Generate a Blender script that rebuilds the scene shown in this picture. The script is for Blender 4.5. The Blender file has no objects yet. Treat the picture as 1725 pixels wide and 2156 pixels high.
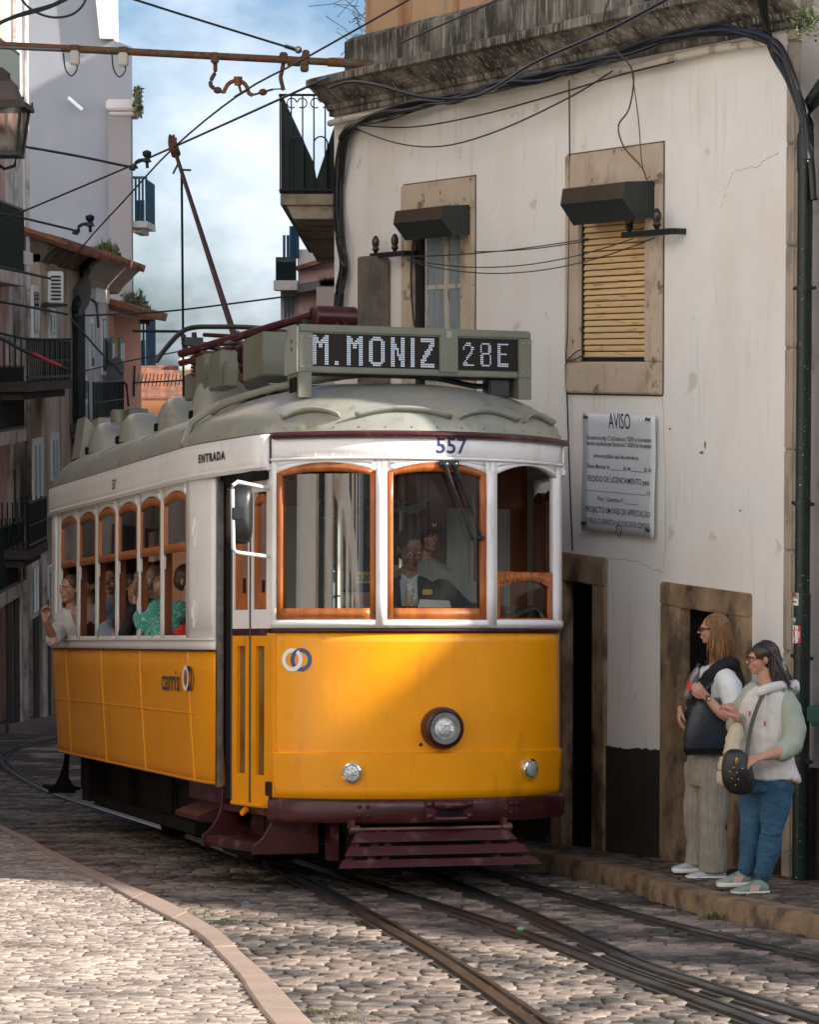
import bpy, bmesh, math, random
from math import sin, cos, pi, radians, sqrt, atan2, exp
from mathutils import Vector as V, Matrix as Mx, Quaternion, noise as mnoise
random.seed(7)
sc = bpy.context.scene
COL = sc.collection
# ---------------------------------------------------------------- camera
F = 6000.0; CX = 862.5; CY = 1078.0          # picture 1725 x 2156
PITCH = math.atan((CY-760)/F)                # true horizon at y = 760
BETA = math.atan((1350-CY)/F)                # the street plane vanishes at y = 1350
ALPHA = PITCH+BETA                           # the street falls away from the camera
EYE = V((0, 0, 1.6)); H = 1.56
cam = bpy.data.objects.new('camera', bpy.data.cameras.new('camera')); COL.objects.link(cam)
cam.data.sensor_fit = 'VERTICAL'; cam.data.sensor_height = 36; cam.data.lens = 36*F/2156
cam.data.clip_end = 2000; cam.data.clip_start = 0.1
cam.location = EYE; cam.rotation_euler = (pi/2-PITCH, 0, 0)
sc.camera = cam
# ---------------------------------------------------------------- light
SUN_EL = radians(28); SUN_AZ = atan2(.95, -.31)
w = bpy.data.worlds.new('World'); sc.world = w; w.use_nodes = True
nt = w.node_tree; nt.nodes.clear()
out = nt.nodes.new('ShaderNodeOutputWorld'); bg = nt.nodes.new('ShaderNodeBackground')
sky = nt.nodes.new('ShaderNodeTexSky'); sky.sky_type = 'NISHITA'; sky.sun_disc = False
sky.sun_elevation = SUN_EL; sky.sun_rotation = SUN_AZ; sky.air_density = 1.0; sky.dust_density = 1.5
tc = nt.nodes.new('ShaderNodeTexCoord'); mp = nt.nodes.new('ShaderNodeMapping'); mp.inputs['Scale'].default_value = (6, 6, 9)
mp.inputs['Location'].default_value = (1.3, 0.4, 0.2)
nz = nt.nodes.new('ShaderNodeTexNoise'); nz.inputs['Scale'].default_value = 1.3; nz.inputs['Detail'].default_value = 9; nz.inputs['Roughness'].default_value = .55
rp = nt.nodes.new('ShaderNodeValToRGB'); rp.color_ramp.elements[0].position = .47; rp.color_ramp.elements[1].position = .68
rp.color_ramp.elements[0].color = (0.04, 0.04, 0.04, 1); rp.color_ramp.elements[1].color = (.92, .92, .92, 1)
mxn = nt.nodes.new('ShaderNodeMixRGB')
# cumulus, with added brightness behind the viewer to light the tram front and walls
sep = nt.nodes.new('ShaderNodeSeparateXYZ'); rb = nt.nodes.new('ShaderNodeMapRange'); rb.inputs[1].default_value = -.10; rb.inputs[2].default_value = -.85; rb.inputs[3].default_value = 0; rb.inputs[4].default_value = 1
nt.links.new(tc.outputs['Generated'], sep.inputs[0]); nt.links.new(sep.outputs['Y'], rb.inputs[0])
cm = nt.nodes.new('ShaderNodeMixRGB'); cm.inputs[1].default_value = (6.2, 6.7, 7.5, 1); cm.inputs[2].default_value = (70, 67, 64, 1); nt.links.new(rb.outputs[0], cm.inputs[0]); nt.links.new(cm.outputs[0], mxn.inputs[2])
L = nt.links.new
L(tc.outputs['Generated'], mp.inputs[0]); L(mp.outputs[0], nz.inputs['Vector']); L(nz.outputs['Fac'], rp.inputs[0])
zr_ = nt.nodes.new('ShaderNodeMapRange'); zr_.inputs[1].default_value = .40; zr_.inputs[2].default_value = .75; zr_.inputs[3].default_value = 1; zr_.inputs[4].default_value = .12; L(sep.outputs['Z'], zr_.inputs[0])
ml_ = nt.nodes.new('ShaderNodeMath'); ml_.operation = 'MULTIPLY'; L(rp.outputs[0], ml_.inputs[0]); L(zr_.outputs[0], ml_.inputs[1]); L(ml_.outputs[0], mxn.inputs[0])
tnt = nt.nodes.new('ShaderNodeMixRGB'); tnt.blend_type = 'MULTIPLY'; tnt.inputs[0].default_value = 1; tnt.inputs[2].default_value = (.50, .66, .88, 1); L(sky.outputs[0], tnt.inputs[1]); L(tnt.outputs[0], mxn.inputs[1]); L(mxn.outputs[0], bg.inputs[0])
bg.inputs[1].default_value = 0.09; L(bg.outputs[0], out.inputs[0])
sun = bpy.data.objects.new('sun', bpy.data.lights.new('sun', 'SUN')); COL.objects.link(sun)
sun.data.energy = 5.0; sun.data.angle = radians(.9); sun.data.color = (1, .93, .84)
trav = V((-sin(SUN_AZ)*cos(SUN_EL), -cos(SUN_AZ)*cos(SUN_EL), -sin(SUN_EL)))
sun.rotation_euler = trav.to_track_quat('-Z', 'Y').to_euler()
sc.view_settings.view_transform = 'Standard'; sc.view_settings.look = 'None'; sc.view_settings.gamma = 1
sc.view_settings.exposure = 1.0
sc.render.engine = 'CYCLES'
# ---------------------------------------------------------------- geometry helpers
def ray(px, py):
    a = (px-CX)/F; b = (CY-py)/F
    return V((a, cos(PITCH)+b*sin(PITCH), -sin(PITCH)+b*cos(PITCH)))
def atY(px, py, Y):
    d = ray(px, py); return EYE+d*(Y/d.y)
MPL = Mx.Translation(EYE) @ Mx.Rotation(-ALPHA, 4, 'X') @ Mx.Translation((0, 0, -H))
MPLI = MPL.inverted()
def S(u, v, w=0): return MPL @ V((u, v, w))
def hitM(M, px, py, ax, val):
    I = M.inverted(); o = I @ EYE; d = I.to_3x3() @ ray(px, py)
    t = (val-o[ax])/d[ax]; return o+d*t
def G(px, py, w=0): return hitM(MPL, px, py, 2, w)

class MB:
    def __init__(s): s.v = []; s.f = []; s.mi = []; s.m = 0
    def add(s, vs, fs):
        o = len(s.v); s.v += [V(p) for p in vs]; s.f += [tuple(i+o for i in f) for f in fs]; s.mi += [s.m]*len(fs); return s
    def box(s, c, d, rz=0, M=None):
        x, y, z = d[0]/2, d[1]/2, d[2]/2; R = Mx.Rotation(rz, 3, 'Z') if M is None else M
        vs = [V(c)+R @ V((a*x, b*y, e*z)) for a in (-1, 1) for b in (-1, 1) for e in (-1, 1)]
        return s.add(vs, [(0, 1, 3, 2), (4, 6, 7, 5), (0, 4, 5, 1), (2, 3, 7, 6), (0, 2, 6, 4), (1, 5, 7, 3)])
    def b2(s, a, b):
        return s.box([(a[i]+b[i])/2 for i in range(3)], [abs(b[i]-a[i]) for i in range(3)])
    def bb(s, a, b, bev=.01):     # box with chamfered edges
        a = [min(p, q) for p, q in zip(a, b)]+[max(p, q) for p, q in zip(a, b)]; lo = V(a[:3]); hi = V(a[3:]); e = min(bev, *[(hi[i]-lo[i])*.45 for i in range(3)])
        bm = bmesh.new(); bmesh.ops.create_cube(bm, size=1)
        for q in bm.verts: q.co = V([(lo[i]+hi[i])/2+q.co[i]*(hi[i]-lo[i]) for i in range(3)])
        bmesh.ops.bevel(bm, geom=bm.edges[:], offset=e, segments=2, affect='EDGES'); s.bm(bm); return s
    def bm(s, bm, M=None):
        bm.verts.ensure_lookup_table()
        for i, q in enumerate(bm.verts): q.index = i
        s.add([(M @ q.co if M else q.co.copy()) for q in bm.verts], [tuple(q.index for q in f.verts) for f in bm.faces]); bm.free()
    def ring(s, c, ax, r, n, r2=None, up=None, tw=0):
        ax = V(ax).normalized(); up = V(up) if up else (V((0, 0, 1)) if abs(ax.z) < .95 else V((1, 0, 0)))
        a = ax.cross(up).normalized(); b = a.cross(ax).normalized(); r2 = r if r2 is None else r2
        return [V(c)+a*(r*cos(2*pi*i/n+tw))+b*(r2*sin(2*pi*i/n+tw)) for i in range(n)]
    def loft(s, rings, cap=True, closed=False):
        n = len(rings[0]); vs = [p for r in rings for p in r]; fs = []
        m = len(rings)
        for k in range(m if closed else m-1):
            for i in range(n):
                j = (i+1) % n; k2 = (k+1) % m; fs.append((k*n+i, k*n+j, k2*n+j, k2*n+i))
        if cap and not closed: fs += [tuple(range(n))[::-1], tuple((m-1)*n+i for i in range(n))]
        return s.add(vs, fs)
    def tube(s, pts, r, n=8, up=None, round=False):
        pts = [V(p) for p in pts]; k = len(pts); rr = r if isinstance(r, (list, tuple)) else [r]*k; rings = []
        if round:
            d0 = (pts[0]-pts[1]).normalized(); d1 = (pts[-1]-pts[-2]).normalized()
            for f, g in ((.98, .25), (.75, .7)): rings.append((pts[0]+d0*rr[0]*f*.8, pts[1]-pts[0], rr[0]*g))
        for i, p in enumerate(pts):
            d = (pts[min(i+1, k-1)]-pts[max(i-1, 0)]); rings.append((p, d, rr[i]))
        if round:
            for f, g in ((.75, .7), (.98, .25)): rings.append((pts[-1]+d1*rr[-1]*f*.8, pts[-1]-pts[-2], rr[-1]*g))
        return s.loft([s.ring(p, d, q, n, up=up) for p, d, q in rings])
    def ell(s, c, r, M=None, nu=14, nv=10):
        rings = []
        for k in range(nv+1):
            t = -pi/2+pi*k/nv; t = max(-pi/2+.04, min(pi/2-.04, t)); ring = []
            for i in range(nu):
                p = V((r[0]*cos(t)*cos(2*pi*i/nu), r[1]*cos(t)*sin(2*pi*i/nu), r[2]*sin(t))); ring.append(V(c)+(M @ p if M else p))
            rings.append(ring)
        return s.loft(rings)
    def lathe(s, prof, c=(0, 0, 0), ax=(0, 0, 1), n=24, up=None):
        ax = V(ax).normalized(); return s.loft([s.ring(V(c)+ax*h, ax, max(r, .0005), n, up=up) for r, h in prof])
    def prism(s, poly, a, b, fn):   # poly 2-D, extruded between a and b, fn(p, q, t) -> point
        n = len(poly); vs = [fn(p[0], p[1], a) for p in poly]+[fn(p[0], p[1], b) for p in poly]
        return s.add(vs, [tuple(range(n))[::-1], tuple(range(n, 2*n))]+[(i, (i+1) % n, (i+1) % n+n, i+n) for i in range(n)])
    def grid(s, fn, us, vs):
        n = len(vs); P = [fn(u, v) for u in us for v in vs]
        return s.add(P, [(i*n+j, (i+1)*n+j, (i+1)*n+j+1, i*n+j+1) for i in range(len(us)-1) for j in range(n-1)])
    def strip(s, A, B):
        n = len(A); return s.add(list(A)+list(B), [(i, i+1, n+i+1, n+i) for i in range(n-1)])
    def parts(s):      # connected pieces, each as its own MB
        par = list(range(len(s.v)))
        def fd(i):
            while par[i] != i: par[i] = par[par[i]]; i = par[i]
            return i
        for f in s.f:
            r = fd(f[0])
            for i in f[1:]: par[fd(i)] = r
        out = {}
        for f, m in zip(s.f, s.mi): out.setdefault(fd(f[0]), []).append((f, m))
        res = []
        for fs in out.values():
            q = MB(); mp_ = {}
            for f, m in fs:
                for i in f:
                    if i not in mp_: mp_[i] = len(q.v); q.v.append(s.v[i])
                q.f.append(tuple(mp_[i] for i in f)); q.mi.append(m)
            res.append(q)
        return res
    def pieces(s, name, mats, parent=None, **k): return [q.build(name, mats, parent, **k) for q in s.parts()]
    def build(s, name, mats, parent=None, smooth=False, sol=0, bev=0, remesh=0, sm=0, M=None, sub=0, wn=False, merge=False, wr=0):
        me = bpy.data.meshes.new(name); me.from_pydata([tuple(M @ p) if M else tuple(p) for p in s.v], [], s.f)
        for m_ in (mats if isinstance(mats, (list, tuple)) else [mats]): me.materials.append(m_)
        if any(s.mi): me.polygons.foreach_set('material_index', s.mi)
        bm = bmesh.new(); bm.from_mesh(me)
        if merge: bmesh.ops.remove_doubles(bm, verts=bm.verts[:], dist=.0004)
        bmesh.ops.recalc_face_normals(bm, faces=bm.faces[:]); bm.to_mesh(me); bm.free()
        o = bpy.data.objects.new(name, me); COL.objects.link(o)
        if parent: o.parent = parent
        if remesh:
            m_ = o.modifiers.new('r', 'REMESH'); m_.mode = 'VOXEL'; m_.voxel_size = remesh; m_.use_smooth_shade = True
            if sm: q = o.modifiers.new('s', 'SMOOTH'); q.iterations = sm; q.factor = .5
            if wr:
                for sz_, k_ in ((.10, 1.0), (.045, .45)):
                    tx_ = bpy.data.textures.new('folds', 'CLOUDS'); tx_.noise_scale = sz_; tx_.noise_depth = 1; q = o.modifiers.new('d', 'DISPLACE'); q.texture = tx_; q.strength = wr*k_; q.mid_level = .28
            dg = bpy.context.evaluated_depsgraph_get(); me2 = bpy.data.meshes.new_from_object(o.evaluated_get(dg)); o.modifiers.clear(); o.data = me2
            me2.materials.clear(); me2.materials.append(mats if not isinstance(mats, (list, tuple)) else mats[0]); smooth = True
        if sol: q = o.modifiers.new('t', 'SOLIDIFY'); q.thickness = sol; q.offset = 0
        if bev: q = o.modifiers.new('b', 'BEVEL'); q.width = bev; q.segments = 2; q.limit_method = 'ANGLE'; q.angle_limit = radians(40)
        if sub: q = o.modifiers.new('u', 'SUBSURF'); q.levels = sub; q.render_levels = sub
        if smooth:
            o.data.polygons.foreach_set('use_smooth', [True]*len(o.data.polygons))
            if wn == False:
                bm = bmesh.new(); bm.from_mesh(o.data)
                for e in bm.edges:
                    if len(e.link_faces) == 2 and e.calc_face_angle(0) > radians(42) and not remesh: e.smooth = False
                bm.to_mesh(o.data); bm.free()
        return o
def tag(o, label=None, cat=None, group=None, kind=None):
    if label: o['label'] = label
    if cat: o['category'] = cat
    if group: o['group'] = group
    if kind: o['kind'] = kind
    return o
def thing(name, label, cat, M=None, group=None):
    o = bpy.data.objects.new(name, None); COL.objects.link(o); o.empty_display_size = .1
    if M is not None: o.matrix_world = M if isinstance(M, Mx) else Mx.Translation(M)
    return tag(o, label, cat, group)
def child(name, parent):
    return None
def lin(a, b, n): return [a+(b-a)*i/(n-1) for i in range(n)]
def bez(p0, p1, p2, n=10):
    return [V(p0)*(1-t)**2+V(p1)*2*t*(1-t)+V(p2)*t*t for t in lin(0, 1, n)]
def smooth_pts(P, k=4):      # catmull-rom
    P = [V(p) for p in P]; o = []
    for i in range(len(P)-1):
        a = P[max(i-1, 0)]; b = P[i]; c = P[i+1]; d = P[min(i+2, len(P)-1)]
        for j in range(k):
            t = j/k; o.append(.5*((2*b)+(c-a)*t+(2*a-5*b+4*c-d)*t*t+(3*b-a-3*c+d)*t**3))
    o.append(P[-1]); return o
def sag(a, b, s, n=12, axis=V((0, 0, 1))):
    a = V(a); b = V(b); return [a.lerp(b, t)-axis*(4*s*t*(1-t)) for t in lin(0, 1, n)]
def text_mb(mb, body, M, size, ext=.0, bold=0, align='CENTER', space=1, sx=1):
    c = bpy.data.curves.new('t', 'FONT'); c.body = body; c.size = size; c.extrude = ext; c.offset = bold; c.align_x = align; c.align_y = 'CENTER'; c.space_character = space; c.resolution_u = 3
    o = bpy.data.objects.new('t', c); COL.objects.link(o); dg = bpy.context.evaluated_depsgraph_get()
    me = bpy.data.meshes.new_from_object(o.evaluated_get(dg)); bpy.data.objects.remove(o)
    mb.add([M @ V((v.co.x*sx, v.co.y, v.co.z)) for v in me.vertices], [tuple(p.vertices) for p in me.polygons]); bpy.data.meshes.remove(me)
# ---------------------------------------------------------------- materials
def mat(name, col, rough=.6, metal=0, col2=None, scale=6, str_=(1, 1, 1), layers=(), bump=0, bscale=40, bstr=(1, 1, 1), spec=.5, coat=0, island=0, lo=.35, hi=.65, emit=0, alpha=None, rvar=0, detail=6):
    m = bpy.data.materials.new(name); m.use_nodes = True; n = m.node_tree; N = n.nodes; K = n.links.new
    b = N['Principled BSDF']; tcn = N.new('ShaderNodeTexCoord')
    def noise(sc_, st, d=detail):
        q = N.new('ShaderNodeMapping'); q.inputs['Scale'].default_value = st; K(tcn.outputs['Object'], q.inputs[0])
        z = N.new('ShaderNodeTexNoise'); z.inputs['Scale'].default_value = sc_; z.inputs['Detail'].default_value = d; z.inputs['Roughness'].default_value = .6; K(q.outputs[0], z.inputs['Vector']); return z.outputs['Fac']
    def rng(s_, a, c, t0=0, t1=1):
        r = N.new('ShaderNodeMapRange'); r.inputs[1].default_value = a; r.inputs[2].default_value = c; r.inputs[3].default_value = t0; r.inputs[4].default_value = t1; K(s_, r.inputs[0]); return r.outputs[0]
    def mix(f, a, c, mode='MIX'):
        x = N.new('ShaderNodeMixRGB'); x.blend_type = mode
        for i, q in ((0, f), (1, a), (2, c)):
            if hasattr(q, 'default_value') and not isinstance(q, (int, float, tuple)): K(q, x.inputs[i])
            elif isinstance(q, (int, float)): x.inputs[i].default_value = q
            else: x.inputs[i].default_value = (*q[:3], 1)
        return x.outputs[0]
    cur = tuple(col)
    if col2: cur = mix(rng(noise(scale, str_), lo, hi), col, col2)
    if island:
        g = N.new('ShaderNodeNewGeometry'); cur = mix(1.0, cur, rgbscale(N, K, g.outputs['Random Per Island'], 1-island, 1+island), 'MULTIPLY')
    for (lc, ls, lst, l0, l1, op) in layers: cur = mix(rng(noise(ls, lst), .5+(l0-.5)*.62, .5+(l1-.5)*.62, 0, op), cur, lc)
    if isinstance(cur, tuple): b.inputs['Base Color'].default_value = (*cur[:3], 1)
    else: K(cur, b.inputs['Base Color'])
    b.inputs['Roughness'].default_value = rough; b.inputs['Metallic'].default_value = metal
    if rvar: K(rng(noise(5, (1, 1, 1)), .3, .7, rough-rvar, rough+rvar), b.inputs['Roughness'])
    b.inputs['Specular IOR Level'].default_value = spec
    if coat: b.inputs['Coat Weight'].default_value = coat; b.inputs['Coat Roughness'].default_value = .08
    if bump:
        u = N.new('ShaderNodeBump'); u.inputs['Strength'].default_value = bump; u.inputs['Distance'].default_value = .02; K(noise(bscale, bstr), u.inputs['Height']); K(u.outputs[0], b.inputs['Normal'])
    if emit: b.inputs['Emission Color'].default_value = (*col[:3], 1); b.inputs['Emission Strength'].default_value = emit
    return m
def rgbscale(N, K, s_, a, b_):
    r = N.new('ShaderNodeMapRange'); r.inputs[3].default_value = a; r.inputs[4].default_value = b_; K(s_, r.inputs[0])
    c = N.new('ShaderNodeCombineColor'); [K(r.outputs[0], c.inputs[i]) for i in range(3)]; return c.outputs[0]
def glass(name, tint=(.86, .88, .86), refl=.9, rough=.02, dirt=.012, ior=1.68):
    m = bpy.data.materials.new(name); m.use_nodes = True; N = m.node_tree.nodes; K = m.node_tree.links.new; N.clear()
    o = N.new('ShaderNodeOutputMaterial'); t = N.new('ShaderNodeBsdfTransparent'); g = N.new('ShaderNodeBsdfGlossy'); x = N.new('ShaderNodeMixShader'); f = N.new('ShaderNodeFresnel')
    t.inputs[0].default_value = (*tint, 1); g.inputs['Roughness'].default_value = rough; g.inputs[0].default_value = (refl, refl, refl, 1); f.inputs[0].default_value = ior
    K(f.outputs[0], x.inputs[0]); K(t.outputs[0], x.inputs[1]); K(g.outputs[0], x.inputs[2])
    d = N.new('ShaderNodeBsdfDiffuse'); d.inputs[0].default_value = (.55, .55, .5, 1); y = N.new('ShaderNodeMixShader'); z = N.new('ShaderNodeTexNoise'); z.inputs['Scale'].default_value = 3; z.inputs['Detail'].default_value = 8
    r = N.new('ShaderNodeMapRange'); r.inputs[1].default_value = .35; r.inputs[2].default_value = .8; r.inputs[4].default_value = dirt*2; K(z.outputs[0], r.inputs[0])
    K(r.outputs[0], y.inputs[0]); K(x.outputs[0], y.inputs[1]); K(d.outputs[0], y.inputs[2]); K(y.outputs[0], o.inputs[0]); return m
YELLOW = mat('yellow_paint', (.86, .335, .002), .34, col2=(.80, .295, .002), scale=2.5, coat=.12, spec=.4, bump=.05, bscale=2.2, layers=[((.35, .12, .01), 3, (2, 2, .5), .62, .85, .35), ((.5, .22, .02), 40, (1, 1, 1), .72, .8, .4)])
WHITE = mat('white_paint', (.82, .80, .79), .35, col2=(.77, .75, .74), scale=3, coat=.3, layers=[((.45, .38, .3), 4, (3, 3, .6), .62, .85, .35)])
MAROON = mat('maroon_paint', (.058, .009, .011), .33, col2=(.04, .007, .009), coat=.15, spec=.35, bump=.06, bscale=18, layers=[((.16, .10, .08), 9, (1, 1, 1), .6, .8, .45)])
ROOFG = mat('roof_grey_green', (.30, .305, .265), .36, col2=(.235, .24, .205), scale=2.2, coat=.15, bump=.05, bscale=5, layers=[((.36, .31, .21), 3, (1, 1, 1), .55, .8, .6), ((.11, .11, .09), 9, (1, 1, 1), .62, .8, .5), ((.15, .12, .08), 40, (1, 1, 1), .70, .78, .6)])
ROOFD = mat('roof_box_grey_green', (.16, .165, .12), .42, col2=(.125, .13, .095), scale=3, bump=.03, bscale=9)
WOOD = mat('varnished_wood', (.44, .125, .018), .42, col2=(.27, .066, .009), scale=5, str_=(3, 3, .5), coat=.2, layers=[((.12, .03, .006), 30, (4, 4, .35), .6, .75, .55)])
WOODD = mat('dark_wood', (.20, .05, .012), .45, col2=(.11, .026, .008), scale=5, str_=(3, 3, .5))
BLACK = mat('black_rubber', (.012, .013, .014), .35)
DARK = mat('underframe_black', (.007, .0065, .006), .9, col2=(.014, .012, .010), scale=7, spec=.15)
STEEL = mat('steel', (.45, .44, .42), .3, metal=1, col2=(.28, .27, .25), scale=9)
CHROME = mat('chrome', (.85, .84, .8), .12, metal=1)
GLASS = glass('window_glass')
GLASSD = glass('dirty_glass', (.45, .5, .48), dirt=.03)
LENS = mat('lamp_lens', (.75, .76, .74), .08, metal=.6, col2=(.4, .4, .4), scale=60, bump=.5, bscale=60)
NAVY = mat('navy_lettering', (.02, .03, .12), .4)
OFFW = mat('white_lettering', (.8, .78, .74), .4)
SKIN = mat('skin_light', (.52, .28, .195), .5, col2=(.44, .215, .145), scale=16, bump=.15, bscale=90, layers=[((.50, .18, .13), 9, (1, 1, 1), .6, .8, .4)])
SKIND = mat('skin_brown', (.26, .12, .07), .45, col2=(.20, .085, .05), scale=14)
# ---------------------------------------------------------------- ground
M_SETT = mat('street_setts', (.205, .163, .137), .7, col2=(.06, .056, .053), scale=2.5, island=.5, bump=.6, bscale=30, spec=.25, lo=.42, hi=.58, layers=[((.38, .30, .245), 1.2, (1, 1, 1), .5, .7, .5), ((.09, .11, .03), 2.3, (1, 1, 1), .68, .76, .35)])
M_GROUT = mat('street_grout', (.11, .085, .065), .95, col2=(.03, .024, .018), scale=3, bump=.8, bscale=60, layers=[((.46, .37, .31), 1.1, (1, 1, 1), .56, .66, .7), ((.07, .10, .02), 3, (1, 1, 1), .62, .72, .7)])
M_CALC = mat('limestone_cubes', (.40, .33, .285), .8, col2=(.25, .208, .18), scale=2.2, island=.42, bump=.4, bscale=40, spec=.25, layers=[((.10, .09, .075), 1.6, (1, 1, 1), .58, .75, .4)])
M_CALCD = mat('dark_limestone_cubes', (.15, .11, .08), .65, col2=(.04, .033, .026), scale=5, island=.6, bump=.35, bscale=40)  # right pavement cubes, darker than the left ones
M_JOINT = mat('joint_dirt', (.10, .08, .06), .95, col2=(.05, .042, .03), bump=.6, bscale=70, layers=[((.08, .10, .03), 4, (1, 1, 1), .6, .7, .6)])
M_KERB = mat('kerb_stone', (.35, .26, .21), .65, col2=(.29, .22, .175), scale=5, bump=.3, bscale=45)
M_KERBR = mat('ochre_kerb_stone', (.30, .20, .12), .65, col2=(.14, .095, .06), scale=5, bump=.6, bscale=20, layers=[((.05, .04, .03), 5, (1, 1, 1), .55, .7, .6)])
M_RAIL = mat('worn_rail_steel', (.26, .265, .27), .28, metal=.9, col2=(.13, .13, .132), scale=3, str_=(1, 1, 1), layers=[((.05, .04, .034), 12, (1, 1, 1), .60, .78, .5)])
M_RAILR = mat('rusty_rail_flange', (.055, .038, .027), .75, col2=(.03, .022, .017), scale=9, bump=.4)
def inside(p, poly):
    c = False; j = len(poly)-1
    for i in range(len(poly)):
        if (poly[i][1] > p[1]) != (poly[j][1] > p[1]) and p[0] < (poly[j][0]-poly[i][0])*(p[1]-poly[i][1])/(poly[j][1]-poly[i][1])+poly[i][0]: c = not c
        j = i
    return c
def g2(px, py, w=0): p = G(px, py, w); return V((p.x, p.y))
LK = [g2(*p) for p in [(0, 1748), (68, 1782), (157, 1829), (252, 1871), (341, 1908), (420, 1950), (472, 1987), (515, 2029), (567, 2076), (640, 2155)]]
LKi = [g2(*p) for p in [(0, 1758), (52, 1787), (130, 1828), (210, 1871), (315, 1929), (380, 1962), (425, 1993), (462, 2029), (504, 2076), (556, 2155)]]
LK = [LK[0]+(LK[0]-LK[1]).normalized()*9]+LK+[LK[-1]+(LK[-1]-LK[-2]).normalized()*4]
LKi = [LKi[0]+(LK[0]-LK[1]).normalized()*9]+LKi+[LKi[-1]+(LK[-1]-LK[-2]).normalized()*4]
LK = [V(p[:2]) for p in smooth_pts([(*p, 0) for p in LK], 5)]; LKi = [V(p[:2]) for p in smooth_pts([(*p, 0) for p in LKi], 5)]
RK = [g2(*p) for p in [(1128, 1831), (1292, 1868), (1436, 1914), (1533, 1937), (1725, 1975)]]
RK = [RK[0]+(RK[0]-RK[1]).normalized()*6]+RK+[RK[-1]+(RK[-1]-RK[-2]).normalized()*5]
RK = [V(p[:2]) for p in smooth_pts([(*p, 0) for p in RK], 5)]
def offs(P, d):
    o = []
    for i, p in enumerate(P):
        t = (P[min(i+1, len(P)-1)]-P[max(i-1, 0)]).normalized(); o.append(p+V((-t.y, t.x))*d)
    return o
WL = .04; WR = .115
# rails: pixel polylines on the street
RA = [(125, 1551), (60, 1566), (18, 1582), (2, 1600), (30, 1628), (105, 1669), (236, 1713), (357, 1752), (499, 1803), (620, 1847), (787, 1936), (905, 2003), (1010, 2072), (1128, 2156), (1260, 2260)]
RB = [(700, 1782), (860, 1824), (969, 1868), (1080, 1913), (1200, 1966), (1353, 2032), (1500, 2080), (1725, 2149), (1900, 2200)]
RC = [(420, 1752), (682, 1836), (841, 1884), (970, 1924), (1097, 1966), (1210, 2008), (1302, 2045), (1450, 2098), (1610, 2156), (1800, 2225)]
RD = [(800, 1775), (960, 1818), (1107, 1863), (1230, 1899), (1353, 1933), (1540, 1979), (1725, 2022), (1900, 2060)]
RE = [(160, 1541), (110, 1546), (75, 1553)]
rails = [[V((q.x, q.y)) for q in smooth_pts([(*g2(*p), 0) for p in R_], 5)] for R_ in (RA, RB, RC, RD)]
def dseg(p, a, b):
    ab = b-a; t = max(0, min(1, (p-a).dot(ab)/max(ab.length_squared, 1e-9))); return (p-(a+ab*t)).length
def drail(p):
    return min(dseg(p, R_[i], R_[i+1]) for R_ in rails for i in range(0, len(R_)-1))
# base sheet to the horizon
mb = MB(); mb.grid(lambda u, v: S(u, v, -.012), lin(-60, 60, 25), lin(-12, 220, 40)); tag(mb.build('street', M_GROUT), kind='structure')
def stones(name, m, poly, ang, pu, pv, w, h, gap, jit, skip=None, seed=1, dome=.3, diag=False):
    rnd = random.Random(seed); mb = MB(); cu = sum(p[0] for p in poly)/len(poly); cv = sum(p[1] for p in poly)/len(poly)
    ca, sa = cos(ang), sin(ang); R_ = 16; nn = int(R_/pu)
    for j in range(-int(R_/pv), int(R_/pv)):
        off = rnd.random()*pu
        i = -nn
        x = -R_+off
        while x < R_:
            wd = pu*(rnd.uniform(.72, 1.3)); cxl = x+wd/2; x += wd
            yl = j*pv+rnd.uniform(-.5, .5)*jit*pv+.03*sin(cxl*1.7+j*.3)
            p = V((cu+cxl*ca-yl*sa, cv+cxl*sa+yl*ca))
            if p.y > 33 or abs(p.x) > .155*p.y+.35: continue
            if not inside(p, poly) or (skip and skip(p)): continue
            hw = wd/2-gap*rnd.uniform(.4, 1.3); hh = pv/2-gap*rnd.uniform(.4, 1.2); rot = ang+rnd.uniform(-1, 1)*jit*.35; c2, s2 = cos(rot), sin(rot)
            tl = rnd.uniform(-.003, .003); t2 = rnd.uniform(-.05, .05)*h; zz = w+rnd.uniform(-1, .6)*h*.3; rings = []
            sh = [(cos(a)*rnd.uniform(.9, 1.06), sin(a)*rnd.uniform(.9, 1.06)) for a in [pi/8+k*pi/4 for k in range(8)]]
            sq = [(max(-1, min(1, a*1.42)), max(-1, min(1, b*1.42))) for a, b in sh]
            for (f, z) in ((1, -.02), (.985, h*.5), (.88, h*.88), (.5, h*1.0)):
                rings.append([S(p.x+(a*f*hw)*c2-(b*f*hh)*s2, p.y+(a*f*hw)*s2+(b*f*hh)*c2, zz+z+a*tl+b*t2*hh) for a, b in sq])
            mb.loft(rings, cap=False); n = len(mb.v); mb.f.append(tuple(range(n-8, n))); mb.mi.append(0)
    o = mb.build(name, m, smooth=True, wn=True); return tag(o, kind='structure')
street_poly = LK+[V((1.2, 34)), V((1.2, 34))]+[p for p in RK]
street_poly = [*LK, V((5, 6)), *RK[::-1], V((1.5, 34)), V((-6, 34))]
stones('street_cobbles', M_SETT, street_poly, radians(8), .122, .084, -.008, .010, .0045, .22, skip=lambda p: drail(p) < .092, seed=3)
lpoly = LKi+[V((-5, 8)), V((-6, 20))]
lpoly = [*LKi, V((-6, 5)), V((-9, 22))]
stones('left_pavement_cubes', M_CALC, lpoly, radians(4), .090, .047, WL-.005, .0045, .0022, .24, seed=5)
RKo = offs(RK, 0.17) if offs(RK, .17)[0].x > RK[0].x else offs(RK, -.17)
rpoly = [*RKo, V((8, 5)), V((8, 30))]
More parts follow.
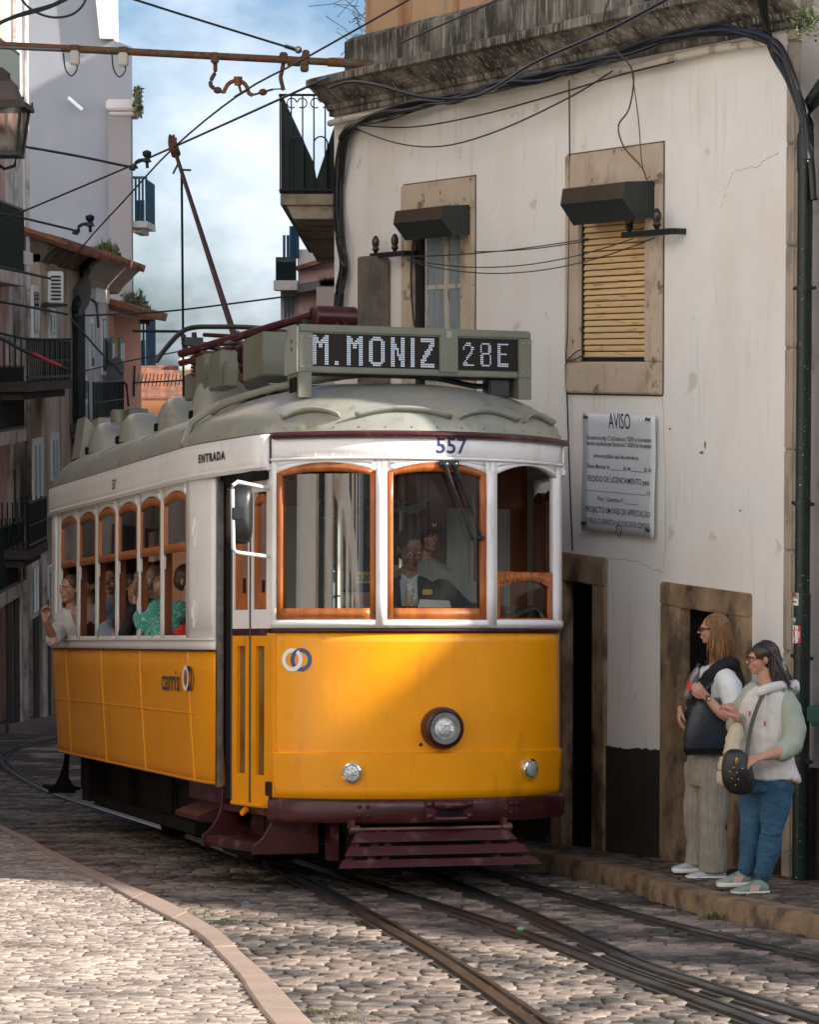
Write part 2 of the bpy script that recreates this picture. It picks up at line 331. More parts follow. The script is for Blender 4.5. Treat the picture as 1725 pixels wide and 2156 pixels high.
stones('right_pavement_cubes', M_CALCD, rpoly, radians(30), .10, .075, WR-.006, .006, .003, .35, seed=9)
mb = MB(); mb.add([S(p.x, p.y, WL-.012) for p in lpoly], [tuple(range(len(lpoly)))]); tag(mb.build('left_pavement', M_JOINT), kind='structure')
mb = MB(); mb.add([S(p.x, p.y, WR-.014) for p in rpoly], [tuple(range(len(rpoly)))]); tag(mb.build('right_pavement', M_JOINT), kind='structure')
def kerb(name, m, A, B, w, seg, seed, gapat=None):
    mb = MB(); rnd = random.Random(seed)
    La = [0]
    for i in range(1, len(A)): La.append(La[-1]+(A[i]-A[i-1]).length)
    def at(P, s):
        for i in range(1, len(A)):
            if La[i] >= s: t = (s-La[i-1])/(La[i]-La[i-1]); return P[i-1].lerp(P[i], t)
        return P[-1]
    s = 0
    while s < La[-1]-.05:
        e = min(s+seg*rnd.uniform(.8, 1.25), La[-1]); n = 5; dz = rnd.uniform(-.004, .004); rings = []
        if gapat and any(abs((s+e)/2-g) < .3 for g in gapat): pass
        for k in range(n):
            q = s+.004+(e-s-.008)*k/(n-1); a = at(A, q); b = at(B, q); jw = rnd.uniform(-.003, .003)
            a_ = a.lerp(b, .08); b_ = b.lerp(a, .03)
            rings.append([S(a.x, a.y, -.03), S(a.x, a.y, w*.72+jw), S(a_.x, a_.y, w+dz), S(b_.x, b_.y, w+dz), S(b.x, b.y, w*.8+dz), S(b.x, b.y, -.03)])
        mb.loft(rings); s = e
    return tag(mb.build(name, m, bev=.004, smooth=True), kind='structure')
kerb('left_kerb', M_KERB, LK, LKi, WL+.012, 1.1, 4)
kerb('right_kerb', M_KERBR, RK, RKo, WR+.004, .95, 8)
mb = MB(); p = g2(1490, 1926); q = g2(1434, 1913); t = (q-p).normalized(); nrm = V((-t.y, t.x)); nrm = nrm if nrm.y < 0 or nrm.x < 0 else -nrm
mb.add([S(*(p+nrm*.006-t*.16), .0), S(*(p+nrm*.006+t*.14), .0), S(*(p+nrm*.006+t*.14), .075), S(*(p+nrm*.006-t*.16), .075)], [(0, 1, 2, 3)])
tag(mb.build('drain_opening', mat('drain_black', (.008, .007, .006), .9)), 'dark gutter opening cut in the ochre kerb below the pair of women', 'drain')
for R_ in rails:
    mb = MB(); mb2 = MB()
    def prof(P, a, b, z0, z1, mbx):
        A = offs(P, a); B = offs(P, b)
        mbx.loft([[S(*A[i], z0), S(*A[i], z1), S(*B[i], z1), S(*B[i], z0)] for i in range(len(P))])
    prof(R_, -.040, .014, -.02, .012, mb); prof(R_, .046, .068, -.02, .008, mb)
    prof(R_, -.075, -.041, -.02, -.001, mb2); prof(R_, .014, .046, -.03, -.016, mb2); prof(R_, .069, .085, -.02, .0, mb2)
    a = mb.build('tram_rail', M_RAIL, smooth=True); tag(a, kind='structure'); tag(mb2.build('rail_bed', M_RAILR), kind='structure')
# far pavement by the houses
mb = MB(); mb.prism([(-30, 49.0), (-4.9, 49.0), (-5.2, 54), (-6.0, 62), (-6.2, 90), (-30, 90)], -.02, .14, lambda a, b, t: S(a, b, t)); tag(mb.build('far_pavement', mat('far_pavement_stone', (.20, .17, .15), .8, col2=(.12, .10, .09), scale=2)), kind='structure')
# moss and weeds in the joints
mb = MB(); rnd = random.Random(2)
for (px, py, n, rad) in ((400, 1928, 130, .35), (455, 1945, 60, .2), (655, 2135, 150, .25), (1505, 1938, 60, .05), (700, 2150, 90, .3)):
    c = G(px, py)
    for k in range(n):
        a = rnd.uniform(0, 2*pi); r = rad*abs(rnd.gauss(0, .5)); p = V((c.x+r*cos(a), c.y+.8*r*sin(a), .006)); hgt = rnd.uniform(.006, .018) if px != 1505 else rnd.uniform(.015, .05)
        d = V((rnd.uniform(-1, 1), rnd.uniform(-1, 1), 0))*hgt*.7; s_ = V((d.y, -d.x, 0))*.4+V((.002, 0, 0))
        mb.add([MPL @ (p-s_), MPL @ (p+s_), MPL @ (p+d+V((0, 0, hgt)))], [(0, 1, 2)])
tag(mb.build('moss', mat('moss_green', (.075, .09, .02), .9, col2=(.05, .06, .018))), 'green moss and small weeds growing between the cobbles', 'moss', kind='stuff')
c = G(516, 1903, .012); mb = MB(); mb.tube([c+V((-.02, 0, 0)), c+V((0, .02, .008)), c+V((.02, 0, .003))], .005, 5); mb.tube([c+V((0, .02, .008)), c+V((.005, .05, .0))], .004, 5)
tag(mb.build('litter', mat('turquoise_plastic', (.02, .35, .5), .5), M=MPL), 'tiny turquoise scrap of plastic on the shaded cobbles', 'litter')
c = G(1097, 1956, .012); mb = MB(); mb.ell(c, (.022, .02, .014)); tag(mb.build('glass_scrap', mat('green_glass', (.12, .32, .2), .2), M=MPL, smooth=True), 'pale green crumpled scrap lying beside the tram rail', 'litter')
# ---------------------------------------------------------------- white house on the right
P0 = S(1.68, 19.07, .12); YAW = radians(25.1)
HX = V((sin(YAW), -cos(YAW), 0)); HY = V((cos(YAW), sin(YAW), 0))
MH = Mx((( HX.x, HY.x, 0, P0.x), (HX.y, HY.y, 0, P0.y), (0, 0, 1, P0.z), (0, 0, 0, 1)))
def hw(px, py, y=0): return hitM(MH, px, py, 1, y)
M_WALL = mat('lime_plaster', (.86, .84, .80), .85, col2=(.80, .785, .76), scale=1.1, bump=.22, bscale=7, layers=[((.74, .62, .53), .8, (1, 1, .8), .50, .80, .5), ((.50, .44, .38), 3.2, (4, 4, .35), .60, .8, .25), ((.36, .27, .19), 4, (1, 1, 1), .72, .80, .35)])
M_OCHRE = mat('ochre_plaster', (.52, .34, .19), .85, col2=(.45, .29, .17), scale=1.5, bump=.1, bscale=9, layers=[((.30, .10, .03), 1.4, (4, 4, .3), .58, .74, .7), ((.2, .17, .13), 3, (1, 1, 1), .6, .8, .4)])
M_CORN = mat('stained_cornice_stone', (.33, .30, .25), .85, col2=(.05, .044, .035), scale=3, str_=(2.2, 2.2, .5), lo=.32, hi=.62, bump=.8, bscale=14, layers=[((.02, .018, .015), 1.2, (1, 1, 2), .42, .62, .75), ((.5, .46, .38), 7, (5, 5, .4), .58, .7, .6)])
M_TRIM = mat('limestone_trim', (.58, .48, .37), .8, col2=(.50, .40, .30), scale=3, bump=.5, bscale=16, layers=[((.17, .10, .05), 2.5, (1, 1, .6), .56, .76, .65), ((.08, .05, .03), 7, (1, 1, 1), .66, .74, .7)])
M_TRIMD = mat('dark_stained_trim', (.40, .29, .18), .8, col2=(.17, .105, .055), scale=2.8, bump=.8, bscale=14, layers=[((.035, .025, .018), 3, (1, 1, .6), .5, .66, .75)])
M_DADO = mat('black_dado', (.02, .017, .014), .8, col2=(.035, .026, .018), scale=3, bump=.5, bscale=14, layers=[((.22, .15, .09), 2.4, (1, 1, 1), .66, .74, .5)])
M_DOORB = mat('dark_doorway', (.008, .007, .006), .9)
M_BOX = mat('brown_metal_box', (.060, .032, .016), .45, col2=(.035, .024, .018), scale=3)
M_BOXE = mat('dark_box_edge', (.016, .024, .022), .4)
M_SLAT = mat('cream_slats', (.72, .50, .26), .6, col2=(.62, .42, .21), scale=3, str_=(.4, 1, 9), layers=[((.16, .08, .03), 4, (1, 1, 14), .6, .72, .6)])
M_CRACK = mat('crack_dark', (.10, .07, .05), .95)
house = thing('white_house', 'tall white plastered corner house with stained cornice to the right of the tram', 'house', MH)
# openings (local x along the wall, z up)
LX = hw(704, 400).x; RX = hw(1655, 800).x
w1 = [hw(905, 480), hw(975, 480)]; W1 = (hw(874, 500).x, hw(977, 500).x, hw(950, 780).z-.15, hw(930, 478).z+.12)
W2 = (hw(1226, 600).x, hw(1366, 600).x, hw(1300, 762).z, hw(1300, 428).z+.1)
D1 = (hw(1192, 1400).x, hw(1255, 1400).x, -1.2, hw(1225, 1225).z)
D2 = (hw(1437, 1400).x, hw(1542, 1400).x, -.25, hw(1480, 1283).z)
openings = [W1, W2, D1, D2]
CZ = hw(1200, 150).z           # top of the wall, under the cornice
xs = sorted({LX, RX, *[o[0] for o in openings], *[o[1] for o in openings]}); zs = sorted({-2.2, CZ, *[o[2] for o in openings], *[o[3] for o in openings]})
mb = MB()
for i in range(len(xs)-1):
    for j in range(len(zs)-1):
        xc = (xs[i]+xs[i+1])/2; zc = (zs[j]+zs[j+1])/2
        if any(o[0] < xc < o[1] and o[2] < zc < o[3] for o in openings): continue
        mb.b2((xs[i], 0, zs[j]), (xs[i+1], .45, zs[j+1]))
bmj = mb.build('wall', M_WALL, house, merge=True)
mb = MB(); mb.b2((LX, .451, -2.2), (RX+.0, 6, CZ)); mb.build('inner_wall', mat('inner_dark', (.03, .028, .025), .9), house)
mb = MB(); mb.b2((LX+.14, .22, CZ+.1), (RX+.2, 6, 13)); mb.build('upper_wall', M_OCHRE, house)
mb = MB()
pr = [(0.0, 0), (-.04, .0), (-.04, .04), (-.06, .05), (-.07, .09), (-.11, .12), (-.17, .18), (-.21, .22), (-.25, .235), (-.25, .29), (-.20, .31), (0, .34), (.1, .35), (.1, .62), (.16, .66), (.5, .70), (.5, 0)]
mb.prism(pr, LX-.02, RX+.25, lambda a, b, t: V((t, a, CZ+b)))
# rounded return at the left end
mb.prism([(p[0], p[1]) for p in pr if p[0] <= 0], 0, .36, lambda a, b, t: V((LX-.02+a*.8, t, CZ+b)))
mb.build('cornice', M_CORN, house, bev=.006)
mb = MB(); mb.tube([(LX+.05+t*(RX-LX-.1), -.06, CZ-.06+.012*sin(t*23)) for t in lin(0, 1, 40)], .028, 8); mb.build('conduit', mat('white_conduit', (.6, .56, .48), .6, layers=[((.2, .15, .1), 8, (1, 1, 1), .55, .65, .6)]), house, smooth=True)
def surround(a, b, z0, z1, tw, top, bot, m, name='window_surround', proud=.03):
    mb = MB(); mb.bb((a-tw, -proud, z0), (a+.006, .2, z1), .008); mb.bb((b-.006, -proud, z0), (b+tw, .2, z1), .008)
    mb.bb((a-tw, -proud-.004, z1-.006), (b+tw, .2, z1+top), .01)
    if bot: mb.bb((a-tw, -proud-.004, z0-bot), (b+tw, .2, z0-.002), .01)
    q = MB()      # dark open joint round the stone
    for (x0, x1, y0, y1) in ((b+tw, b+tw+.012, z0-bot, z1+top), (a-tw-.008, b+tw+.012, z1+top, z1+top+.012), (a-tw, b+tw, z0-bot-.012, z0-bot)): q.b2((x0, -.004, y0), (x1, .02, y1))
    if bot: q.build('joint', M_CRACK, house)
    return mb.build(name, m, house)
surround(W1[0], W1[1], W1[2], W1[3], .20, hw(930, 381).z-W1[3], .3, M_TRIM)
surround(W2[0], W2[1], W2[2], W2[3], .20, hw(1300, 314).z-W2[3], W2[2]-hw(1300, 829).z, M_TRIM)
surround(D1[0], D1[1], D1[2], D1[3], .17, hw(1230, 1168).z-D1[3], 0, M_TRIMD, 'door_surround')
surround(D2[0], D2[1], D2[2], D2[3], .24, hw(1490, 1237).z-D2[3], 0, M_TRIMD, 'door_surround')
for D_ in (D1, D2):
    mb = MB(); mb.b2((D_[0], .06, D_[2]), (D_[1], .09, D_[3])); n = 5
    for k in range(n): mb.bb((D_[0]+.02+(D_[1]-D_[0]-.04)*k/n, .045, D_[2]), (D_[0]+.02+(D_[1]-D_[0]-.04)*(k+.95)/n, .06, D_[3]-.02), .004)
    mb.build('door', mat('old_black_door', (.006, .005, .004), .8, spec=.1), house)
# window 1: four-pane wooden window
fw = MB(); x0, x1 = W1[0]+.13, W1[1]-.02; z0, z1 = W1[2], W1[3]
mid = (x0+x1)/2
for x in (x0, mid-.017, mid+.021, x1): fw.b2((x-.019, .034, z0), (x+.019, .052, z1))
zb = hw(935, 603).z
for z in (z0+.04, zb, z1-.04): fw.b2((x0, .036, z-.017), (x1, .050, z+.017))
wob = fw.build('window_frame', mat('peeling_white_paint', (.50, .46, .40), .7, layers=[((.16, .10, .06), 14, (3, 3, .4), .58, .66, .8)], bump=.4), house)
g = MB(); g.b2((x0, .044, z0), (x1, .060, z1)); g.build('pane', mat('curtained_glass', (.30, .35, .375), .18, col2=(.20, .24, .26), scale=2.5, str_=(9, 1, .6)), wob)
g = MB(); g.b2((W1[0]-.0, .0, z0), (W1[0]+.095, .09, z1)); g.b2((W1[1]-.014, .0, z0), (W1[1]-.002, .12, z1)); g.build('shutter_edge', BLACK, wob)
# window 2: roller shutter with slats
g = MB(); n = 25
for k in range(n):
    za = W2[2]+.03+(W2[3]-W2[2]-.1)*k/n; hgt = (W2[3]-W2[2]-.1)/n; tl = .012 if k > 9 else .004
    g.prism([(0, 0), (-.012-tl, hgt*.12), (-.014, hgt*.5), (-.002, hgt*.88), (.01, hgt*.86), (.01, 0)], W2[0]+.02, W2[1]-.02, lambda a, b, t: V((t, .014+a*.6, za+b)))
sh = g.build('roller_shutter', M_SLAT, house, smooth=True)
g = MB()
for x in (W2[0]+.008, W2[1]-.012): g.b2((x-.014, -.004, W2[2]), (x+.014, .09, W2[3]))
g.b2((W2[0], .01, W2[2]), (W2[1], .09, W2[2]+.03)); g.b2((W2[0]+.02, .08, W2[2]), (W2[1]-.02, .1, W2[3])); g.build('shutter_guide', BLACK, sh)
def awnbox(name, xa, xb, zt, hgt, dep):
    g = MB(); p = [(0, 0), (-dep*.93, -.05*hgt), (-dep, -.48*hgt), (-dep*.62, -hgt), (0, -.93*hgt)]
    g.prism(p, xa, xb, lambda a, b, t: V((t, a, zt+b))); o = g.build(name, M_BOX, house, bev=.004)
    e = MB(); e.prism([(a*1.0, b) for a, b in p], xb+.001, xb+.006, lambda a, b, t: V((t, a, zt+b))); e.prism([(-dep-.004, -.47*hgt), (-dep*.62-.003, -hgt-.003), (-dep*.62, -hgt+.004), (-dep, -.46*hgt)], xa+.01, xb-.01, lambda a, b, t: V((t, a, zt+b)))
    e.build('end_plate', M_BOXE, o); return o
a = hw(825, 445, -.28); b = hw(932, 441, -.28); awnbox('shutter_box', a.x, b.x-.05, (a.z+b.z)/2+.03, .235, .27)
a = hw(1177, 408, -.28); b = hw(1318, 387, -.28); awnbox('shutter_box', a.x, b.x-.06, (a.z+b.z)/2+.04, .26, .27)
# dado follows the street
def gz(x): p = MH @ V((x, -.02, 0)); q = MPLI @ p; s_ = S(q.x, q.y, .1); return (MH.inverted() @ s_).z
def dtop(x): return gz(x)+hd
hd = hw(1335, 1575).z-gz(hw(1335, 1575).x)
mb = MB()
segs = [(LX, D1[0]-.17), (D1[1]+.17, D2[0]-.24), (D2[1]+.24, RX)]
for a, b in segs:
    n = 24; P = [(a+(b-a)*k/n) for k in range(n+1)]
    rt = [hd+.03*mnoise.noise(V((x*3, 7, 0)))+.012*mnoise.noise(V((x*17, 3, 0))) for x in P]
    vs = [V((x, -.012, gz(x)-.3)) for x in P]+[V((x, -.012, gz(x)+r)) for x, r in zip(P, rt)]+[V((x, .01, gz(x)+r+.003)) for x, r in zip(P, rt)]
    m_ = n+1; mb.add(vs, [(i, i+1, m_+i+1, m_+i) for i in range(n)]+[(m_+i, m_+i+1, 2*m_+i+1, 2*m_+i) for i in range(n)])
mb.pieces('dado', M_DADO, house)
# cracks and repair patches on the plaster
def crack(pts, r=.0035):
    g = MB(); P = [hw(*p, y=-.0) for p in pts]; Q = []
    for i in range(len(P)-1):
        for t in lin(0, 1, 7)[:-1]: q = P[i].lerp(P[i+1], t); Q.append(V((q.x+random.uniform(-.012, .012), .001, q.z+random.uniform(-.012, .012))))
    Q.append(P[-1]); g.tube(Q, r, 4); return g
g = MB()
for c_ in ([(1396, 835), (1404, 1000), (1400, 1180), (1395, 1210)], [(1548, 360), (1590, 352), (1640, 322)], [(1280, 1175), (1345, 1185), (1395, 1205)], [(1548, 360), (1530, 400), (1520, 440)]):
    k = crack(c_, .0022); g.add(k.v, k.f)
g.build('crack', M_CRACK, house)
for (px, py, a_, b_) in ((1486, 938, .012, .03), (1479, 953, .03, .012), (1345, 1122, .01, .01), (1560, 1075, .012, .008), (1412, 903, .02, .006)):
    c_ = hw(px, py); g = MB(); g.add([(c_.x+a_*cos(t)*random.uniform(.7, 1.2), -.0015, c_.z+b_*sin(t)*random.uniform(.7, 1.2)) for t in lin(0, 2*pi, 12)[:-1]], [tuple(range(11))]); g.build('chipped_spot', mat('chip_brown', (.22, .16, .11), .9), house)
# quoin at the near end
mb = MB()
za = -2.2; k = 0
while za < CZ: zb_ = za+.62; mb.bb((RX, -.012, za+.004), (hw(1676, 800).x, .3, min(zb_, CZ)), .012); za = zb_; k += 1
mb.build('quoin', mat('grey_pink_quoin', (.44, .35, .27), .85, col2=(.38, .32, .27), scale=4, bump=.7, bscale=12, layers=[((.22, .19, .16), 4, (2, 2, .5), .52, .66, .7)]), house)
# electricity arms, each with two insulators
def arm(px0, px1, py, label, off):
    t = thing('insulator_arm', label, 'bracket', MH @ Mx.Translation(hw((px0+px1)/2, py, off)), 'short iron arms with insulators on the white house'); c = hw((px0+px1)/2, py, off)
    a = hw(px0, py, off)-c; b = hw(px1, py, off)-c; m = MB(); m.b2((a.x, -.02, -.02), (b.x, .02, .02)); m.b2((b.x-.02, .0, -.02), (b.x, -off, .02)); m.build('arm', BLACK, t)
    for f in (.12, .68):
        q = MB(); q.lathe([(.012, .02), (.03, .05), (.022, .07), (.03, .09), (.03, .12), (.018, .15), (.004, .16)], (a.x+(b.x-a.x)*f, 0, 0)); q.build('insulator', mat('brown_porcelain', (.03, .022, .018), .2), t, smooth=True)
    return t
arm(783, 855, 536, 'rusty iron arm with two insulators above the grey post left of the narrow window', -.10)
arm(1314, 1418, 491, 'iron arm with two insulators across the shuttered window', -.10)
a = hw(783, 540, -.12); mb = MB(); mb.bb((hw(771, 600, -.12).x, -.2, -1.0), (hw(796, 600, -.12).x, -.02, a.z), .01)
tag(mb.build('wall_post', mat('grey_concrete_post', (.19, .16, .13), .85, col2=(.10, .085, .07), scale=5, bump=.4), M=MH), 'grey concrete post standing against the white wall behind the tram roof', 'post')
for i, (x0_, y0_, x1_, y1_, sg) in enumerate([(858, 545, 1334, 502, .12), (858, 548, 1380, 500, .16), (845, 540, 1240, 502, .03), (1000, 530, 1240, 506, .02)]):
    m = MB(); m.tube(sag(MH @ hw(x0_, y0_, -.22), MH @ hw(x1_, y1_, -.2), sg, 16), .004, 4)
    tag(m.build('thin_wire', BLACK), 'thin sagging wires strung between the two insulator arms on the white wall', 'wire', 'thin wires between the insulator arms')
# notice board
c = hw(1302, 998, -.04); nb = thing('notice_board', 'white planning notice headed AVISO screwed to the white wall beside the tram', 'sign', MH @ Mx.Translation(c))
tl_ = hw(1226, 868, -.04)-c; br = hw(1378, 1127, -.04)-c
hwid = (hw(1378, 1000, -.04).x-hw(1226, 1000, -.04).x)/2; hhei = (hw(1300, 870, -.04).z-hw(1300, 1124, -.04).z)/2
def nbp(x, z): return V((x, -.015*(1-abs(x/hwid)**2)*(-1)-.008*max(0, -z/hhei)**2+.004*sin(z*9), z))
m = MB(); m.grid(nbp, lin(-hwid, hwid, 12), lin(-hhei, hhei, 12)); m.build('board', mat('notice_metal', (.70, .74, .77), .35, col2=(.64, .69, .72), scale=2, coat=.3, bump=.05, bscale=2), nb, sol=.004, smooth=True)
m = MB()
MT = Mx.Rotation(pi/2, 4, 'X')
lines = [(.86, 'AVISO', .15, 1, 0), (.58, 'Nos termos do artigo 12º do Decreto-Lei n.º 555/99, de 16 de dezembro,', .046, .90, 0), (.485, 'alterado e republicado pelo Decreto-Lei n.º 136/2014, de 9 de setembro,', .046, .90, 0), (.28, 'torna-se público que deu entrada na', .042, .9, -.1), (.10, 'Câmara Municipal de _________ (a), em _________ (b), um', .042, .8, 0), (-.11, 'PEDIDO DE LICENCIAMENTO para', .056, .95, 0), (-.27, '__________________________________ (c)', .045, .95, 0), (-.44, 'Proc.º Camarário nº __________', .042, .9, 0), (-.63, 'PROJECTO EM FASE DE APRECIAÇÃO', .058, .95, 0), (-.82, 'A OPERAÇÃO URBANÍSTICA NÃO SE ENCONTRA LICENCIADA', .054, .95, 0)]
for f, tx, sz, sx, dx in lines:
    k = MB(); text_mb(k, tx, MT, sz, bold=.0003, sx=1); wd = max(v.x for v in k.v)-min(v.x for v in k.v); mxw = 2*hwid*{'AVISO': .3}.get(tx, .9); mxw = mxw if len(tx) > 40 or tx[0] == '_' else min(mxw, wd)
    q = mxw/wd; m.add([nbp(v.x*q+dx*hwid, v.z+f*hhei)+V((0, -.0045, 0)) for v in k.v], k.f)
sg_ = smooth_pts([(-.03, 0, .03), (-.01, 0, -.04), (.03, 0, -.01), (-.02, 0, .03), (.05, 0, .02), (.02, 0, -.05)], 5)
m.tube([nbp(p.x, p.z-.93*hhei)+V((0, -.005, 0)) for p in sg_], .0025, 4)
m.build('lettering', mat('notice_print', (.03, .03, .035), .5), nb)
m = MB()
for (x, z) in ((-.9, .9), (.82, .9), (-.93, -.9), (.85, -.9)):
    p = nbp(x*hwid, z*hhei)
    m.tube(smooth_pts([p+V((-.03, -.01, 0)), p+V((-.01, -.012, .02)), p+V((.015, -.012, .0)), p+V((.03, -.012, .018))], 4), .005, 5)
m.build('fixing_wire', BLACK, nb)
# drain pipe with stickers
pp = hw(1688, 800, -.12); X0 = pp.x
dp = thing('drainpipe', 'dark green drainpipe down the right end of the white house', 'drainpipe', MH @ Mx.Translation((X0, -.1, 0)))
M_PIPE = mat('dark_green_pipe', (.006, .018, .015), .35, col2=(.005, .012, .010), layers=[((.4, .4, .38), 60, (1, 1, 1), .74, .78, .8)])
g = MB(); zt = hw(1690, 262, -.1).z; RP = .046
g.tube([(0, 0, -.9), (0, 0, zt-.12), (.01, 0, zt), (.06, 0, zt+.12), (.22, 0, zt+.24), (.6, 0, zt+.40), (1.2, 0, zt+.5)], RP, 16); g.tube([(0, 0, zt-.28), (0, 0, zt-.06)], RP*1.14, 16); g.build('pipe', M_PIPE, dp, smooth=True)
g = MB(); zc = hw(1688, 1250, -.1).z; g.tube([(0, 0, -.9), (0, 0, zc)], RP*1.12, 16); g.build('sleeve', M_PIPE, dp, smooth=True)
for py in (607, 1060, 1383, 1600):
    z = hw(1688, py, -.1).z; g = MB(); g.lathe([(RP*1.22, -.012), (RP*1.22, .012)], (0, 0, z), n=16); g.b2((-.11, -.012, z-.01), (.11, .012, z+.01)); g.build('clamp', BLACK, dp)
def sticker(py, hgt, wid, label, drawf, cols):
    z = hw(1685, py, -.17).z; t = thing('sticker', label, 'sticker', MH @ Mx.Translation((X0-.0, -.1, z)))
    def wrap(x, zz, o=0): a = -pi/2-.35+x/(RP*1.13); return V(((RP*1.13+.003+o)*cos(a), (RP*1.13+.003+o)*sin(a), zz))
    g = MB(); g.grid(lambda x, zz: wrap(x, zz), lin(-wid/2, wid/2, 9), lin(-hgt/2, hgt/2, 4)); g.build('paper', cols[0], t, smooth=True)
    drawf(t, wrap)
RED = mat('sticker_red', (.5, .02, .03), .5); SWH = mat('sticker_white', (.75, .75, .72), .5); TEAL = mat('sticker_teal', (.05, .22, .20), .5)
def rect(g, wrap, x0, x1, z0, z1, o=.0008): g.grid(lambda x, z: wrap(x, z, o), lin(x0, x1, 6), [z0, z1])
def d1(t, wrap):
    g = MB(); rect(g, wrap, -.055, .055, -.02, .02); rect(g, wrap, -.018, .018, -.055, .055); g.build('cross', SWH, t)
    g = MB()
    for x, z, s_ in ((-.034, .034, '1'), (.036, .034, '9'), (-.034, -.038, '1'), (.036, -.038, '9')):
        k = MB(); text_mb(k, s_, MT, .05, bold=.002); g.add([wrap(v.x+x, v.z+z, .0015) for v in k.v], k.f)
    g.build('digits', SWH, t)
    g = MB(); g.add([wrap(.026*cos(a), .026*sin(a), .0025) for a in lin(0, 2*pi, 20)[:-1]], [tuple(range(19))]); g.build('round_badge', RED, t)
    g = MB(); k = [(.018*cos(a), .018*sin(a)) for a in lin(0, 2*pi, 20)]
    g.add([wrap(x, z, .0032) for x, z in k]+[wrap(x*.75, z*.75, .0032) for x, z in k], [(i, i+1, 21+i, 20+i) for i in range(19)])
    for s_ in (-.007, 0, .007): rect(g, wrap, s_-.0016, s_+.0016, -.009, .009, .0034)
    g.build('badge_ring', SWH, t)
def d0(t, wrap):
    g = MB(); rect(g, wrap, -.02, .04, .012, .02); rect(g, wrap, -.01, .03, .02, .03); rect(g, wrap, 0, .02, .03, .038); g.build('red_shape', RED, t)
    g = MB(); rect(g, wrap, -.03, .045, -.04, .0); g.build('white_shape', SWH, t); g = MB(); rect(g, wrap, -.004, .035, -.022, -.014, .0015); g.build('dark_bar', BLACK, t)
def d2(t, wrap):
    k = MB(); text_mb(k, 'Cafuné'[:4], MT, .03, bold=.001); g = MB(); g.add([wrap(v.x, v.z, .0015) for v in k.v], k.f); g.build('lettering', SWH, t)
sticker(1338, .105, .125, 'red sticker with white cross and four digits on the drainpipe', d1, [RED])
sticker(1263, .075, .10, 'white and green sticker with small red roof shape, topmost on the drainpipe', d0, [mat('sticker_green', (.25, .42, .35), .5)])
z = hw(1682, 1306, -.17).z; t = thing('round_sticker', 'round teal sticker with white script on the drainpipe', 'sticker', MH @ Mx.Translation((X0, -.1, z)))
def wrap_(x, zz, o=0): a = -pi/2-.35+x/(RP*1.13); return V(((RP*1.13+.003+o)*cos(a), (RP*1.13+.003+o)*sin(a), zz))
g = MB(); g.add([wrap_(.036*cos(a), .036*sin(a)) for a in lin(0, 2*pi, 24)[:-1]], [tuple(range(23))]); g.build('paper', TEAL, t); d2(t, wrap_)
# neighbour house, reaching towards the camera outside the frame
mb = MB(); mb.b2((hw(1676, 800).x+.002, .02, -1.5), (hw(1800, 800).x, 7, 14)); nh = thing('grey_house', 'pale grey plastered house at the right edge beyond the drainpipe', 'house', MH)
mb.build('wall', mat('pale_grey_plaster', (.42, .40, .38), .85, col2=(.36, .34, .33), scale=1.5, bump=.2, layers=[((.12, .10, .08), 2.2, (1, 1, 1), .6, .72, .5)]), nh)
mb = MB(); a, b = hw(1676, 800).x+.01, hw(1800, 800).x
mb.add([(a, -.002, -.5), (b, -.002, -.3), (b, -.002, hw(1700, 1600).z), (a, -.002, hw(1700, 1620).z)], [(0, 1, 2, 3)]); mb.build('dado', M_DADO, nh, sol=.01)
mb = MB(); mb.bb((hw(1716, 1490, -.1).x, -.16, hw(1720, 1520, -.1).z), (hw(1760, 1490, -.1).x, .02, hw(1720, 1485, -.1).z), .01)
mb.b2((hw(1718, 1490, -.1).x, -.13, hw(1720, 1529, -.1).z), (hw(1760, 1490, -.1).x, .0, hw(1720, 1519, -.1).z))
tag(mb.build('meter_box', mat('dark_green_box', (.02, .09, .07), .5), M=MH), 'small dark green box cut by the right edge of the photo', 'box')
# cables
def cables(paths, label, name='cable_bundle', cat='cables', m=None):
    for (pts, r) in paths:
        g = MB(); g.tube(smooth_pts([MH @ hw(x, y, o) for x, y, o in pts], 5), r, 6); tag(g.build(name, m or BLACK, smooth=True), label, cat, label)
B0 = [(718, 290, -.05), (740, 262, -.08), (800, 248, -.12), (880, 222, -.14), (960, 205, -.14), (1050, 182, -.14), (1150, 160, -.14), (1240, 135, -.14), (1330, 105, -.14), (1430, 75, -.14), (1520, 62, -.14), (1590, 70, -.12), (1640, 100, -.14), (1670, 160, -.14), (1690, 230, -.14), (1702, 330, -.16)]
rnd = random.Random(11)
for k in range(14):
    g = MB(); P = [MH @ hw(x+rnd.uniform(-3, 3), y+rnd.uniform(-11, 11)*(1 if i > 1 else .5), o-rnd.uniform(0, .05)) for i, (x, y, o) in enumerate(B0)]
    g.tube(smooth_pts(P, 5), rnd.choice([.006, .008, .012, .015]), 6); tag(g.build('cable', BLACK, smooth=True), 'black cable in the tangled bundle slung under the cornice of the white house', 'cable', 'cables bundled under the cornice')
for k in range(7):
    g = MB(); o = k*3.2; P = [MH @ hw(x+o*.6+rnd.uniform(-3, 3), y, -.03-rnd.uniform(0, .05)) for x, y in ((742, 262), (722, 285), (712, 330), (706, 420), (709, 500), (716, 560), (710, 620), (704, 720))]
    g.tube(smooth_pts(P, 5), rnd.choice([.01, .014, .018]), 6); tag(g.build('cable', BLACK, smooth=True), 'black cable running down the left corner of the white house', 'cable', 'cables down the left corner')
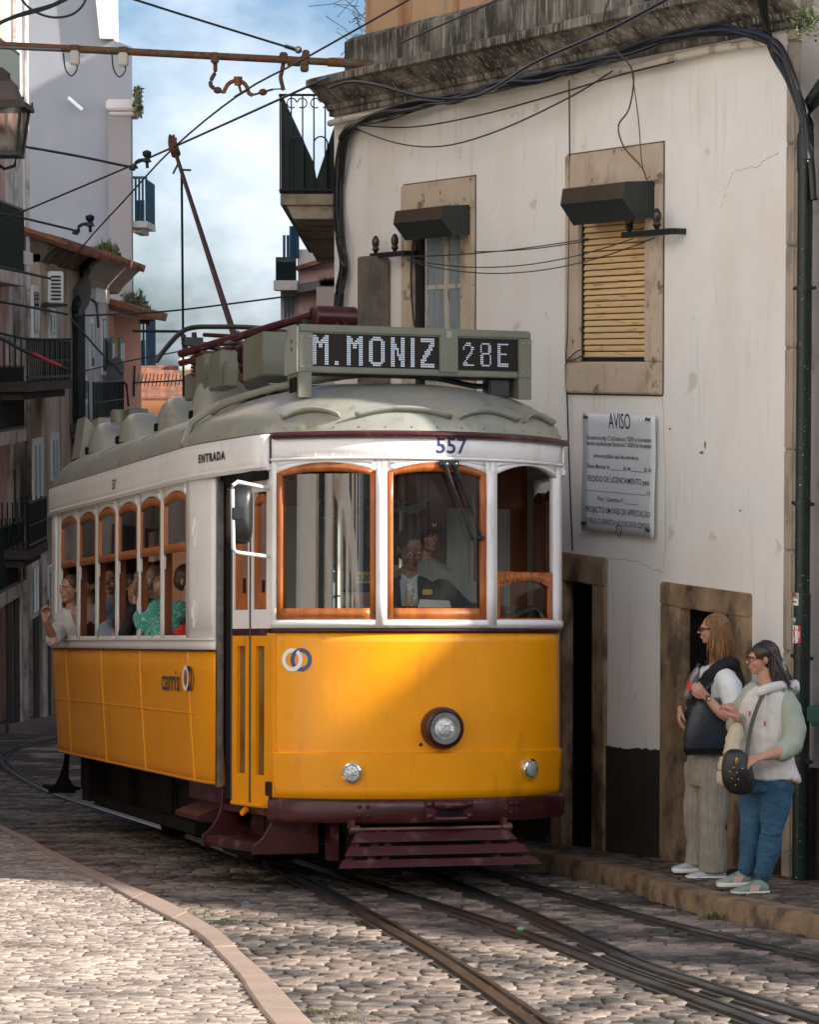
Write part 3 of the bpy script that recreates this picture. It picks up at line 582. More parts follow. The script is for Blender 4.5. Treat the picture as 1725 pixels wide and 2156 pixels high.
for k in range(6):
    g = MB(); P = [MH @ hw(x+rnd.uniform(-5, 5), y, -.06-rnd.uniform(0, .06)) for x, y in ((1590, 60), (1625, 95), (1665, 170), (1690, 250), (1706, 330), (1716, 420))]
    P[0] = MH @ hw(1600+rnd.uniform(-20, 20), -40, -.3); g.tube(smooth_pts(P, 5), rnd.choice([.01, .015, .02]), 6); tag(g.build('cable', BLACK, smooth=True), 'black cable dropping past the top right corner beside the drainpipe bend', 'cable', 'cables dropping at the right corner')
cables([([(735, 265, -.1), (830, 300, -.12), (930, 308, -.12), (1050, 275, -.12), (1200, 205, -.12), (1290, 150, -.14)], .006)], 'lower loose black cable sagging across the white wall above the windows')
cables([([(735, 262, -.1), (860, 268, -.12), (1000, 245, -.12), (1150, 205, -.12), (1300, 160, -.12), (1420, 130, -.12)], .006)], 'upper loose black cable sagging across the white wall above the windows')
cables([([(695, 185, -.4), (740, 172, -.42), (800, 180, -.42), (900, 205, -.4), (1010, 200, -.3), (1130, 130, -.5), (1290, 60, -.7), (1440, -20, -.9)], .014)], 'thick black cable looping along the front of the stained cornice')
cables([([(1199, 165, -.05), (1200, 400, -.03), (1196, 700, -.03), (1193, 760, -.03), (1200, 1000, -.03), (1206, 1160, -.03)], .006)], 'thin dark cable running straight down the wall left of the shuttered window', cat='cable')
BR = mat('brown_wire', (.12, .06, .035), .5)
cables([([(1290, -20, -.9), (1272, 40, -.85), (1285, 90, -.6), (1325, 135, -.3), (1335, 170, -.2), (1325, 230, -.16), (1303, 265, -.12), (1315, 310, -.1), (1352, 352, -.1), (1362, 378, -.2)], .006)], 'thin brown wire curling down to the box over the shuttered window', 'loose_wire', 'wire', BR)
cables([([(1330, 140, -.3), (1345, 250, -.2), (1352, 340, -.15), (1362, 378, -.2)], .004)], 'thin brown wire hanging straight to the box over the shuttered window', 'loose_wire', 'wire', BR)
cables([([(880, 478, -.05), (868, 530, -.05), (866, 600, -.04), (870, 660, -.04), (876, 700, -.04)], .009)], 'black cable hanging beside the narrow window of the white house', cat='cable')
cables([([(1194, 760, -.04), (1215, 740, -.06), (1232, 737, -.06)], .005), ([(1194, 760, -.04), (1215, 755, -.06), (1232, 745, -.06)], .005)], 'short cable ends tied to the sill of the shuttered window', cat='cable')
# weed at the top right
def leaves(mb, c, R_, n, sz, rnd, droop=0, M3=None):
    for k in range(n):
        d = V((rnd.gauss(0, 1), rnd.gauss(0, 1), rnd.gauss(0, 1))).normalized(); r = rnd.random()**.5; p = V(c)+V((d.x*R_[0], d.y*R_[1], d.z*R_[2]))*r+V((0, 0, -droop*r*rnd.random()))
        a = V((rnd.gauss(0, 1), rnd.gauss(0, 1), rnd.gauss(0, 1))).normalized(); b = a.cross(d+V((.01, .02, .03))).normalized(); s_ = sz*rnd.uniform(.5, 1.3)
        mb.add([p-a*s_, p+b*s_*.35, p+a*s_, p-b*s_*.35], [(0, 1, 2, 3)])
M_LEAF = mat('leaf_green', (.10, .14, .03), .7, col2=(.06, .09, .02), scale=9, island=.4); M_LEAFD = mat('leaf_dull', (.11, .11, .05), .8, col2=(.06, .065, .03), island=.4)
g = MB(); rnd = random.Random(4); leaves(g, MH @ hw(1705, 28, -.25), (.14, .14, .13), 260, .016, rnd, .1); tag(g.build('wall_weed', M_LEAF), 'leafy green weed sprouting from the wall at the top right corner', 'plant')
# ---- long balcony past the left corner
bal = thing('balcony', 'iron balcony with dark sheeting on a cracked stone slab left of the white house', 'balcony', Mx.Translation((0, 0, 0)))
zs_ = atY(640, 432, 25).z; zt2 = atY(640, 408, 25).z; zr = atY(592, 200, 25).z; xo = atY(590, 430, 25).x; xi = atY(704, 430, 25).x+.2
xo2 = atY(650, 500, 36).x
g = MB(); g.prism([(xo, 25), (xi, 25), (xi+.35, 36), (xo2, 36)], zs_-.0, zt2, lambda a, b, t: V((a, b, t))); g.prism([(xo+.05, 25.03), (xi, 25.03), (xi+.35, 36), (xo2+.05, 36)], zs_-.12, zs_, lambda a, b, t: V((a+.06*(t < zs_), b, t)))
g.build('slab', mat('cracked_slab', (.40, .34, .25), .85, col2=(.16, .12, .08), scale=2, lo=.45, hi=.6, bump=.6, bscale=9), bal, bev=.01)
g = MB(); g.add([(xo+.01, 25.02, zt2), (xo2+.01, 36, zt2), (xo2+.01, 36, zr), (xo+.01, 25.02, zr)], [(0, 1, 2, 3)])
g.grid(lambda u, v: V((xo+.02+u*.46, 25.05, zt2+(zr-zt2)*v*(max(.02, 1-u*1.15 if u < .62 else (u-.55)*1.6)))), lin(0, 1, 18), [0, 1]); g.build('sheeting', mat('dark_sheet', (.010, .022, .020), .7, bump=.3, bscale=6), bal, sol=.006)
g = MB(); r_ = .009
for zz in (zt2+.03, zr): g.tube([(xo, 25, zz), (xi, 25, zz)], .012, 6); g.tube([(xo, 25, zz), (xo2, 36, zz)], .014, 6)
for t in lin(0, 1, 6): x = xo+(xi-.18-xo)*t; g.tube([(x, 25, zt2), (x, 25, zr)], .007, 5)
for t in (.3, .72):
    x = xo+(xi-.18-xo)*t
    for sx in (-1, 1): g.tube([(x+sx*(.045+.042*cos(a)), 25, zr-.07+.042*sin(a)) for a in lin(-2.2, 3.0, 14)], .006, 5)
    g.tube([(x+.06*cos(a), 25, zr-.42+.06*sin(a)) for a in lin(0, pi, 10)], .007, 5); g.tube([(x-.06, 25, zr-.42), (x-.06, 25, zt2)], .007, 5); g.tube([(x+.06, 25, zr-.42), (x+.06, 25, zt2)], .007, 5)
g.build('railing', BLACK, bal)
# ---------------------------------------------------------------- houses on the left and far away
ML = Mx(((0, -1, 0, -6.9), (1, 0, 0, 48), (0, 0, 1, 0), (0, 0, 0, 1)))
def fl(px, py, off=0): return hitM(ML, px, py, 1, -off)
def bars(mb, a, b, z0, z1, n, r=.012, fn=None):
    for t in lin(0, 1, n): p = V(a).lerp(V(b), t); mb.tube([(p.x, p.y, z0), (p.x, p.y, z1)], r, 4)
M_PINK = mat('faded_pink_plaster', (.66, .42, .37), .9, col2=(.55, .36, .32), scale=1, layers=[((.22, .17, .14), 1.3, (1, 1, .5), .5, .75, .5)])
M_CREAM = mat('dirty_cream_plaster', (.62, .55, .45), .9, col2=(.42, .34, .25), scale=.9, str_=(1, 1, .5), layers=[((.16, .12, .08), 1.1, (2, 2, .4), .48, .72, .6), ((.5, .47, .42), 2, (1, 1, 1), .6, .72, .5)])
M_PALE = mat('pale_blue_grey_plaster', (.62, .62, .62), .9, col2=(.5, .5, .5), scale=1, layers=[((.16, .13, .10), 1.4, (2, 2, .4), .56, .72, .6)])
M_TOWER = mat('grey_tower_render', (.24, .245, .265), .9, col2=(.215, .22, .24), scale=.25, layers=[((.30, .29, .29), .4, (1, 1, .4), .5, .8, .5)])
M_TOWP = mat('pinkish_pilaster_render', (.25, .225, .22), .9, col2=(.225, .20, .20), scale=.4)
M_TILE = mat('terracotta_tiles', (.40, .135, .06), .85, col2=(.20, .075, .038), scale=3, bump=.5, island=.3, layers=[((.09, .07, .05), 2, (1, 1, 1), .45, .65, .7)])
M_IRON = mat('dark_green_iron', (.010, .022, .020), .5); M_STONEL = mat('pale_slab_stone', (.60, .57, .52), .85, layers=[((.15, .12, .1), 2, (1, 1, 1), .5, .7, .6)])
M_DWIN = mat('dark_window_glass', (.03, .04, .045), .12); M_WFR = mat('white_window_frame', (.78, .78, .74), .6); M_BLUE = mat('blue_iron', (.02, .07, .12), .5)
# pink house with balconies at the left edge
x1_ = fl(42, 700, -.4).x
pk = thing('pink_house', 'narrow pink and white house with stacked iron balconies at the left edge', 'house', ML)
g = MB(); g.b2((-6, .4, -8), (x1_, 5, 12)); g.build('wall', M_PINK, pk)
g = MB(); g.b2((x1_-.75, .33, -8), (x1_, .5, 12)); g.b2((x1_-1.9, .34, -8), (x1_-1.45, .5, 12)); g.pieces('pilaster', M_STONEL, pk)
for (yt, yb) in ((105, 186), (433, 573), (770, 905), (1098, 1232)):
    zt = fl(30, yt).z; zb = fl(30, yb).z; xb = fl(48 if yt > 200 else 39, yt).x
    b = MB(); b.b2((-6, -.05, zb-.22), (xb+.03, .4, zb)); o = b.build('balcony_slab', M_STONEL, pk)
    b = MB(); b.b2((-6, -.02, zt-.04), (xb, .02, zt)); b.b2((-6, -.015, zb), (xb, .015, zb+.05)); bars(b, (-3, 0, 0), (xb, 0, 0), zb, zt, 60, .014); bars(b, (xb, 0, 0), (xb, .4, 0), zb, zt, 6, .014); b.b2((-3, .03, zb+.1), (xb-.1, .05, zt-.25 if yt > 200 else zb+.3))
    b.build('railing', M_IRON, o)
    b = MB(); b.b2((x1_-1.3, .37, zb+.0), (x1_-.9, .5, zb+1.9)); b.build('window', M_DWIN, pk)
g = MB(); g.tube([(x1_+.02, .25, -8), (x1_+.02, .25, 12)], .04, 6); tag(g.build('gutter_pipe', M_STONEL, pk))
# cream house with tiled eaves
c0 = x1_+.02; c1 = fl(163, 700).x
ch = thing('cream_house', 'weathered cream house with tiled eaves, balcony and dark corner pipe behind the pink house', 'house', ML)
zc = fl(50, 472, .4).z
g = MB(); g.b2((c0, 0.02, -9), (c1, 6, zc-.3)); g.build('wall', M_CREAM, ch)
g = MB(); g.prism([(0, -.45), (-.12, -.3), (-.3, -.14), (-.42, -.08), (-.42, 0), (3, .9), (3, -.5)], c0, c1+.2, lambda a, b, t: V((t, a, zc+b))); g.build('eaves', mat('dark_eaves', (.20, .15, .10), .9, col2=(.06, .045, .03), scale=2), ch)
g = MB()
for k in range(34):
    t = c0+(c1-c0)*k/33; g.lathe([(.09, -.5), (.09, 2.6)], (t, -.02, zc+.02), ax=(0, .92, .30), n=6)
g.build('roof_tiles', M_TILE, ch)
def win(par, px0, px1, y0, y1, off=0, shutter=False):
    a = fl(px0, y0, off); b = fl(px1, y1, off); z1 = fl((px0+px1)/2, y0, off).z; z0 = fl((px0+px1)/2, y1, off).z
    m = MB(); m.b2((a.x, -off-.03, z0), (b.x, -off+.02, z1)); o = m.build('window', M_WFR, par)
    m = MB(); n = 2; w_ = (b.x-a.x)
    for k in range(n): m.b2((a.x+w_*(.12+k*.42), -off-.045, z0+.1), (a.x+w_*(.46+k*.42), -off-.031, z1-.12))
    m.build('pane', M_DWIN, o); return o
for q in ((66, 79, 601, 712), (102, 115, 650, 712), (68, 89, 922, 1122), (107, 122, 912, 1010), (64, 78, 1180, 1300), (100, 113, 1190, 1310)): win(ch, *q)
for (px, w_, y0, y1) in ((47, 21, 527, 560), (104, 14, 531, 562), (124, 10, 531, 560)):
    a = fl(px, y0); b = fl(px+w_, y1); m = MB(); m.b2((a.x, -.01, b.z), (b.x, .03, a.z)); m.build('lit_patch', mat('lit_patch_white', (.78, .76, .7), .7), ch)  # white panels stand in for lit patches high on the wall
def balc(par, px0, px1, yt, yb, off=.5, n=26, m1=None, m2=None):
    a = fl(px0, yt, off).x; b = fl(px1, yt, off).x; zt = fl(px1, yt, off).z; zb = fl(px1, yb, off).z
    s_ = MB(); s_.b2((a, -off, zb-.16), (b, .05, zb)); s_.b2((a+.1, -off+.12, zb-.3), (b-.1, .05, zb-.16)); o = s_.build('balcony_slab', m1 or mat('dark_slab', (.07, .055, .045), .9), par)
    r_ = MB(); bars(r_, (a, -off+.03, 0), (b, -off+.03, 0), zb, zt, n, .013); bars(r_, (a, -off+.03, 0), (a, .02, 0), zb, zt, 6, .013); bars(r_, (b, -off+.03, 0), (b, .02, 0), zb, zt, 6, .013)
    r_.b2((a, -off+.01, zt-.03), (b, -off+.05, zt)); r_.b2((a, -off+.01, zb+.06), (b, -off+.05, zb+.1)); r_.b2((a, -off+.01, (zt+zb)/2-.01), (b, -off+.05, (zt+zb)/2+.01))
    r_.build('railing', m2 or M_IRON, o)
balc(ch, 60, 150, 716, 800); balc(ch, 62, 100, 1044, 1140, .45)
g = MB(); q = fl(153, 700); g.tube([(q.x, -.12, -9), (q.x, -.12, zc-1.1), (q.x+.5, -.2, zc-.45), (q.x+.9, -.3, zc-.15)], .13, 8); g.build('corner_pipe', M_IRON, ch)
g = MB()
for px in (18, 34, 75, 100): a = fl(px, 1300); g.b2((a.x-.3, -.02, -8), (a.x+.3, .02, fl(px, 1262).z))
g.pieces('street_door', mat('dim_door', (.05, .045, .04), .8), ch)
g = MB()
for px in (40, 52, 92, 118): a = fl(px, 1300); g.b2((a.x-.12, -.05, -8), (a.x+.12, .02, fl(px, 1170).z))
g.pieces('door_trim', M_STONEL, ch)
# pale house after the pipe
c2 = fl(229, 700).x
ph = thing('pale_house', 'pale blue grey house with rounded cornice under a weedy tiled roof edge', 'house', ML)
zp = fl(200, 560).z
g = MB(); g.b2((c1+.02, .0, -9), (c2, 6, zp)); g.build('wall', M_PALE, ph)
g = MB(); g.prism([(0, -.5), (-.1, -.35), (-.4, -.05), (-.55, .08), (-.55, .2), (3, 1), (3, -.5)], c1+.1, c2+2.2, lambda a, b, t: V((t, a, zp+b))); g.build('cornice', mat('buff_cornice', (.42, .36, .28), .9, col2=(.3, .25, .19)), ph)
g = MB(); 
for k in range(30): t = c1+(c2+2.2-c1)*k/29; g.lathe([(.1, -.65), (.1, 2)], (t, .0, zp+.28), ax=(0, .95, .28), n=6)
g.build('roof_tiles', M_TILE, ph)
for q in ((171, 181, 790, 850), (188, 195, 670, 780), (212, 221, 660, 790)): win(ph, *q)
balc(ph, 199, 262, 800, 880, .5, 24)
g = MB(); a = fl(200, 580); b = fl(229, 640); g.b2((a.x, -.02, b.z), (b.x, .01, a.z)); g.build('sunlit_patch', mat('sunlit_patch_white', (.80, .79, .76), .8), ph)  # pale panel puts the sunlit patch of wall into its colour
# pink far house
c3 = fl(276, 700).x+1.5
fp = thing('salmon_house', 'small salmon pink house with green framed windows beneath the grey tower', 'house', ML)
zq = fl(255, 668).z
g = MB(); g.b2((c2+.02, -.1, -9), (c3, 5, zq)); g.build('wall', mat('salmon_plaster', (.55, .27, .19), .9, col2=(.48, .24, .18), scale=1), fp)
g = MB(); g.b2((c2+.0, -.55, zq), (c3+.3, 5, zq+.14)); g.build('cornice', M_STONEL, fp)
g = MB()
for k in range(30): t = c2+(c3+.3-c2)*k/29; g.lathe([(.12, -.75), (.12, 2)], (t, .0, zq+.25), ax=(0, .95, .25), n=6)
g.build('roof_tiles', M_TILE, fp)
for q in ((231, 238, 712, 800), (248, 259, 712, 770)):
    o = win(fp, *q, off=.1); o.data.materials[0] = mat('green_frame', (.06, .15, .10), .6)
# weeds on roofs
rnd = random.Random(5)
for (px, py, off, sx, n, lab) in ((215, 518, .4, 1.8, 500, 'tall green weeds growing along the eaves of the pale house'), (285, 632, .2, 1.6, 380, 'dry grassy weeds on the roof edge of the salmon house'), (290, 215, .0, .35, 130, 'small weed growing off the ledge of the grey tower')):
    c = atY(px, py, 66 if px < 280 else 72) if px != 290 or py > 500 else atY(px, py, 89); g = MB()
    w_ = (35 if px == 215 else 28 if px == 285 else 5)/6000*c.y
    for k in range(n):
        p = c+V((rnd.uniform(-1, 1)*w_, rnd.uniform(-.2, .2), -.3-rnd.random()*.3 if px != 290 else rnd.uniform(-.5, .3))); p.z += -(p.x-c.x)*.45 if px < 285 else 0
        hgt = rnd.uniform(.1, .75)*(.6+.4*sin(p.x*7)); d = V((rnd.uniform(-.35, .35), 0, 1))*hgt; s_ = V((.035, 0, 0))
        g.add([p-s_, p+s_, p+d], [(0, 1, 2)]); leaves(g, p+d*.7, (.1, .1, .1), 2, .09, rnd)
    tag(g.build('roof_weeds', M_LEAF if px == 215 else M_LEAFD), lab, 'plant')
# AC unit and dishes
def facedM(px, py, Y, rz=0): return Mx.Translation(atY(px, py, Y)) @ Mx.Rotation(rz, 4, 'Z')
t = thing('air_conditioner', 'white air conditioner unit with slatted grille hung on the cream house', 'air conditioner', facedM(115, 605, 53.8, radians(25)))
g = MB(); g.bb((-.16, -.1, -.3), (.14, .7, .3), .02); g.build('casing', M_WFR, t)
g = MB(); [g.b2((-.11, -.115, -.24+k*.07), (.08, -.1, -.205+k*.07)) for k in range(7)]; g.build('grille', M_IRON, t)
g = MB(); g.b2((-.35, -.15, -.36), (.2, .7, -.31)); g.build('bracket', M_IRON, t)
def dish(px, py, Y, R_, lab):
    t = thing('satellite_dish', lab, 'satellite dish', facedM(px, py, Y, radians(-52)))
    g = MB(); Rm = Mx.Rotation(radians(-14), 3, 'X')
    g.loft([[Rm @ V((r*R_*.9*cos(a), -.12+.16*r*r*-1+.16, r*R_*sin(a))) for a in lin(0, 2*pi, 25)[:-1]] for r in lin(.02, 1, 6)]); g.build('reflector', mat('dish_grey', (.26, .26, .26), .5, col2=(.2, .2, .2), scale=2), t, smooth=True, sol=.01)
    g = MB(); g.tube([(0, .1, 0), (0, .25, -.1), (0, .3, -.6)], .03, 6); g.tube([(0, -.1, -R_*.8), (0, -.5, -.1)], .015, 5); g.box((0, -.5, -.08), (.08, .12, .08)); g.build('mount', M_IRON, t)
dish(180, 628, 58.5, .42, 'grey satellite dish beside the dark corner pipe, the higher of two'); dish(246, 800, 64.5, .50, 'grey satellite dish above the far balcony, the lower of two')
# grey tower
tw = thing('grey_tower_house', 'tall plain grey building with pinkish corner pilaster and white chimney behind the left houses', 'building', Mx.Translation((0, 0, 0)))
YT = 90
def tz(py, Y=YT): return atY(0, py, Y).z
def tx(px, Y=YT): return atY(px, 0, Y).x*1.0
g = MB(); P = [(tx(-40), -12), (tx(277), -12), (tx(277), tz(99)), (tx(212), tz(75)), (tx(190), tz(-80)), (tx(-40), tz(-160))]
g.prism(P, YT, YT+12, lambda a, b, t: V((a-.12*(t-YT), t, b))); g.build('wall', M_TOWER, tw)
g = MB(); g.b2((tx(228), YT-.3, -12), (tx(276), YT+.2, tz(235))); g.build('pilaster', M_TOWP, tw)
g = MB(); g.bb((tx(225), YT-.55, tz(235)), (tx(292), YT+1.5, tz(212)), .05); g.bb((tx(230), YT-.4, tz(245)), (tx(284), YT+1.2, tz(235)), .04); g.build('pilaster_cap', mat('pale_cap', (.52, .46, .44), .8), tw)
g = MB(); g.prism([(tx(212), tz(84)), (tx(240), tz(84)), (tx(239), tz(-60)), (tx(198), tz(-60))], YT-.4, YT+1.2, lambda a, b, t: V((a, t, b))); g.build('chimney', mat('white_chimney', (.72, .72, .72), .8), tw)
for (yt, yb) in ((372, 462), (662, 770)):
    x0 = tx(277)-.12; x1 = tx(301); s_ = MB(); s_.b2((x0, YT+1, tz(yb+14)), (x1, YT+4, tz(yb))); s_.b2((x0, YT+1.2, tz(yb+24)), (x1-.2, YT+3.8, tz(yb+14))); o = s_.build('balcony_slab', M_STONEL, tw)
    r_ = MB(); bars(r_, (x0, YT+1.05, 0), (x1-.03, YT+1.05, 0), tz(yb), tz(yt), 5, .035); bars(r_, (x1-.04, YT+1.05, 0), (x1-.04, YT+4, 0), tz(yb), tz(yt), 12, .025); r_.b2((x0, YT+1, tz(yt)), (x1, YT+1.1, tz(yt)+.08)); r_.b2((x0+.1, YT+1.15, tz(yb)), (x1-.1, YT+1.2, tz((yt+yb)/2))); r_.build('railing', M_BLUE, o)
g = MB(); g.tube([atY(143, 205, YT-.4), atY(173, 231, YT-.4)], .06, 6); g.build('tube_light', M_WFR, tw)
# house with terracotta roof beyond the tram
rh = thing('tiled_roof_house', 'low house with a weathered terracotta tiled roof far behind the tram', 'house', Mx.Translation((0, 0, 0)))
Y0 = 78; a = atY(268, 842, Y0); b = atY(430, 842, Y0); c = atY(420, 774, Y0+6); d = atY(268, 776, Y0+6)
g = MB(); n = 40
for k in range(n):
    t = (k+.5)/n; p = a.lerp(b, t); q = d.lerp(c, t); pts = [p.lerp(q, s_)+V((0, 0, .02*(i % 2))) for i, s_ in enumerate(lin(0, 1, 16))]
    g.tube(pts, .062, 6)
g.build('roof', M_TILE, rh)
g = MB(); g.add([a-V((0, 0, 0)), b, c-V((0, 0, .03)), d-V((0, 0, .03)), a+V((0, 0, -7)), b+V((0, 0, -7)), c+V((0, 0, -9)), d+V((0, 0, -9))], [(0, 1, 2, 3), (0, 1, 5, 4), (1, 2, 6, 5), (3, 0, 4, 7), (2, 3, 7, 6)]); g.build('wall', mat('orange_wall', (.5, .22, .10), .9), rh)
g = MB(); g.bb(atY(375, 800, Y0+5), atY(402, 752, Y0+6), .05); g.build('chimney', M_STONEL, rh)
# TV antenna
an = thing('tv_antenna', 'horizontal television antenna in front of the terracotta roof', 'antenna', Mx.Translation(atY(330, 815, 70)))
def al(px, py): return atY(px, py, 70)-atY(330, 815, 70)
g = MB(); g.tube([al(262, 807), al(405, 800)], .02, 4); g.tube([al(283, 770), al(281, 835)], .025, 4)
for k in range(12): x = 290+k*8; g.tube([al(x, 806)+V((0, -.3, -.08)), al(x, 800)+V((0, .3, .14))], .012, 4)
g.build('aerial', M_IRON, an)
# far building right of the sky gap
fb = thing('far_white_house', 'distant white and pink house with dark roof railings beneath the long balcony', 'house', Mx.Translation((0, 0, 0)))
YF = 62
def fz(py): return atY(0, py, YF).z
def fx(px): return atY(px, 0, YF).x
def fbx(n_, a, b, c_, d_, m, y0=0, y1=3, par=None): q = MB(); q.b2((fx(a), YF+y0, fz(c_)), (fx(b), YF+y1, fz(d_))); return q.build(n_, m, par or fb)
fbx('wall', 587, 735, 612, 1150, mat('far_white_plaster', (.58, .56, .54), .9, col2=(.5, .48, .46)), .5, 8)
fbx('attic_wall', 624, 735, 524, 570, mat('far_white_render', (.72, .70, .69), .9), .3, 5)
fbx('pink_wall', 626, 735, 568, 700, M_PINK, .1, .49)
q = MB(); q.prism([(fx(614), fz(620)), (fx(735), fz(598)), (fx(735), fz(580)), (fx(622), fz(600))], YF-.4, YF+.09, lambda a, b, t: V((a, t, b))); q.build('roof_edge', mat('slate_edge', (.16, .15, .15), .8), fb)
q = MB(); q.prism([(fx(624), fz(570)), (fx(735), fz(536)), (fx(735), fz(528)), (fx(624), fz(561))], YF-.3, YF+.29, lambda a, b, t: V((a, t, b))); q.build('tile_edge', M_TILE, fb)
o = fbx('balcony_slab', 577, 627, 592, 612, M_STONEL, -.6, .5)
q = MB(); bars(q, (fx(583), YF-.5, 0), (fx(623), YF-.5, 0), fz(592), fz(545), 12, .018); q.b2((fx(582), YF-.53, fz(547)), (fx(624), YF-.47, fz(543))); q.b2((fx(584), YF-.45, fz(592)), (fx(622), YF-.43, fz(553))); q.build('railing', M_IRON, o)
q = MB()
for px in (597, 605, 613, 619, 624): q.tube([(fx(px), YF, fz(544)), (fx(px), YF, fz(476 if px > 610 else 495))], .03 if px < 612 else .05, 4)
q.b2((fx(612), YF+.1, fz(544)), (fx(627), YF+.2, fz(486))); q.build('roof_railing', M_BLUE, fb)
q = MB()
for px in (595, 603, 611): q.b2((fx(px), YF+.45, fz(680)), (fx(px+4), YF+.5, fz(625)))
q.build('window', M_DWIN, fb)
fbx('chimney', 667, 735, 606, 700, mat('buff_chimney', (.46, .40, .33), .9), -.6, .09)
g = MB(); c = V((fx(692), YF-.4, fz(603))); rnd = random.Random(6)
for k in range(160): p = c+V((rnd.uniform(-.16, .16), 0, 0)); d = V((rnd.uniform(-.12, .12), 0, rnd.uniform(.08, .26))); g.add([p-V((.008, 0, 0)), p+V((.008, 0, 0)), p+d], [(0, 1, 2)])
tag(g.build('roof_weeds', M_LEAFD), 'dry tuft of weeds on the buff chimney behind the long balcony', 'plant')
g = MB(); c = MH @ V((LX+.05, .3, hw(700, 90).z)); rnd = random.Random(8)
for k in range(70):
    p = c+V((rnd.uniform(-.1, .05), 0, rnd.uniform(-.7, .5))); d = V((-abs(rnd.gauss(0, .16)), rnd.uniform(-.1, .1), rnd.gauss(0, .12))); g.tube([p, p+d*.5+V((0, 0, .02)), p+d], .003, 3); leaves(g, p+d, (.03, .03, .03), 2, .014, rnd)
tag(g.build('dry_bush', M_LEAFD), 'dry twiggy bush hanging from the upper left corner of the white house', 'plant')
# house across the street, out of frame to the left of the camera: it lights and fills the tram windows
oh = thing('opposite_house', 'pale facade with stone window surrounds mirrored in the tram windscreen', 'house', MPL @ Mx.Translation((-5.2, 3, 0)) @ Mx.Rotation(ALPHA, 4, 'X'))
g = MB(); g.b2((-4, -9, -4), (0, 11, 10)); g.build('wall', mat('opposite_plaster', (.78, .75, .69), .9, col2=(.72, .69, .63), scale=.6, layers=[((.3, .24, .18), .9, (1, 1, .5), .55, .75, .5)]), oh)
for y in (-7, -4, -1, 2, 5, 8):
    for z in (.2, 3.6, 7):
        g = MB(); g.b2((-.02, y-.75, z-.2), (.06, y-.5, z+2.3)); g.b2((-.02, y+.5, z-.2), (.06, y+.75, z+2.3)); g.b2((-.02, y-.75, z+2.3), (.07, y+.75, z+2.55)); f_ = g.build('window', M_TRIM, oh)
        g = MB(); g.b2((-.03, y-.5, z-.2), (.02, y+.5, z+2.3)); g.build('pane', M_DWIN, f_)

# unseen block added behind the white house to keep the far street in shade
hb = thing('added_shade_block', 'unseen tall block added behind the white corner house to shade the far street', 'building', Mx.Translation((0, 0, 0)))
g = MB(); g.b2((1.9, 26, -6), (14, 30.98, 12)); g.b2((1.2, 31, -6), (14, 60.4, 10.6)); g.b2((1.2, 62.2, -6), (14, 72, 10.6)); g.b2((1.2, 82, -6), (14, 97, 17.4)); g.pieces('wall', M_CREAM, hb)

sh_ = thing('added_side_house', 'unseen tall buff house added on the left to darken the tram side windows', 'house', Mx.Translation((0, 0, 0)))  # unseen house added to darken the tram side and its window reflections
g = MB(); g.b2((-13, 17, -6), (-7.0, 44, 9)); g.build('wall', M_CREAM, sh_)
for y in (19, 22.5, 26, 29.5, 33, 36.5, 40):
    for z in (-2, 1.4, 4.8): g = MB(); g.b2((-7.02, y, z), (-6.96, y+1.1, z+1.9)); g.build('window', M_DWIN, sh_)

rb_ = thing('added_rear_house', 'unseen backlit house added behind the camera to darken the tram centre windscreen', 'house', Mx.Translation((0, 0, 0)))  # unseen house added to keep bright sky out of the windscreen reflection
g = MB(); g.b2((-6, -22, -4), (62, -16, 13)); g.build('wall', M_CREAM, rb_)
for x in range(-3, 21, 3):
    for z in (1, 4.6, 8.2): g = MB(); g.b2((x, -16.02, z), (x+1.1, -15.95, z+2)); g.build('window', M_DWIN, rb_)

# unseen house placed outside the right edge so its roof edge shades the street
def AB(n_, t_, z_): return S(.766*n_-.643*t_, .643*n_+.766*t_, z_)
lb = thing('shade_casting_house', 'unseen plain house placed outside the right edge so that its roof shades the street', 'house', Mx.Translation((0, 0, 0)))
D_ = 8.0; n0_ = 9.86+D_; g = MB()
g.add([AB(n0_, t, z) for t in (-32, 8.5) for z in (-1, 8.0)]+[AB(n0_+5, t, z) for t in (-32, 4.0) for z in (-1, 8.0)], [(0, 1, 3, 2), (4, 6, 7, 5), (0, 4, 5, 1), (2, 3, 7, 6), (0, 2, 6, 4), (1, 5, 7, 3)]); g.build('wall', M_WALL, lb)
# ---------------------------------------------------------------- tram
TH = radians(16.8); U0, V0 = .175, 17.6
MTR = MPL @ Mx.Translation((U0, V0, 0)) @ Mx.Rotation(TH, 4, 'Z')
def tp(px, py, ax, val): return hitM(MTR, px, py, ax, val)
tram = thing('tram', 'yellow and white vintage tram numbered 557 with grey roof on the curved street track', 'tram', MTR)
def pt(name, mb, m, par=None, **k): return mb.build(name, m, par or tram, **k)
HWD, BUL, LEN = .943, .42, 8.8
RR = (HWD**2+BUL**2)/(2*BUL); PH = math.asin(HWD/RR); ARC = RR*PH
def fr(s, z, off=0):           # front surface by arc length
    a = s/RR; e = 0
    if z < .872: e = .004+.018*(z-.585)/.287
    r = RR+off+e; return V((r*sin(a), RR-r*cos(a), z))
ZB, ZR = 1.60, 2.86            # belt on the front, roof rim
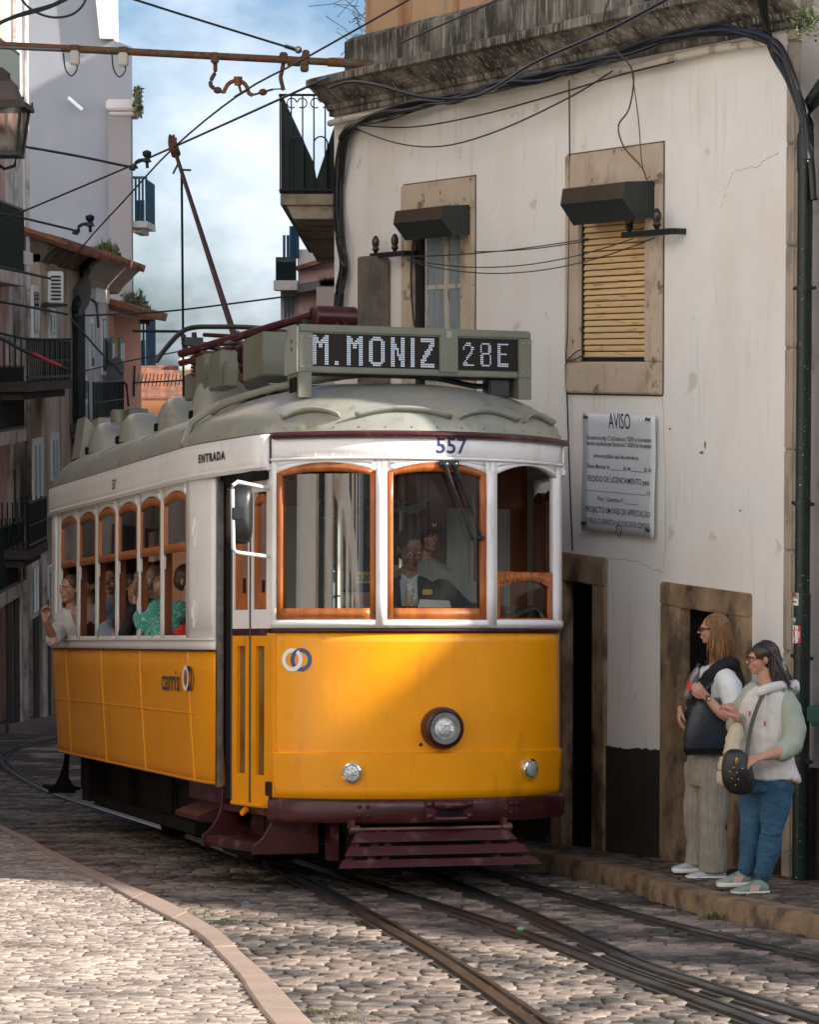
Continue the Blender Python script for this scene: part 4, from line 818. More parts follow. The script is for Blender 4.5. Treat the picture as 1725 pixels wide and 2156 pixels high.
# lower yellow front
g = MB(); g.grid(lambda s, z: fr(s, z), lin(-ARC, ARC, 49), [.585, .65, .75, .84, .868, .875, .95, 1.1, 1.25, 1.4, 1.55, 1.613]); pt('front_panel', g, YELLOW, smooth=True, sol=.012)
g = MB(); g.grid(lambda s, z: fr(s, z, .006), lin(-ARC-.01, ARC+.01, 41), [1.612, 1.640]); pt('belt_strip', g, MAROON, smooth=True, sol=.022)
g = MB()
for s in lin(-1.0, 1.0, 13): g.ell(fr(s, 1.626, .018), (.006, .006, .006), nu=6, nv=4)
pt('belt_rivets', g, MAROON)
# white upper front with three arched openings
WZ0, WZ1 = 1.695, 2.665
def arch(s, c, hw_, z1, rise): q = max(-1, min(1, (s-c)/hw_)); return z1-rise*(q*q)
bays = [(-.705, .318), (0, .318), (.690, .290)]
def holed(g, fn, s0, s1, z0, z1, c, hw_, hb, ht, rise, n=14):
    a, b = c-hw_, c+hw_
    g.grid(fn, lin(s0, a, 3), lin(z0, z1, 8)); g.grid(fn, lin(b, s1, 3), lin(z0, z1, 8)); g.grid(fn, lin(a, b, n), lin(z0, hb, 3))
    S_ = lin(a, b, n); A = [fn(s, arch(s, c, hw_, ht, rise)) for s in S_]; B = [fn(s, z1) for s in S_]; M_ = [A[i].lerp(B[i], .5) for i in range(n)]
    g.strip(A, M_); g.strip(M_, B)
ed = [-ARC, -.355, .355, ARC]
g = MB()
for k, (c, h_) in enumerate(bays): holed(g, lambda s, z: fr(s, z), ed[k], ed[k+1], 1.641, 2.685, c, h_, WZ0, WZ1, .062)
pt('front_frame', g, WHITE, smooth=True, sol=.05)
g = MB()
for s in (-.355, .355): g.grid(lambda a, z: fr(a, z, .030), [s-.032, s+.032], lin(1.66, 2.62, 6)); 
g.grid(lambda a, z: fr(a, z, .028), lin(-ARC, ARC, 40), [1.650, 1.69]); pt('window_posts', g, WHITE, smooth=True, sol=.012)
g = MB(); g.grid(lambda s, z: fr(s, z, .012), lin(-ARC, ARC, 49), [2.685, 2.76, 2.85]); g.grid(lambda s, z: fr(s, z, .028), lin(-ARC, ARC, 49), [2.68, 2.697]); pt('letter_board', g, WHITE, smooth=True, sol=.02)
g = MB()
for s in lin(-.98, .98, 19): g.ell(fr(s, 2.712, .024), (.006, .006, .006), nu=6, nv=4)
pt('board_rivets', g, WHITE)
g = MB(); g.tube([fr(s, 2.832, .035) for s in lin(-ARC+.02, ARC+.06, 40)], .02, 8, up=(0, 0, 1)); pt('rain_rail', g, MAROON, smooth=True)
# wooden window frames + glass
def frame(g, fn, c, hw_, z0, z1, rise, st, bot, n=14):
    a, b = c-hw_, c+hw_; ai, bi = a+st, b-st
    g.grid(fn, [a, ai], lin(z0, z1-rise-.003, 6)); g.grid(fn, [bi, b], lin(z0, z1-rise-.003, 6)); g.grid(fn, lin(ai, bi, n), [z0, z0+bot])
    S_ = lin(a, b, n); A = [fn(s, arch(s, c, hw_, z1, rise)-.004) for s in S_]; B = [fn(max(ai, min(bi, s)), z1-rise*.35-st-rise*.5*((s-c)/hw_)**2) for s in S_]; g.strip(A, B)
wfr = []
for k in (0, 1):
    c, h_ = bays[k]; g = MB(); frame(g, lambda s, z: fr(s, z, -.004+.0), c, h_+.001, WZ0-.002, WZ1+.003, .062, .037, .07); o = pt('front_window', g, WOOD, smooth=True, sol=.06)
    q = MB(); q.grid(lambda s, z: fr(s, z, 0), lin(c-h_+.03, c+h_-.03, 14), lin(WZ0+.05, WZ1-.07, 6)); 
    pt('pane', q, GLASS if k else glass('reflective_glass', (.70, .74, .72), dirt=.02, ior=1.95), o, smooth=True); wfr.append(o)
# third window is lowered
c, h_ = bays[2]; g = MB(); frame(g, lambda s, z: fr(s, z, -.02), c, h_-.005, WZ0-.002, WZ0+.30, .05, .04, .012); o = pt('lowered_window', g, WOOD, smooth=True, sol=.035)
g = MB(); S_ = lin(c-h_, c+h_, 14); g.strip([fr(s, WZ0+.30, -.02) for s in S_], [fr(s, arch(s, c, h_-.04, WZ0+.25, .05), -.02) for s in S_]); pt('top_rail', g, WOOD, o, sol=.035)
g = MB(); g.grid(lambda s, z: fr(s, z, -.02), lin(c-h_+.03, c+h_-.03, 8), lin(WZ0, WZ0+.27, 3)); pt('pane', g, GLASS, o, smooth=True)
# body sides: outline
YK, YKR = 1.66, 7.14; XB = 1.17
def side_path(sgn):      # from door post to the rear
    P = []
    P += bez((sgn*1.10, 1.27, 0), (sgn*1.165, 1.50, 0), (sgn*XB, 1.80, 0), 8)
    P += [V((sgn*XB, y, 0)) for y in lin(1.9, 6.95, 22)]
    P += bez((sgn*XB, 7.0, 0), (sgn*1.165, 7.25, 0), (sgn*1.10, 7.53, 0), 8)
    return P
ZS = 1.505                    # belt on the sides
WB = [(1.90, 2.62), (2.74, 3.44), (3.57, 4.27), (4.40, 5.09), (5.22, 5.90), (6.04, 6.76)]
def tum(z): return -.055*max(0, (ZS-z)/.9)**1.3
for sgn in (-1, 1):
    P = side_path(sgn)
    g = MB(); zz = [.625, .70, .85, 1.0, 1.07, 1.2, 1.35, ZS-.01]
    g.grid(lambda p, z: V((P[p].x+sgn*tum(z), P[p].y, z)), range(len(P)), zz); pt('side_panel', g, YELLOW, smooth=True, sol=.012)
    g = MB()      # seams
    for y in (1.83, 3.45, 4.95, 6.5): g.tube([V((sgn*(XB+.006)+sgn*tum(z), y, z)) for z in zz], .006, 4)
    g.tube([V((P[i].x+sgn*(tum(1.08)+.006), P[i].y, 1.08)) for i in range(6, len(P))], .008, 4); g.tube([V((P[i].x+sgn*(tum(.64)+.006), P[i].y, .635)) for i in range(0, len(P))], .008, 4)
    pt('panel_beading', g, YELLOW, smooth=True)
    g = MB(); g.grid(lambda p, z: V((P[p].x+sgn*.004, P[p].y, z)), range(len(P)), [ZS, 1.53, 1.575]); g.strip([V((p.x+sgn*.02, p.y, 1.565)) for p in P], [V((p.x+sgn*.02, p.y, 1.58)) for p in P])
    pt('waist_rail', g, WHITE, smooth=True, sol=.03)
    g = MB(); g.tube([V((p.x+sgn*.012, p.y, ZS-.006)) for p in P], .008, 5); pt('waist_line', g, MAROON)
    # posts and arched tops
    fn = lambda y, z: V((sgn*XB, y, z)); g = MB(); eds = [1.80]+[(WB[i][1]+WB[i+1][0])/2 for i in range(5)]+[6.95]
    for i, (a, b) in enumerate(WB): holed(g, fn, eds[i], eds[i+1], 1.576, 2.64, (a+b)/2, (b-a)/2+.014, 1.60, 2.585, .05, 10)
    pt('side_frame', g, WHITE, smooth=True, sol=.016)
    Pf = [p for p in P if p.y <= 1.81]; Pr = [p for p in P if p.y >= 6.94]
    g = MB()
    for Q in (Pf, Pr): g.grid(lambda p, z: V((Q[p].x, Q[p].y, z)), range(len(Q)), lin(1.576, 2.64, 5))
    g.pieces('corner_panel', WHITE, tram, smooth=True, sol=.04)
    for i, (a, b) in enumerate(WB):
        g = MB(); m_ = (a+b)/2; h_ = (b-a)/2
        frame(g, lambda y, z: V((sgn*(XB-.004), y, z)), m_, h_+.012, 2.165, 2.582, .05, .045, .06); o = pt('window_sash', g, WOOD, smooth=True, sol=.02)
        q = MB(); q.grid(lambda y, z: V((sgn*(XB-.006), y, z)), [a+.02, b-.02], [2.2, 2.53]); pt('pane', q, GLASSD, o)
        q = MB(); q.b2((sgn*(XB-.055), b-.0, 1.58), (sgn*(XB-.012), b+.03, 2.55)); pt('inner_post', q, WOODD)
        q = MB(); q.b2((sgn*(XB-.005), b-.03, 2.06), (sgn*(XB+.01), b-.01, 2.15)); pt('sash_guide', q, WHITE)
    # aluminium door post
    if sgn < 0:
        g = MB(); g.b2((-1.115, 1.215, .62), (-1.075, 1.268, 2.60)); pt('door_post', g, STEEL)
        g = MB(); [g.ell((-1.117, 1.24, z), (.005, .006, .006), nu=6, nv=4) for z in lin(.8, 2.5, 9)]; pt('post_rivets', g, STEEL)
        for z in (2.28, 1.74):
            g = MB(); g.bb((-1.178, 1.60, z-.03), (-1.20, 1.65, z+.05), .006); g.b2((-1.178, 1.61, z-.09), (-1.19, 1.625, z+.09)); pt('hinge', g, WHITE)
# full outline at rim
def outline(off=0):
    P = [fr(s, 0, off) for s in lin(0, ARC, 14)]; P = [V((p.x, p.y, 0)) for p in P]
    P += [V((x+off, y, 0)) for x, y in ((1.0, .6), (1.05, .9), (1.10, 1.2), (1.14, 1.45), (1.165, 1.75))]
    P += [V((XB+off, y, 0)) for y in lin(2.1, LEN-2.1, 12)]
    P += [V((x+off, LEN-y, 0)) for x, y in ((1.165, 1.75), (1.14, 1.45), (1.10, 1.2), (1.05, .9), (1.0, .6))]
    P += [V((p.x, LEN-p.y, 0)) for p in [fr(s, 0, off) for s in lin(ARC, 0, 14)]]
    return P+[V((-p.x, p.y, 0)) for p in P[-2:0:-1]]
OL = outline(); NO = len(OL)
def zrim(y): return ZR-.0
g = MB()   # cove panel above windows
n0 = 13
idx = [i for i in range(NO) if .40 < OL[i].y < LEN-.40]
for sgn in (-1, 1):
    Q = sorted([OL[i] for i in idx if OL[i].x*sgn > 0], key=lambda p: p.y); Q[0] = V((sgn*HWD, .42, 0))
    g.grid(lambda p, z: V((Q[p].x+sgn*(.012+.02*(z > 2.65)), Q[p].y, z)), range(len(Q)), [2.635, 2.66, 2.70, 2.78, 2.85]); g.tube([V((p.x+sgn*.03, p.y, 2.645)) for p in Q], .014, 6, up=(0, 0, 1))
pt('side_letter_board', g, WHITE, smooth=True, sol=.02)
g = MB(); rings = [[V((p.x, p.y, z))+ (V((p.x, p.y-min(max(p.y, 1.2), LEN-1.2), 0)).normalized()*o_) for p in OL] for z, o_ in ((ZR-.025, .015), (ZR-.03, .035), (ZR-.012, .040), (ZR+.0, .03))]
g.loft(rings, cap=False); pt('roof_rim', g, MAROON, smooth=True)
# roof dome
YC0 = 1.35
def roofp(p, a, dz=0):
    c = V((0, max(YC0, min(LEN-YC0, p.y)), 0)); f = cos(a)**.85; d = V((p.x, p.y, 0))-c; q = c+d*(1+.022)*f; return V((q.x, q.y, ZR-.02+.41*sin(a)**.95+dz))
def roof_z(x, y): q = min(1, abs(x)/1.2); ye = max(0, YC0-y, y-(LEN-YC0))/(YC0+.0); q = min(.999, sqrt(q*q+ye*ye)); return ZR-.02+.41*sin(math.acos(q**(1/.85)))**.95
g = MB(); A_ = [0, .05, .12, .2, .32, .45, .6, .78, .96, 1.15, 1.35, 1.52]; g.loft([[roofp(p, a) for p in OL] for a in A_], cap=True); g.loft([[V((p.x, p.y, ZR-.03)) for p in OL], [roofp(p, 0) for p in OL]], cap=False)
pt('roof', g, ROOFG, smooth=True)
g = MB()   # rain strips on the front of the roof
for (s0, s1) in ((-1.02, -.62), (-.52, .10), (.16, .62), (.68, 1.02)):
    n = 18; A = []; B = []
    for t in lin(0, 1, n):
        s = s0+(s1-s0)*t; a = .30+.20*(1-(2*t-1)**2)*1.0; p = fr(s, 0)
        q = roofp(V((p.x, p.y, 0)), a*.6+.06); A.append(q+V((0, -.012, -.006))); B.append(q+V((sin(s/RR)*.045, -cos(s/RR)*.045, .022)))
    g.strip(A, B)
g.pieces('rain_strip', ROOFG, tram, smooth=True, sol=.012)
g = MB()
for i in range(0, NO, 2): g.ell(roofp(OL[i], .09, .002), (.007, .007, .005), nu=6, nv=4)
pt('roof_bolts', g, ROOFD)
g = MB()
for y in (2.2, 3.9, 5.6, 7.0): g.tube([V((x, y, roof_z(x, y)+.001)) for x in lin(-1.14, 1.14, 30)], .006, 4)
pt('roof_seams', g, ROOFG)
# underside, floor, inside
g = MB(); g.prism([(p.x*.93, LEN/2+(p.y-LEN/2)*.975) for p in OL], .72, .80, lambda a, b, t: V((a, b, t))); pt('floor', g, mat('tram_floor', (.07, .05, .035), .8))
g = MB(); g.prism([(p.x*.95, LEN/2+(p.y-LEN/2)*.97) for p in OL], 2.80, 2.83, lambda a, b, t: V((a, b, t))); pt('ceiling', g, mat('cream_ceiling', (.50, .48, .43), .6))
g = MB()
for y in (1.42, 7.3):
    g.b2((-1.08, y, .8), (-.38, y+.05, 2.8)); g.b2((.38, y, .8), (1.08, y+.05, 2.8)); g.b2((-.38, y, 2.5), (.38, y+.05, 2.8))
g.pieces('bulkhead', WOODD, tram)
g = MB(); g.b2((-.95, 1.40, 1.75), (-.5, 1.415, 2.45)); g.b2((.5, 1.40, 1.75), (.95, 1.415, 2.45)); g.pieces('bulkhead_panel', mat('bulkhead_pale', (.30, .31, .27), .5), tram)
for y in lin(2.1, 6.6, 6):
    for sgn in (-1, 1):
        g = MB(); g.bb((sgn*.38, y, 1.15), (sgn*1.08, y+.42, 1.25), .03); g.bb((sgn*.38, y+.40, 1.2), (sgn*1.08, y+.46, 1.72), .02); pt('seat', g, mat('seat_brown', (.06, .025, .012), .5))
g = MB()
for sgn in (-1, 1):
    g.tube([(sgn*.36, y, 2.5) for y in lin(1.5, 7.2, 4)], .016, 6)
    for y in lin(2.0, 6.8, 4): g.tube([(sgn*.36, y, .8), (sgn*.36, y, 2.8)], .018, 6)
g.pieces('hand_rail', CHROME, tram, smooth=True)
g = MB(); g.bb((-.25, .30, .8), (.50, .62, 1.62), .03); g.tube([(.32, .36, 1.6), (.32, .36, 1.74)], .05, 10); g.tube([(.32, .36, 1.74), (.46, .26, 1.76)], .018, 6); pt('controller', g, mat('console_grey', (.10, .10, .10), .4), smooth=True)
g = MB(); p = tp(1415*0+1095, 1290, 1, .35); g.tube([p+V((-.1, 0, -.1)), p+V((0, 0, .0)), p+V((.10, -.03, .03)), p+V((.16, -.05, -.1))], [.03, .04, .03, .02], 10, round=True); pt('brake_handle', g, BLACK, smooth=True)
# right hand doors seen through the open window
for x_ in (0, 1):
    g = MB(); ya = .62+x_*.32; P_ = lambda y, z: V((.985+.13*(y-.45)*.9, y, z))
    frame(g, P_, ya+.14, .145, .85, 2.55, .04, .04, .3); o = pt('door_leaf', g, WOODD, sol=.04); q = MB(); q.grid(P_, [ya+.03, ya+.25], [1.1, 2.5]); pt('pane', q, GLASS, o)
# near side folding door
def dr(y, z, off=0): t = (y-.42)/(1.65-.42); return V((-(HWD+(XB-.01-HWD)*t)-off, y, z))
g = MB(); g.grid(lambda y, z: dr(y, z), [.40, .45, .49], lin(.60, 1.61, 3)); pt('corner_strip', g, YELLOW, sol=.02)
g = MB(); g.grid(lambda y, z: dr(y, z), [.40, .45, .49], lin(1.64, 2.64, 3)); pt('corner_post', g, WHITE, sol=.03)
for i, (a, b) in enumerate(((.51, .79), (.805, 1.085))):
    o = thing('door_leaf', None, None, None); o.parent = tram
    c = (a+b)/2; h_ = (b-a)/2; z0, z1 = .52, 2.57
    def leaf(zlo, zhi, hb, ht, st, m, nm):
        g = MB(); f = lambda y, z: dr(y, z, -.03)
        for (p, q) in ((a, a+st), (b-st, b)): g.grid(f, [p, q], [zlo, zhi])
        g.grid(f, [a+st, b-st], [zlo, hb]); g.grid(f, [a+st, b-st], [ht, zhi]); return pt(nm, g, m, o, sol=.035)
    leaf(.52, 1.595, .72, 1.53, .075, YELLOW, 'lower_panel'); leaf(1.64, 2.57, 1.76, 2.50, .035, WHITE, 'upper_panel')
    g = MB(); g.grid(lambda y, z: dr(y, z, -.03), [a, b], [1.597, 1.638]); pt('belt_strip', g, MAROON, o, sol=.04)
    g = MB(); frame(g, lambda y, z: dr(y, z, -.033), c, h_-.037, 1.765, 2.495, .05, .04, .10, 8); pt('wooden_sash', g, WOOD, o, sol=.03)
    g = MB(); g.grid(lambda y, z: dr(y, z, -.035), [a+.04, b-.04], [1.8, 2.46]); pt('upper_pane', g, GLASS, o)
    g = MB(); g.grid(lambda y, z: dr(y, z, -.035), [a+.07, b-.07], [.72, 1.53]); pt('lower_pane', g, mat('door_glass_amber', (.12, .055, .015), .1, col2=(.2, .12, .06), scale=2), o)
    g = MB(); g.tube([dr(b+.004, z, -.012) for z in (.52, 2.57)], .009, 6); pt('door_seal', g, BLACK, o)
g = MB(); g.b2((-1.07, .45, 2.57), (-.8, 1.26, 2.62)); g.b2((-1.06, 1.09, .55), (-1.03, 1.21, 2.6)); pt('door_header', g, DARK)
g = MB(); g.tube([dr(y, .53, 0) for y in (.55, .8, 1.05)], .014, 6); g.tube([dr(.8, .5, .01), dr(.84, .47, .02)], .02, 6); pt('door_hinge_rod', g, YELLOW)
# bumper
g = MB(); n = 49
def bmp(s, z, off): a = s/RR; r = RR+.008+off; return V((r*sin(a), RR-r*cos(a), z))
A2 = ARC+.02
g.loft([[bmp(s, .445, -.08), bmp(s, .445, .01), bmp(s, .47, .022), bmp(s, .565, .022), bmp(s, .590, .008), bmp(s, .60, -.02), bmp(s, .60, -.08)] for s in lin(-A2, A2, n)]); bumper = pt('bumper', g, MAROON, smooth=True)
g = MB()
for s in (-.46, .52): 
    for ds in (-.025, .025):
        for z in (.495, .548): g.lathe([(.014, 0), (.014, .010), (.009, .016), (.001, .017)], bmp(s+ds, z, .02), ax=bmp(s, 0, 1)-bmp(s, 0, 0), n=6)
pt('bumper_bolts', g, MAROON, bumper, smooth=True)
g = MB(); s0 = .06
for (zl, zh, sl, sr) in ((.455, .59, -.15, .15),): g.grid(lambda s, z: bmp(s, z, .035+.012*sin((s-s0)*20)*0), lin(s0+sl, s0+sr, 9), lin(zl, zh, 4))
cp = pt('coupling_plate', g, MAROON, bumper, sol=.02, bev=.004)
g = MB(); g.tube([bmp(s0+s, .553-.0*s, .055+.015*cos(s*16)) for s in lin(-.1, .1, 9)], .022, 8); g.tube([bmp(s0+s, .470, .055+.01*cos(s*16)) for s in lin(-.1, .1, 9)], .014, 8)
for s in (-.125, .125):
    for z in (.487, .56): g.lathe([(.02, 0), (.02, .012), (.012, .02), (.001, .021)], bmp(s0+s, z, .045), ax=bmp(s0+s, 0, 1)-bmp(s0+s, 0, 0), n=10)
pt('coupling_jaw', g, MAROON, cp, smooth=True)
g = MB(); g.grid(lambda s, z: bmp(s, z, .048), lin(s0-.085, s0+.085, 5), [.49, .525]); pt('coupling_slot', g, DARK, cp, sol=.004)
g = MB(); g.bb(dr(.40, .60, -.02)-V((.03, 0, 0)), dr(.47, .69, .03), .006); pt('corner_block', g, MAROON)
# lamps
def onfront(px, py):       # solve surface point under a pixel
    best = None
    for s in lin(-1.05, 1.05, 211):
        p = fr(s, 1.0); q = tp(px, py, 0, p.x); e = abs(q.y-fr(s, q.z).y)
        if best is None or e < best[0]: best = (e, s, q.z)
    return best[1], best[2]
def lamp(px, py, R_, name, rimm, deep=.05):
    s, z = onfront(px, py); c = fr(s, z); ax = (fr(s, z, 1)-c).normalized(); g = MB()
    g.lathe([(R_, -.01), (R_, deep*.5), (R_*.93, deep*.9), (R_*.80, deep), (R_*.74, deep*.8)], c, ax, 28); o = pt(name, g, rimm, smooth=True); return o, c, ax
o, c, ax = lamp(930, 1533, .132, 'headlight', MAROON, .09)
g = MB(); g.lathe([(.100, .07), (.098, .088), (.072, .088), (.066, .078)], c, ax, 28); pt('inner_ring', g, STEEL, o, smooth=True)
g = MB(); g.lathe([(.068, .078), (.055, .090), (.03, .097), (.001, .099)], c, ax, 24); pt('lens', g, LENS, o, smooth=True)
g = MB(); X_ = ax.cross(V((0, 0, 1))).normalized(); g.box(c+ax*.097+V((0, 0, .03)), (.05, .01, .02)); g.box(c+ax*.094+X_*.04, (.016, .01, .03)); g.box(c+ax*.094-X_*.04, (.016, .01, .03)); pt('reflector', g, mat('bright_reflector', (.85, .85, .82), .15), o)
for px, py in ((743, 1627), (1109, 1618)):
    o, c, ax = lamp(px, py, .066, 'fog_lamp', CHROME, .04); g = MB(); g.lathe([(.05, .03), (.046, .045), (.02, .052), (.001, .053)], c, ax, 20); pt('lens', g, LENS, o, smooth=True)
    X_ = ax.cross(V((0, 0, 1))).normalized(); g = MB(); [g.ell(c+ax*.05+X_*(.028*cos(a))+V((0, 0, .028*sin(a))), (.004, .004, .004), nu=6, nv=4) for a in lin(0, 2*pi, 8)[:-1]]; pt('lamp_cells', g, BLACK, o)
s, z = onfront(886, 1568); g = MB(); g.lathe([(.012, 0), (.012, .006), (.001, .006)], fr(s, z), fr(s, z, 1)-fr(s, z), 10); pt('keyhole', g, BLACK)
g = MB()
for px, py in ((694, 1502), (759, 1511), (696, 1588), (880, 1588), (880, 1664), (1066, 1588), (1078, 1642), (690, 1655), (1045, 1655)): s, z = onfront(px, py); g.ell(fr(s, z, .008), (.006, .006, .006), nu=6, nv=4)
pt('panel_screws', g, YELLOW)
# rings emblem, numbers, words
def on_fr(body, s0, z0, size, m, name, bold=0, space=1):
    k = MB(); text_mb(k, body, Mx.Identity(4), size, bold=bold, space=space); g = MB(); g.add([fr(s0+v.x, z0+v.y, .026 if z0 > 2 else .008) for v in k.v], k.f); return pt(name, g, m)
s, z = onfront(947, 941); on_fr('557', s, z, .135, NAVY, 'number', .002)
def rings(fn, R_, w_, dx, m1, m2, par=None, asp=1):
    for k, (cx_, m) in enumerate(((-dx, m1), (dx, m2))):
        g = MB(); a = lin(0, 2*pi, 40); g.strip([fn(cx_*asp+asp*R_*cos(t), R_*sin(t), .001*k) for t in a], [fn(cx_*asp+asp*(R_-w_)*cos(t), (R_-w_)*sin(t), .001*k) for t in a]); pt('emblem_ring', g, m, par)
    g = MB(); a = lin(-1.35, 1.0, 12); g.strip([fn(-dx*asp+asp*R_*cos(t), R_*sin(t), .002) for t in a], [fn(-dx*asp+asp*(R_-w_)*cos(t), (R_-w_)*sin(t), .002) for t in a]); pt('emblem_overlap', g, m1, par)
s, z = onfront(625, 1389); rings(lambda x, y, o: fr(s+x, z+y, .009+o), .072, .026, .030, OFFW, mat('emblem_blue', (.02, .07, .22), .4))
NB = mat('side_lettering', (.02, .025, .07), .4)
def on_side(body, px, py, size, m, name, bold=0, asp=1, off=.012, X=XB):
    c = tp(px, py, 0, -X-off); k = MB(); text_mb(k, body, Mx.Identity(4), size, bold=bold); g = MB()
    g.add([V((-X-off+ (-.0), c.y-v.x*asp, c.z+v.y)) for v in k.v], k.f); return pt(name, g, m), c
on_side('carris', 358, 1434, .21, NB, 'name_lettering', .002, 1.25)
c = tp(393, 1428, 0, -XB-.012); rings(lambda x, y, o: V((-XB-.010-o, c.y-x, c.z+y)), .085, .03, .045, OFFW, NB, asp=1.15)
c = tp(239, 1021, 0, -XB-.05); on_side('557', 239, 1021, .10, NB, 'side_number', .001, 1.0, .046)
k = MB(); text_mb(k, 'ENTRADA', Mx.Identity(4), .075, bold=.0028, space=1.25); g = MB()
def cove(y): Q = sorted([p for p in OL if p.x < 0], key=lambda p: p.y); Q[0] = Q[0]; 
Qc = sorted([V((p.x, p.y, 0)) for p in OL if p.x < 0 and .4 < p.y < 8], key=lambda p: p.y)
def covx(y):
    for i in range(1, len(Qc)):
        if Qc[i].y >= y: t = (y-Qc[i-1].y)/(Qc[i].y-Qc[i-1].y); return Qc[i-1].x+(Qc[i].x-Qc[i-1].x)*t
    return Qc[-1].x
c = tp(474, 964, 0, -1.06); g.add([V((covx(c.y-v.x*1.12)-.048, c.y-v.x*1.12, c.z+v.y)) for v in k.v], k.f); pt('entrance_lettering', g, BLACK)
# mirror
mr = thing('mirror', None, None, None); mr.parent = tram
a = tp(572, 1030, 1, .46); b = tp(500, 1014, 1, .30); c = tp(489, 1030, 1, .30); d = tp(491, 1155, 1, .30); e = tp(505, 1164, 1, .30); f = tp(574, 1173, 1, .46)
g = MB(); g.tube([a, a.lerp(b, .5), b, b.lerp(c, .6)+V((-.01, 0, .005)), c, d, d.lerp(e, .6)+V((-.01, 0, -.005)), e, f], .0125, 10); pt('mirror_arm', g, mat('grey_white_tube', (.55, .54, .53), .5), mr, smooth=True)
g = MB(); g.bb(a+V((-.01, -.03, -.06)), a+V((.07, .03, .05)), .012); g.bb(f+V((-.01, -.02, -.05)), f+V((.02, .02, .06)), .008); g.pieces('arm_bracket', WHITE, mr)
c0_ = tp(506, 1083, 1, .34); wx = (tp(532, 1083, 1, .34).x-tp(478, 1083, 1, .34).x)/2; hz = (tp(506, 1020, 1, .34).z-tp(506, 1145, 1, .34).z)/2
g = MB(); rr_ = []
for (f_, dy) in ((.86, .06), (.97, .05), (1, .03), (.98, 0.0), (.86, -.03), (.5, -.05), (.1, -.055)):
    rr_.append([c0_+V((wx*f_*(abs(cos(t))**.45)*(1 if cos(t) > 0 else -1)+.03*f_*sin(t)*wx, dy, hz*f_*(abs(sin(t))**.4)*(1 if sin(t) > 0 else -1))) for t in lin(0, 2*pi, 33)[:-1]])
g.loft(rr_); pt('mirror_housing', g, mat('mirror_black', (.010, .011, .011), .38), mr, smooth=True)
g = MB(); g.bb(tp(489, 1068, 1, .28), tp(512, 1095, 1, .31), .006); pt('mirror_clamp', g, BLACK, mr)
g = MB(); m1 = c0_+V((.0, .062, 0)); g.bb(m1+V((-wx*.85, 0, -hz*.88)), m1+V((wx*.85, .004, hz*.88)), .002); pt('mirror_glass', g, CHROME, mr)
# wipers
wp = thing('wiper', None, None, None); wp.parent = tram
def fo(px, py, off=.05): s, z = onfront(px, py); return fr(s, z, off)
M_WIP = mat('wiper_black', (.02, .024, .028), .3, metal=.3)
g = MB(); A1, A2_ = fo(932, 980, .05), fo(950, 980, .05); B1, B2 = fo(988, 1133, .04), fo(1008, 1135, .04)
for A_0, B_0 in ((A1, B1), (A2_, B2)): g.tube([A_0, A_0.lerp(B_0, .3)], [.016, .010], 8); g.tube([A_0.lerp(B_0, .28), B_0], .0055, 6); g.lathe([(.016, -.01), (.016, .02), (.008, .024)], A_0, (0, -1, 0), 10)
g.box(fo(940, 978, .04), (.12, .02, .05)); g.tube([B1, B2, fo(1013, 1131, .04)], .012, 6); pt('wiper_arm', g, M_WIP, wp, smooth=True)
g = MB(); g.tube([fo(992, 1045, .035), fo(993, 1140, .045), fo(995, 1225, .035)], [.006, .012, .005], 6); g.tube([fo(918, 975, .04), fo(940, 1003, .045), fo(955, 1010, .04)], .004, 5); pt('wiper_blade', g, M_WIP, wp)
# cards inside the windscreen
def card(px0, py0, px1, py1, y, m, name, texts, mt, par=tram):
    a = tp(px0, py1, 1, y); b = tp(px1, py0, 1, y); g = MB(); g.b2((a.x, y, a.z), (b.x, y+.006, b.z)); o = pt(name, g, m, par)
    for tx_, fx, fz_, sz, in texts:
        k = MB(); text_mb(k, tx_, MT, sz, bold=.001); g = MB(); g.add([V((a.x+(b.x-a.x)*fx+v.x, y-.003, a.z+(b.z-a.z)*fz_+v.z)) for v in k.v], k.f); pt('lettering', g, mt, o)
    return o
o = card(717, 1247, 786, 1279, .26, mat('route_card_grey', (.45, .45, .44), .4), 'route_card', [('28E', .24, .5, .062)], OFFW)
a = tp(745, 1272, 1, .255); b = tp(786, 1256, 1, .255); g = MB(); g.b2((a.x, .2535, a.z), (b.x, .258, b.z)); pt('red_band', g, mat('card_red', (.75, .20, .09), .5), o)
card(751, 1204, 782, 1228, .24, mat('price_yellow', (.85, .60, .08), .5), 'price_card', [('3,20', .5, .45, .05)], BLACK)
g = MB(); a = tp(770, 1232, 1, .245); g.b2((a.x-.02, .24, a.z-.02), (a.x+.02, .26, a.z+.01)); g.b2((a.x-.14, .255, a.z-.045), (a.x+.15, .27, a.z-.02)); pt('card_rail', g, BLACK)
g = MB(); p = tp(668, 1277, 1, .28); q = tp(726, 1256, 1, .28); g.tube(bez(p, (p+q)/2+V((0, 0, .05)), q, 8), .008, 6); pt('horn_tube', g, CHROME)
# front window sill / dashboard
g = MB(); g.prism([(fr(s, 0, -.03).x, fr(s, 0, -.03).y) for s in lin(-1.0, 1.0, 20)]+[(.85, .55), (-.85, .55)], 1.60, 1.66, lambda a, b, t: V((a, b, t))); pt('dashboard', g, WHITE)
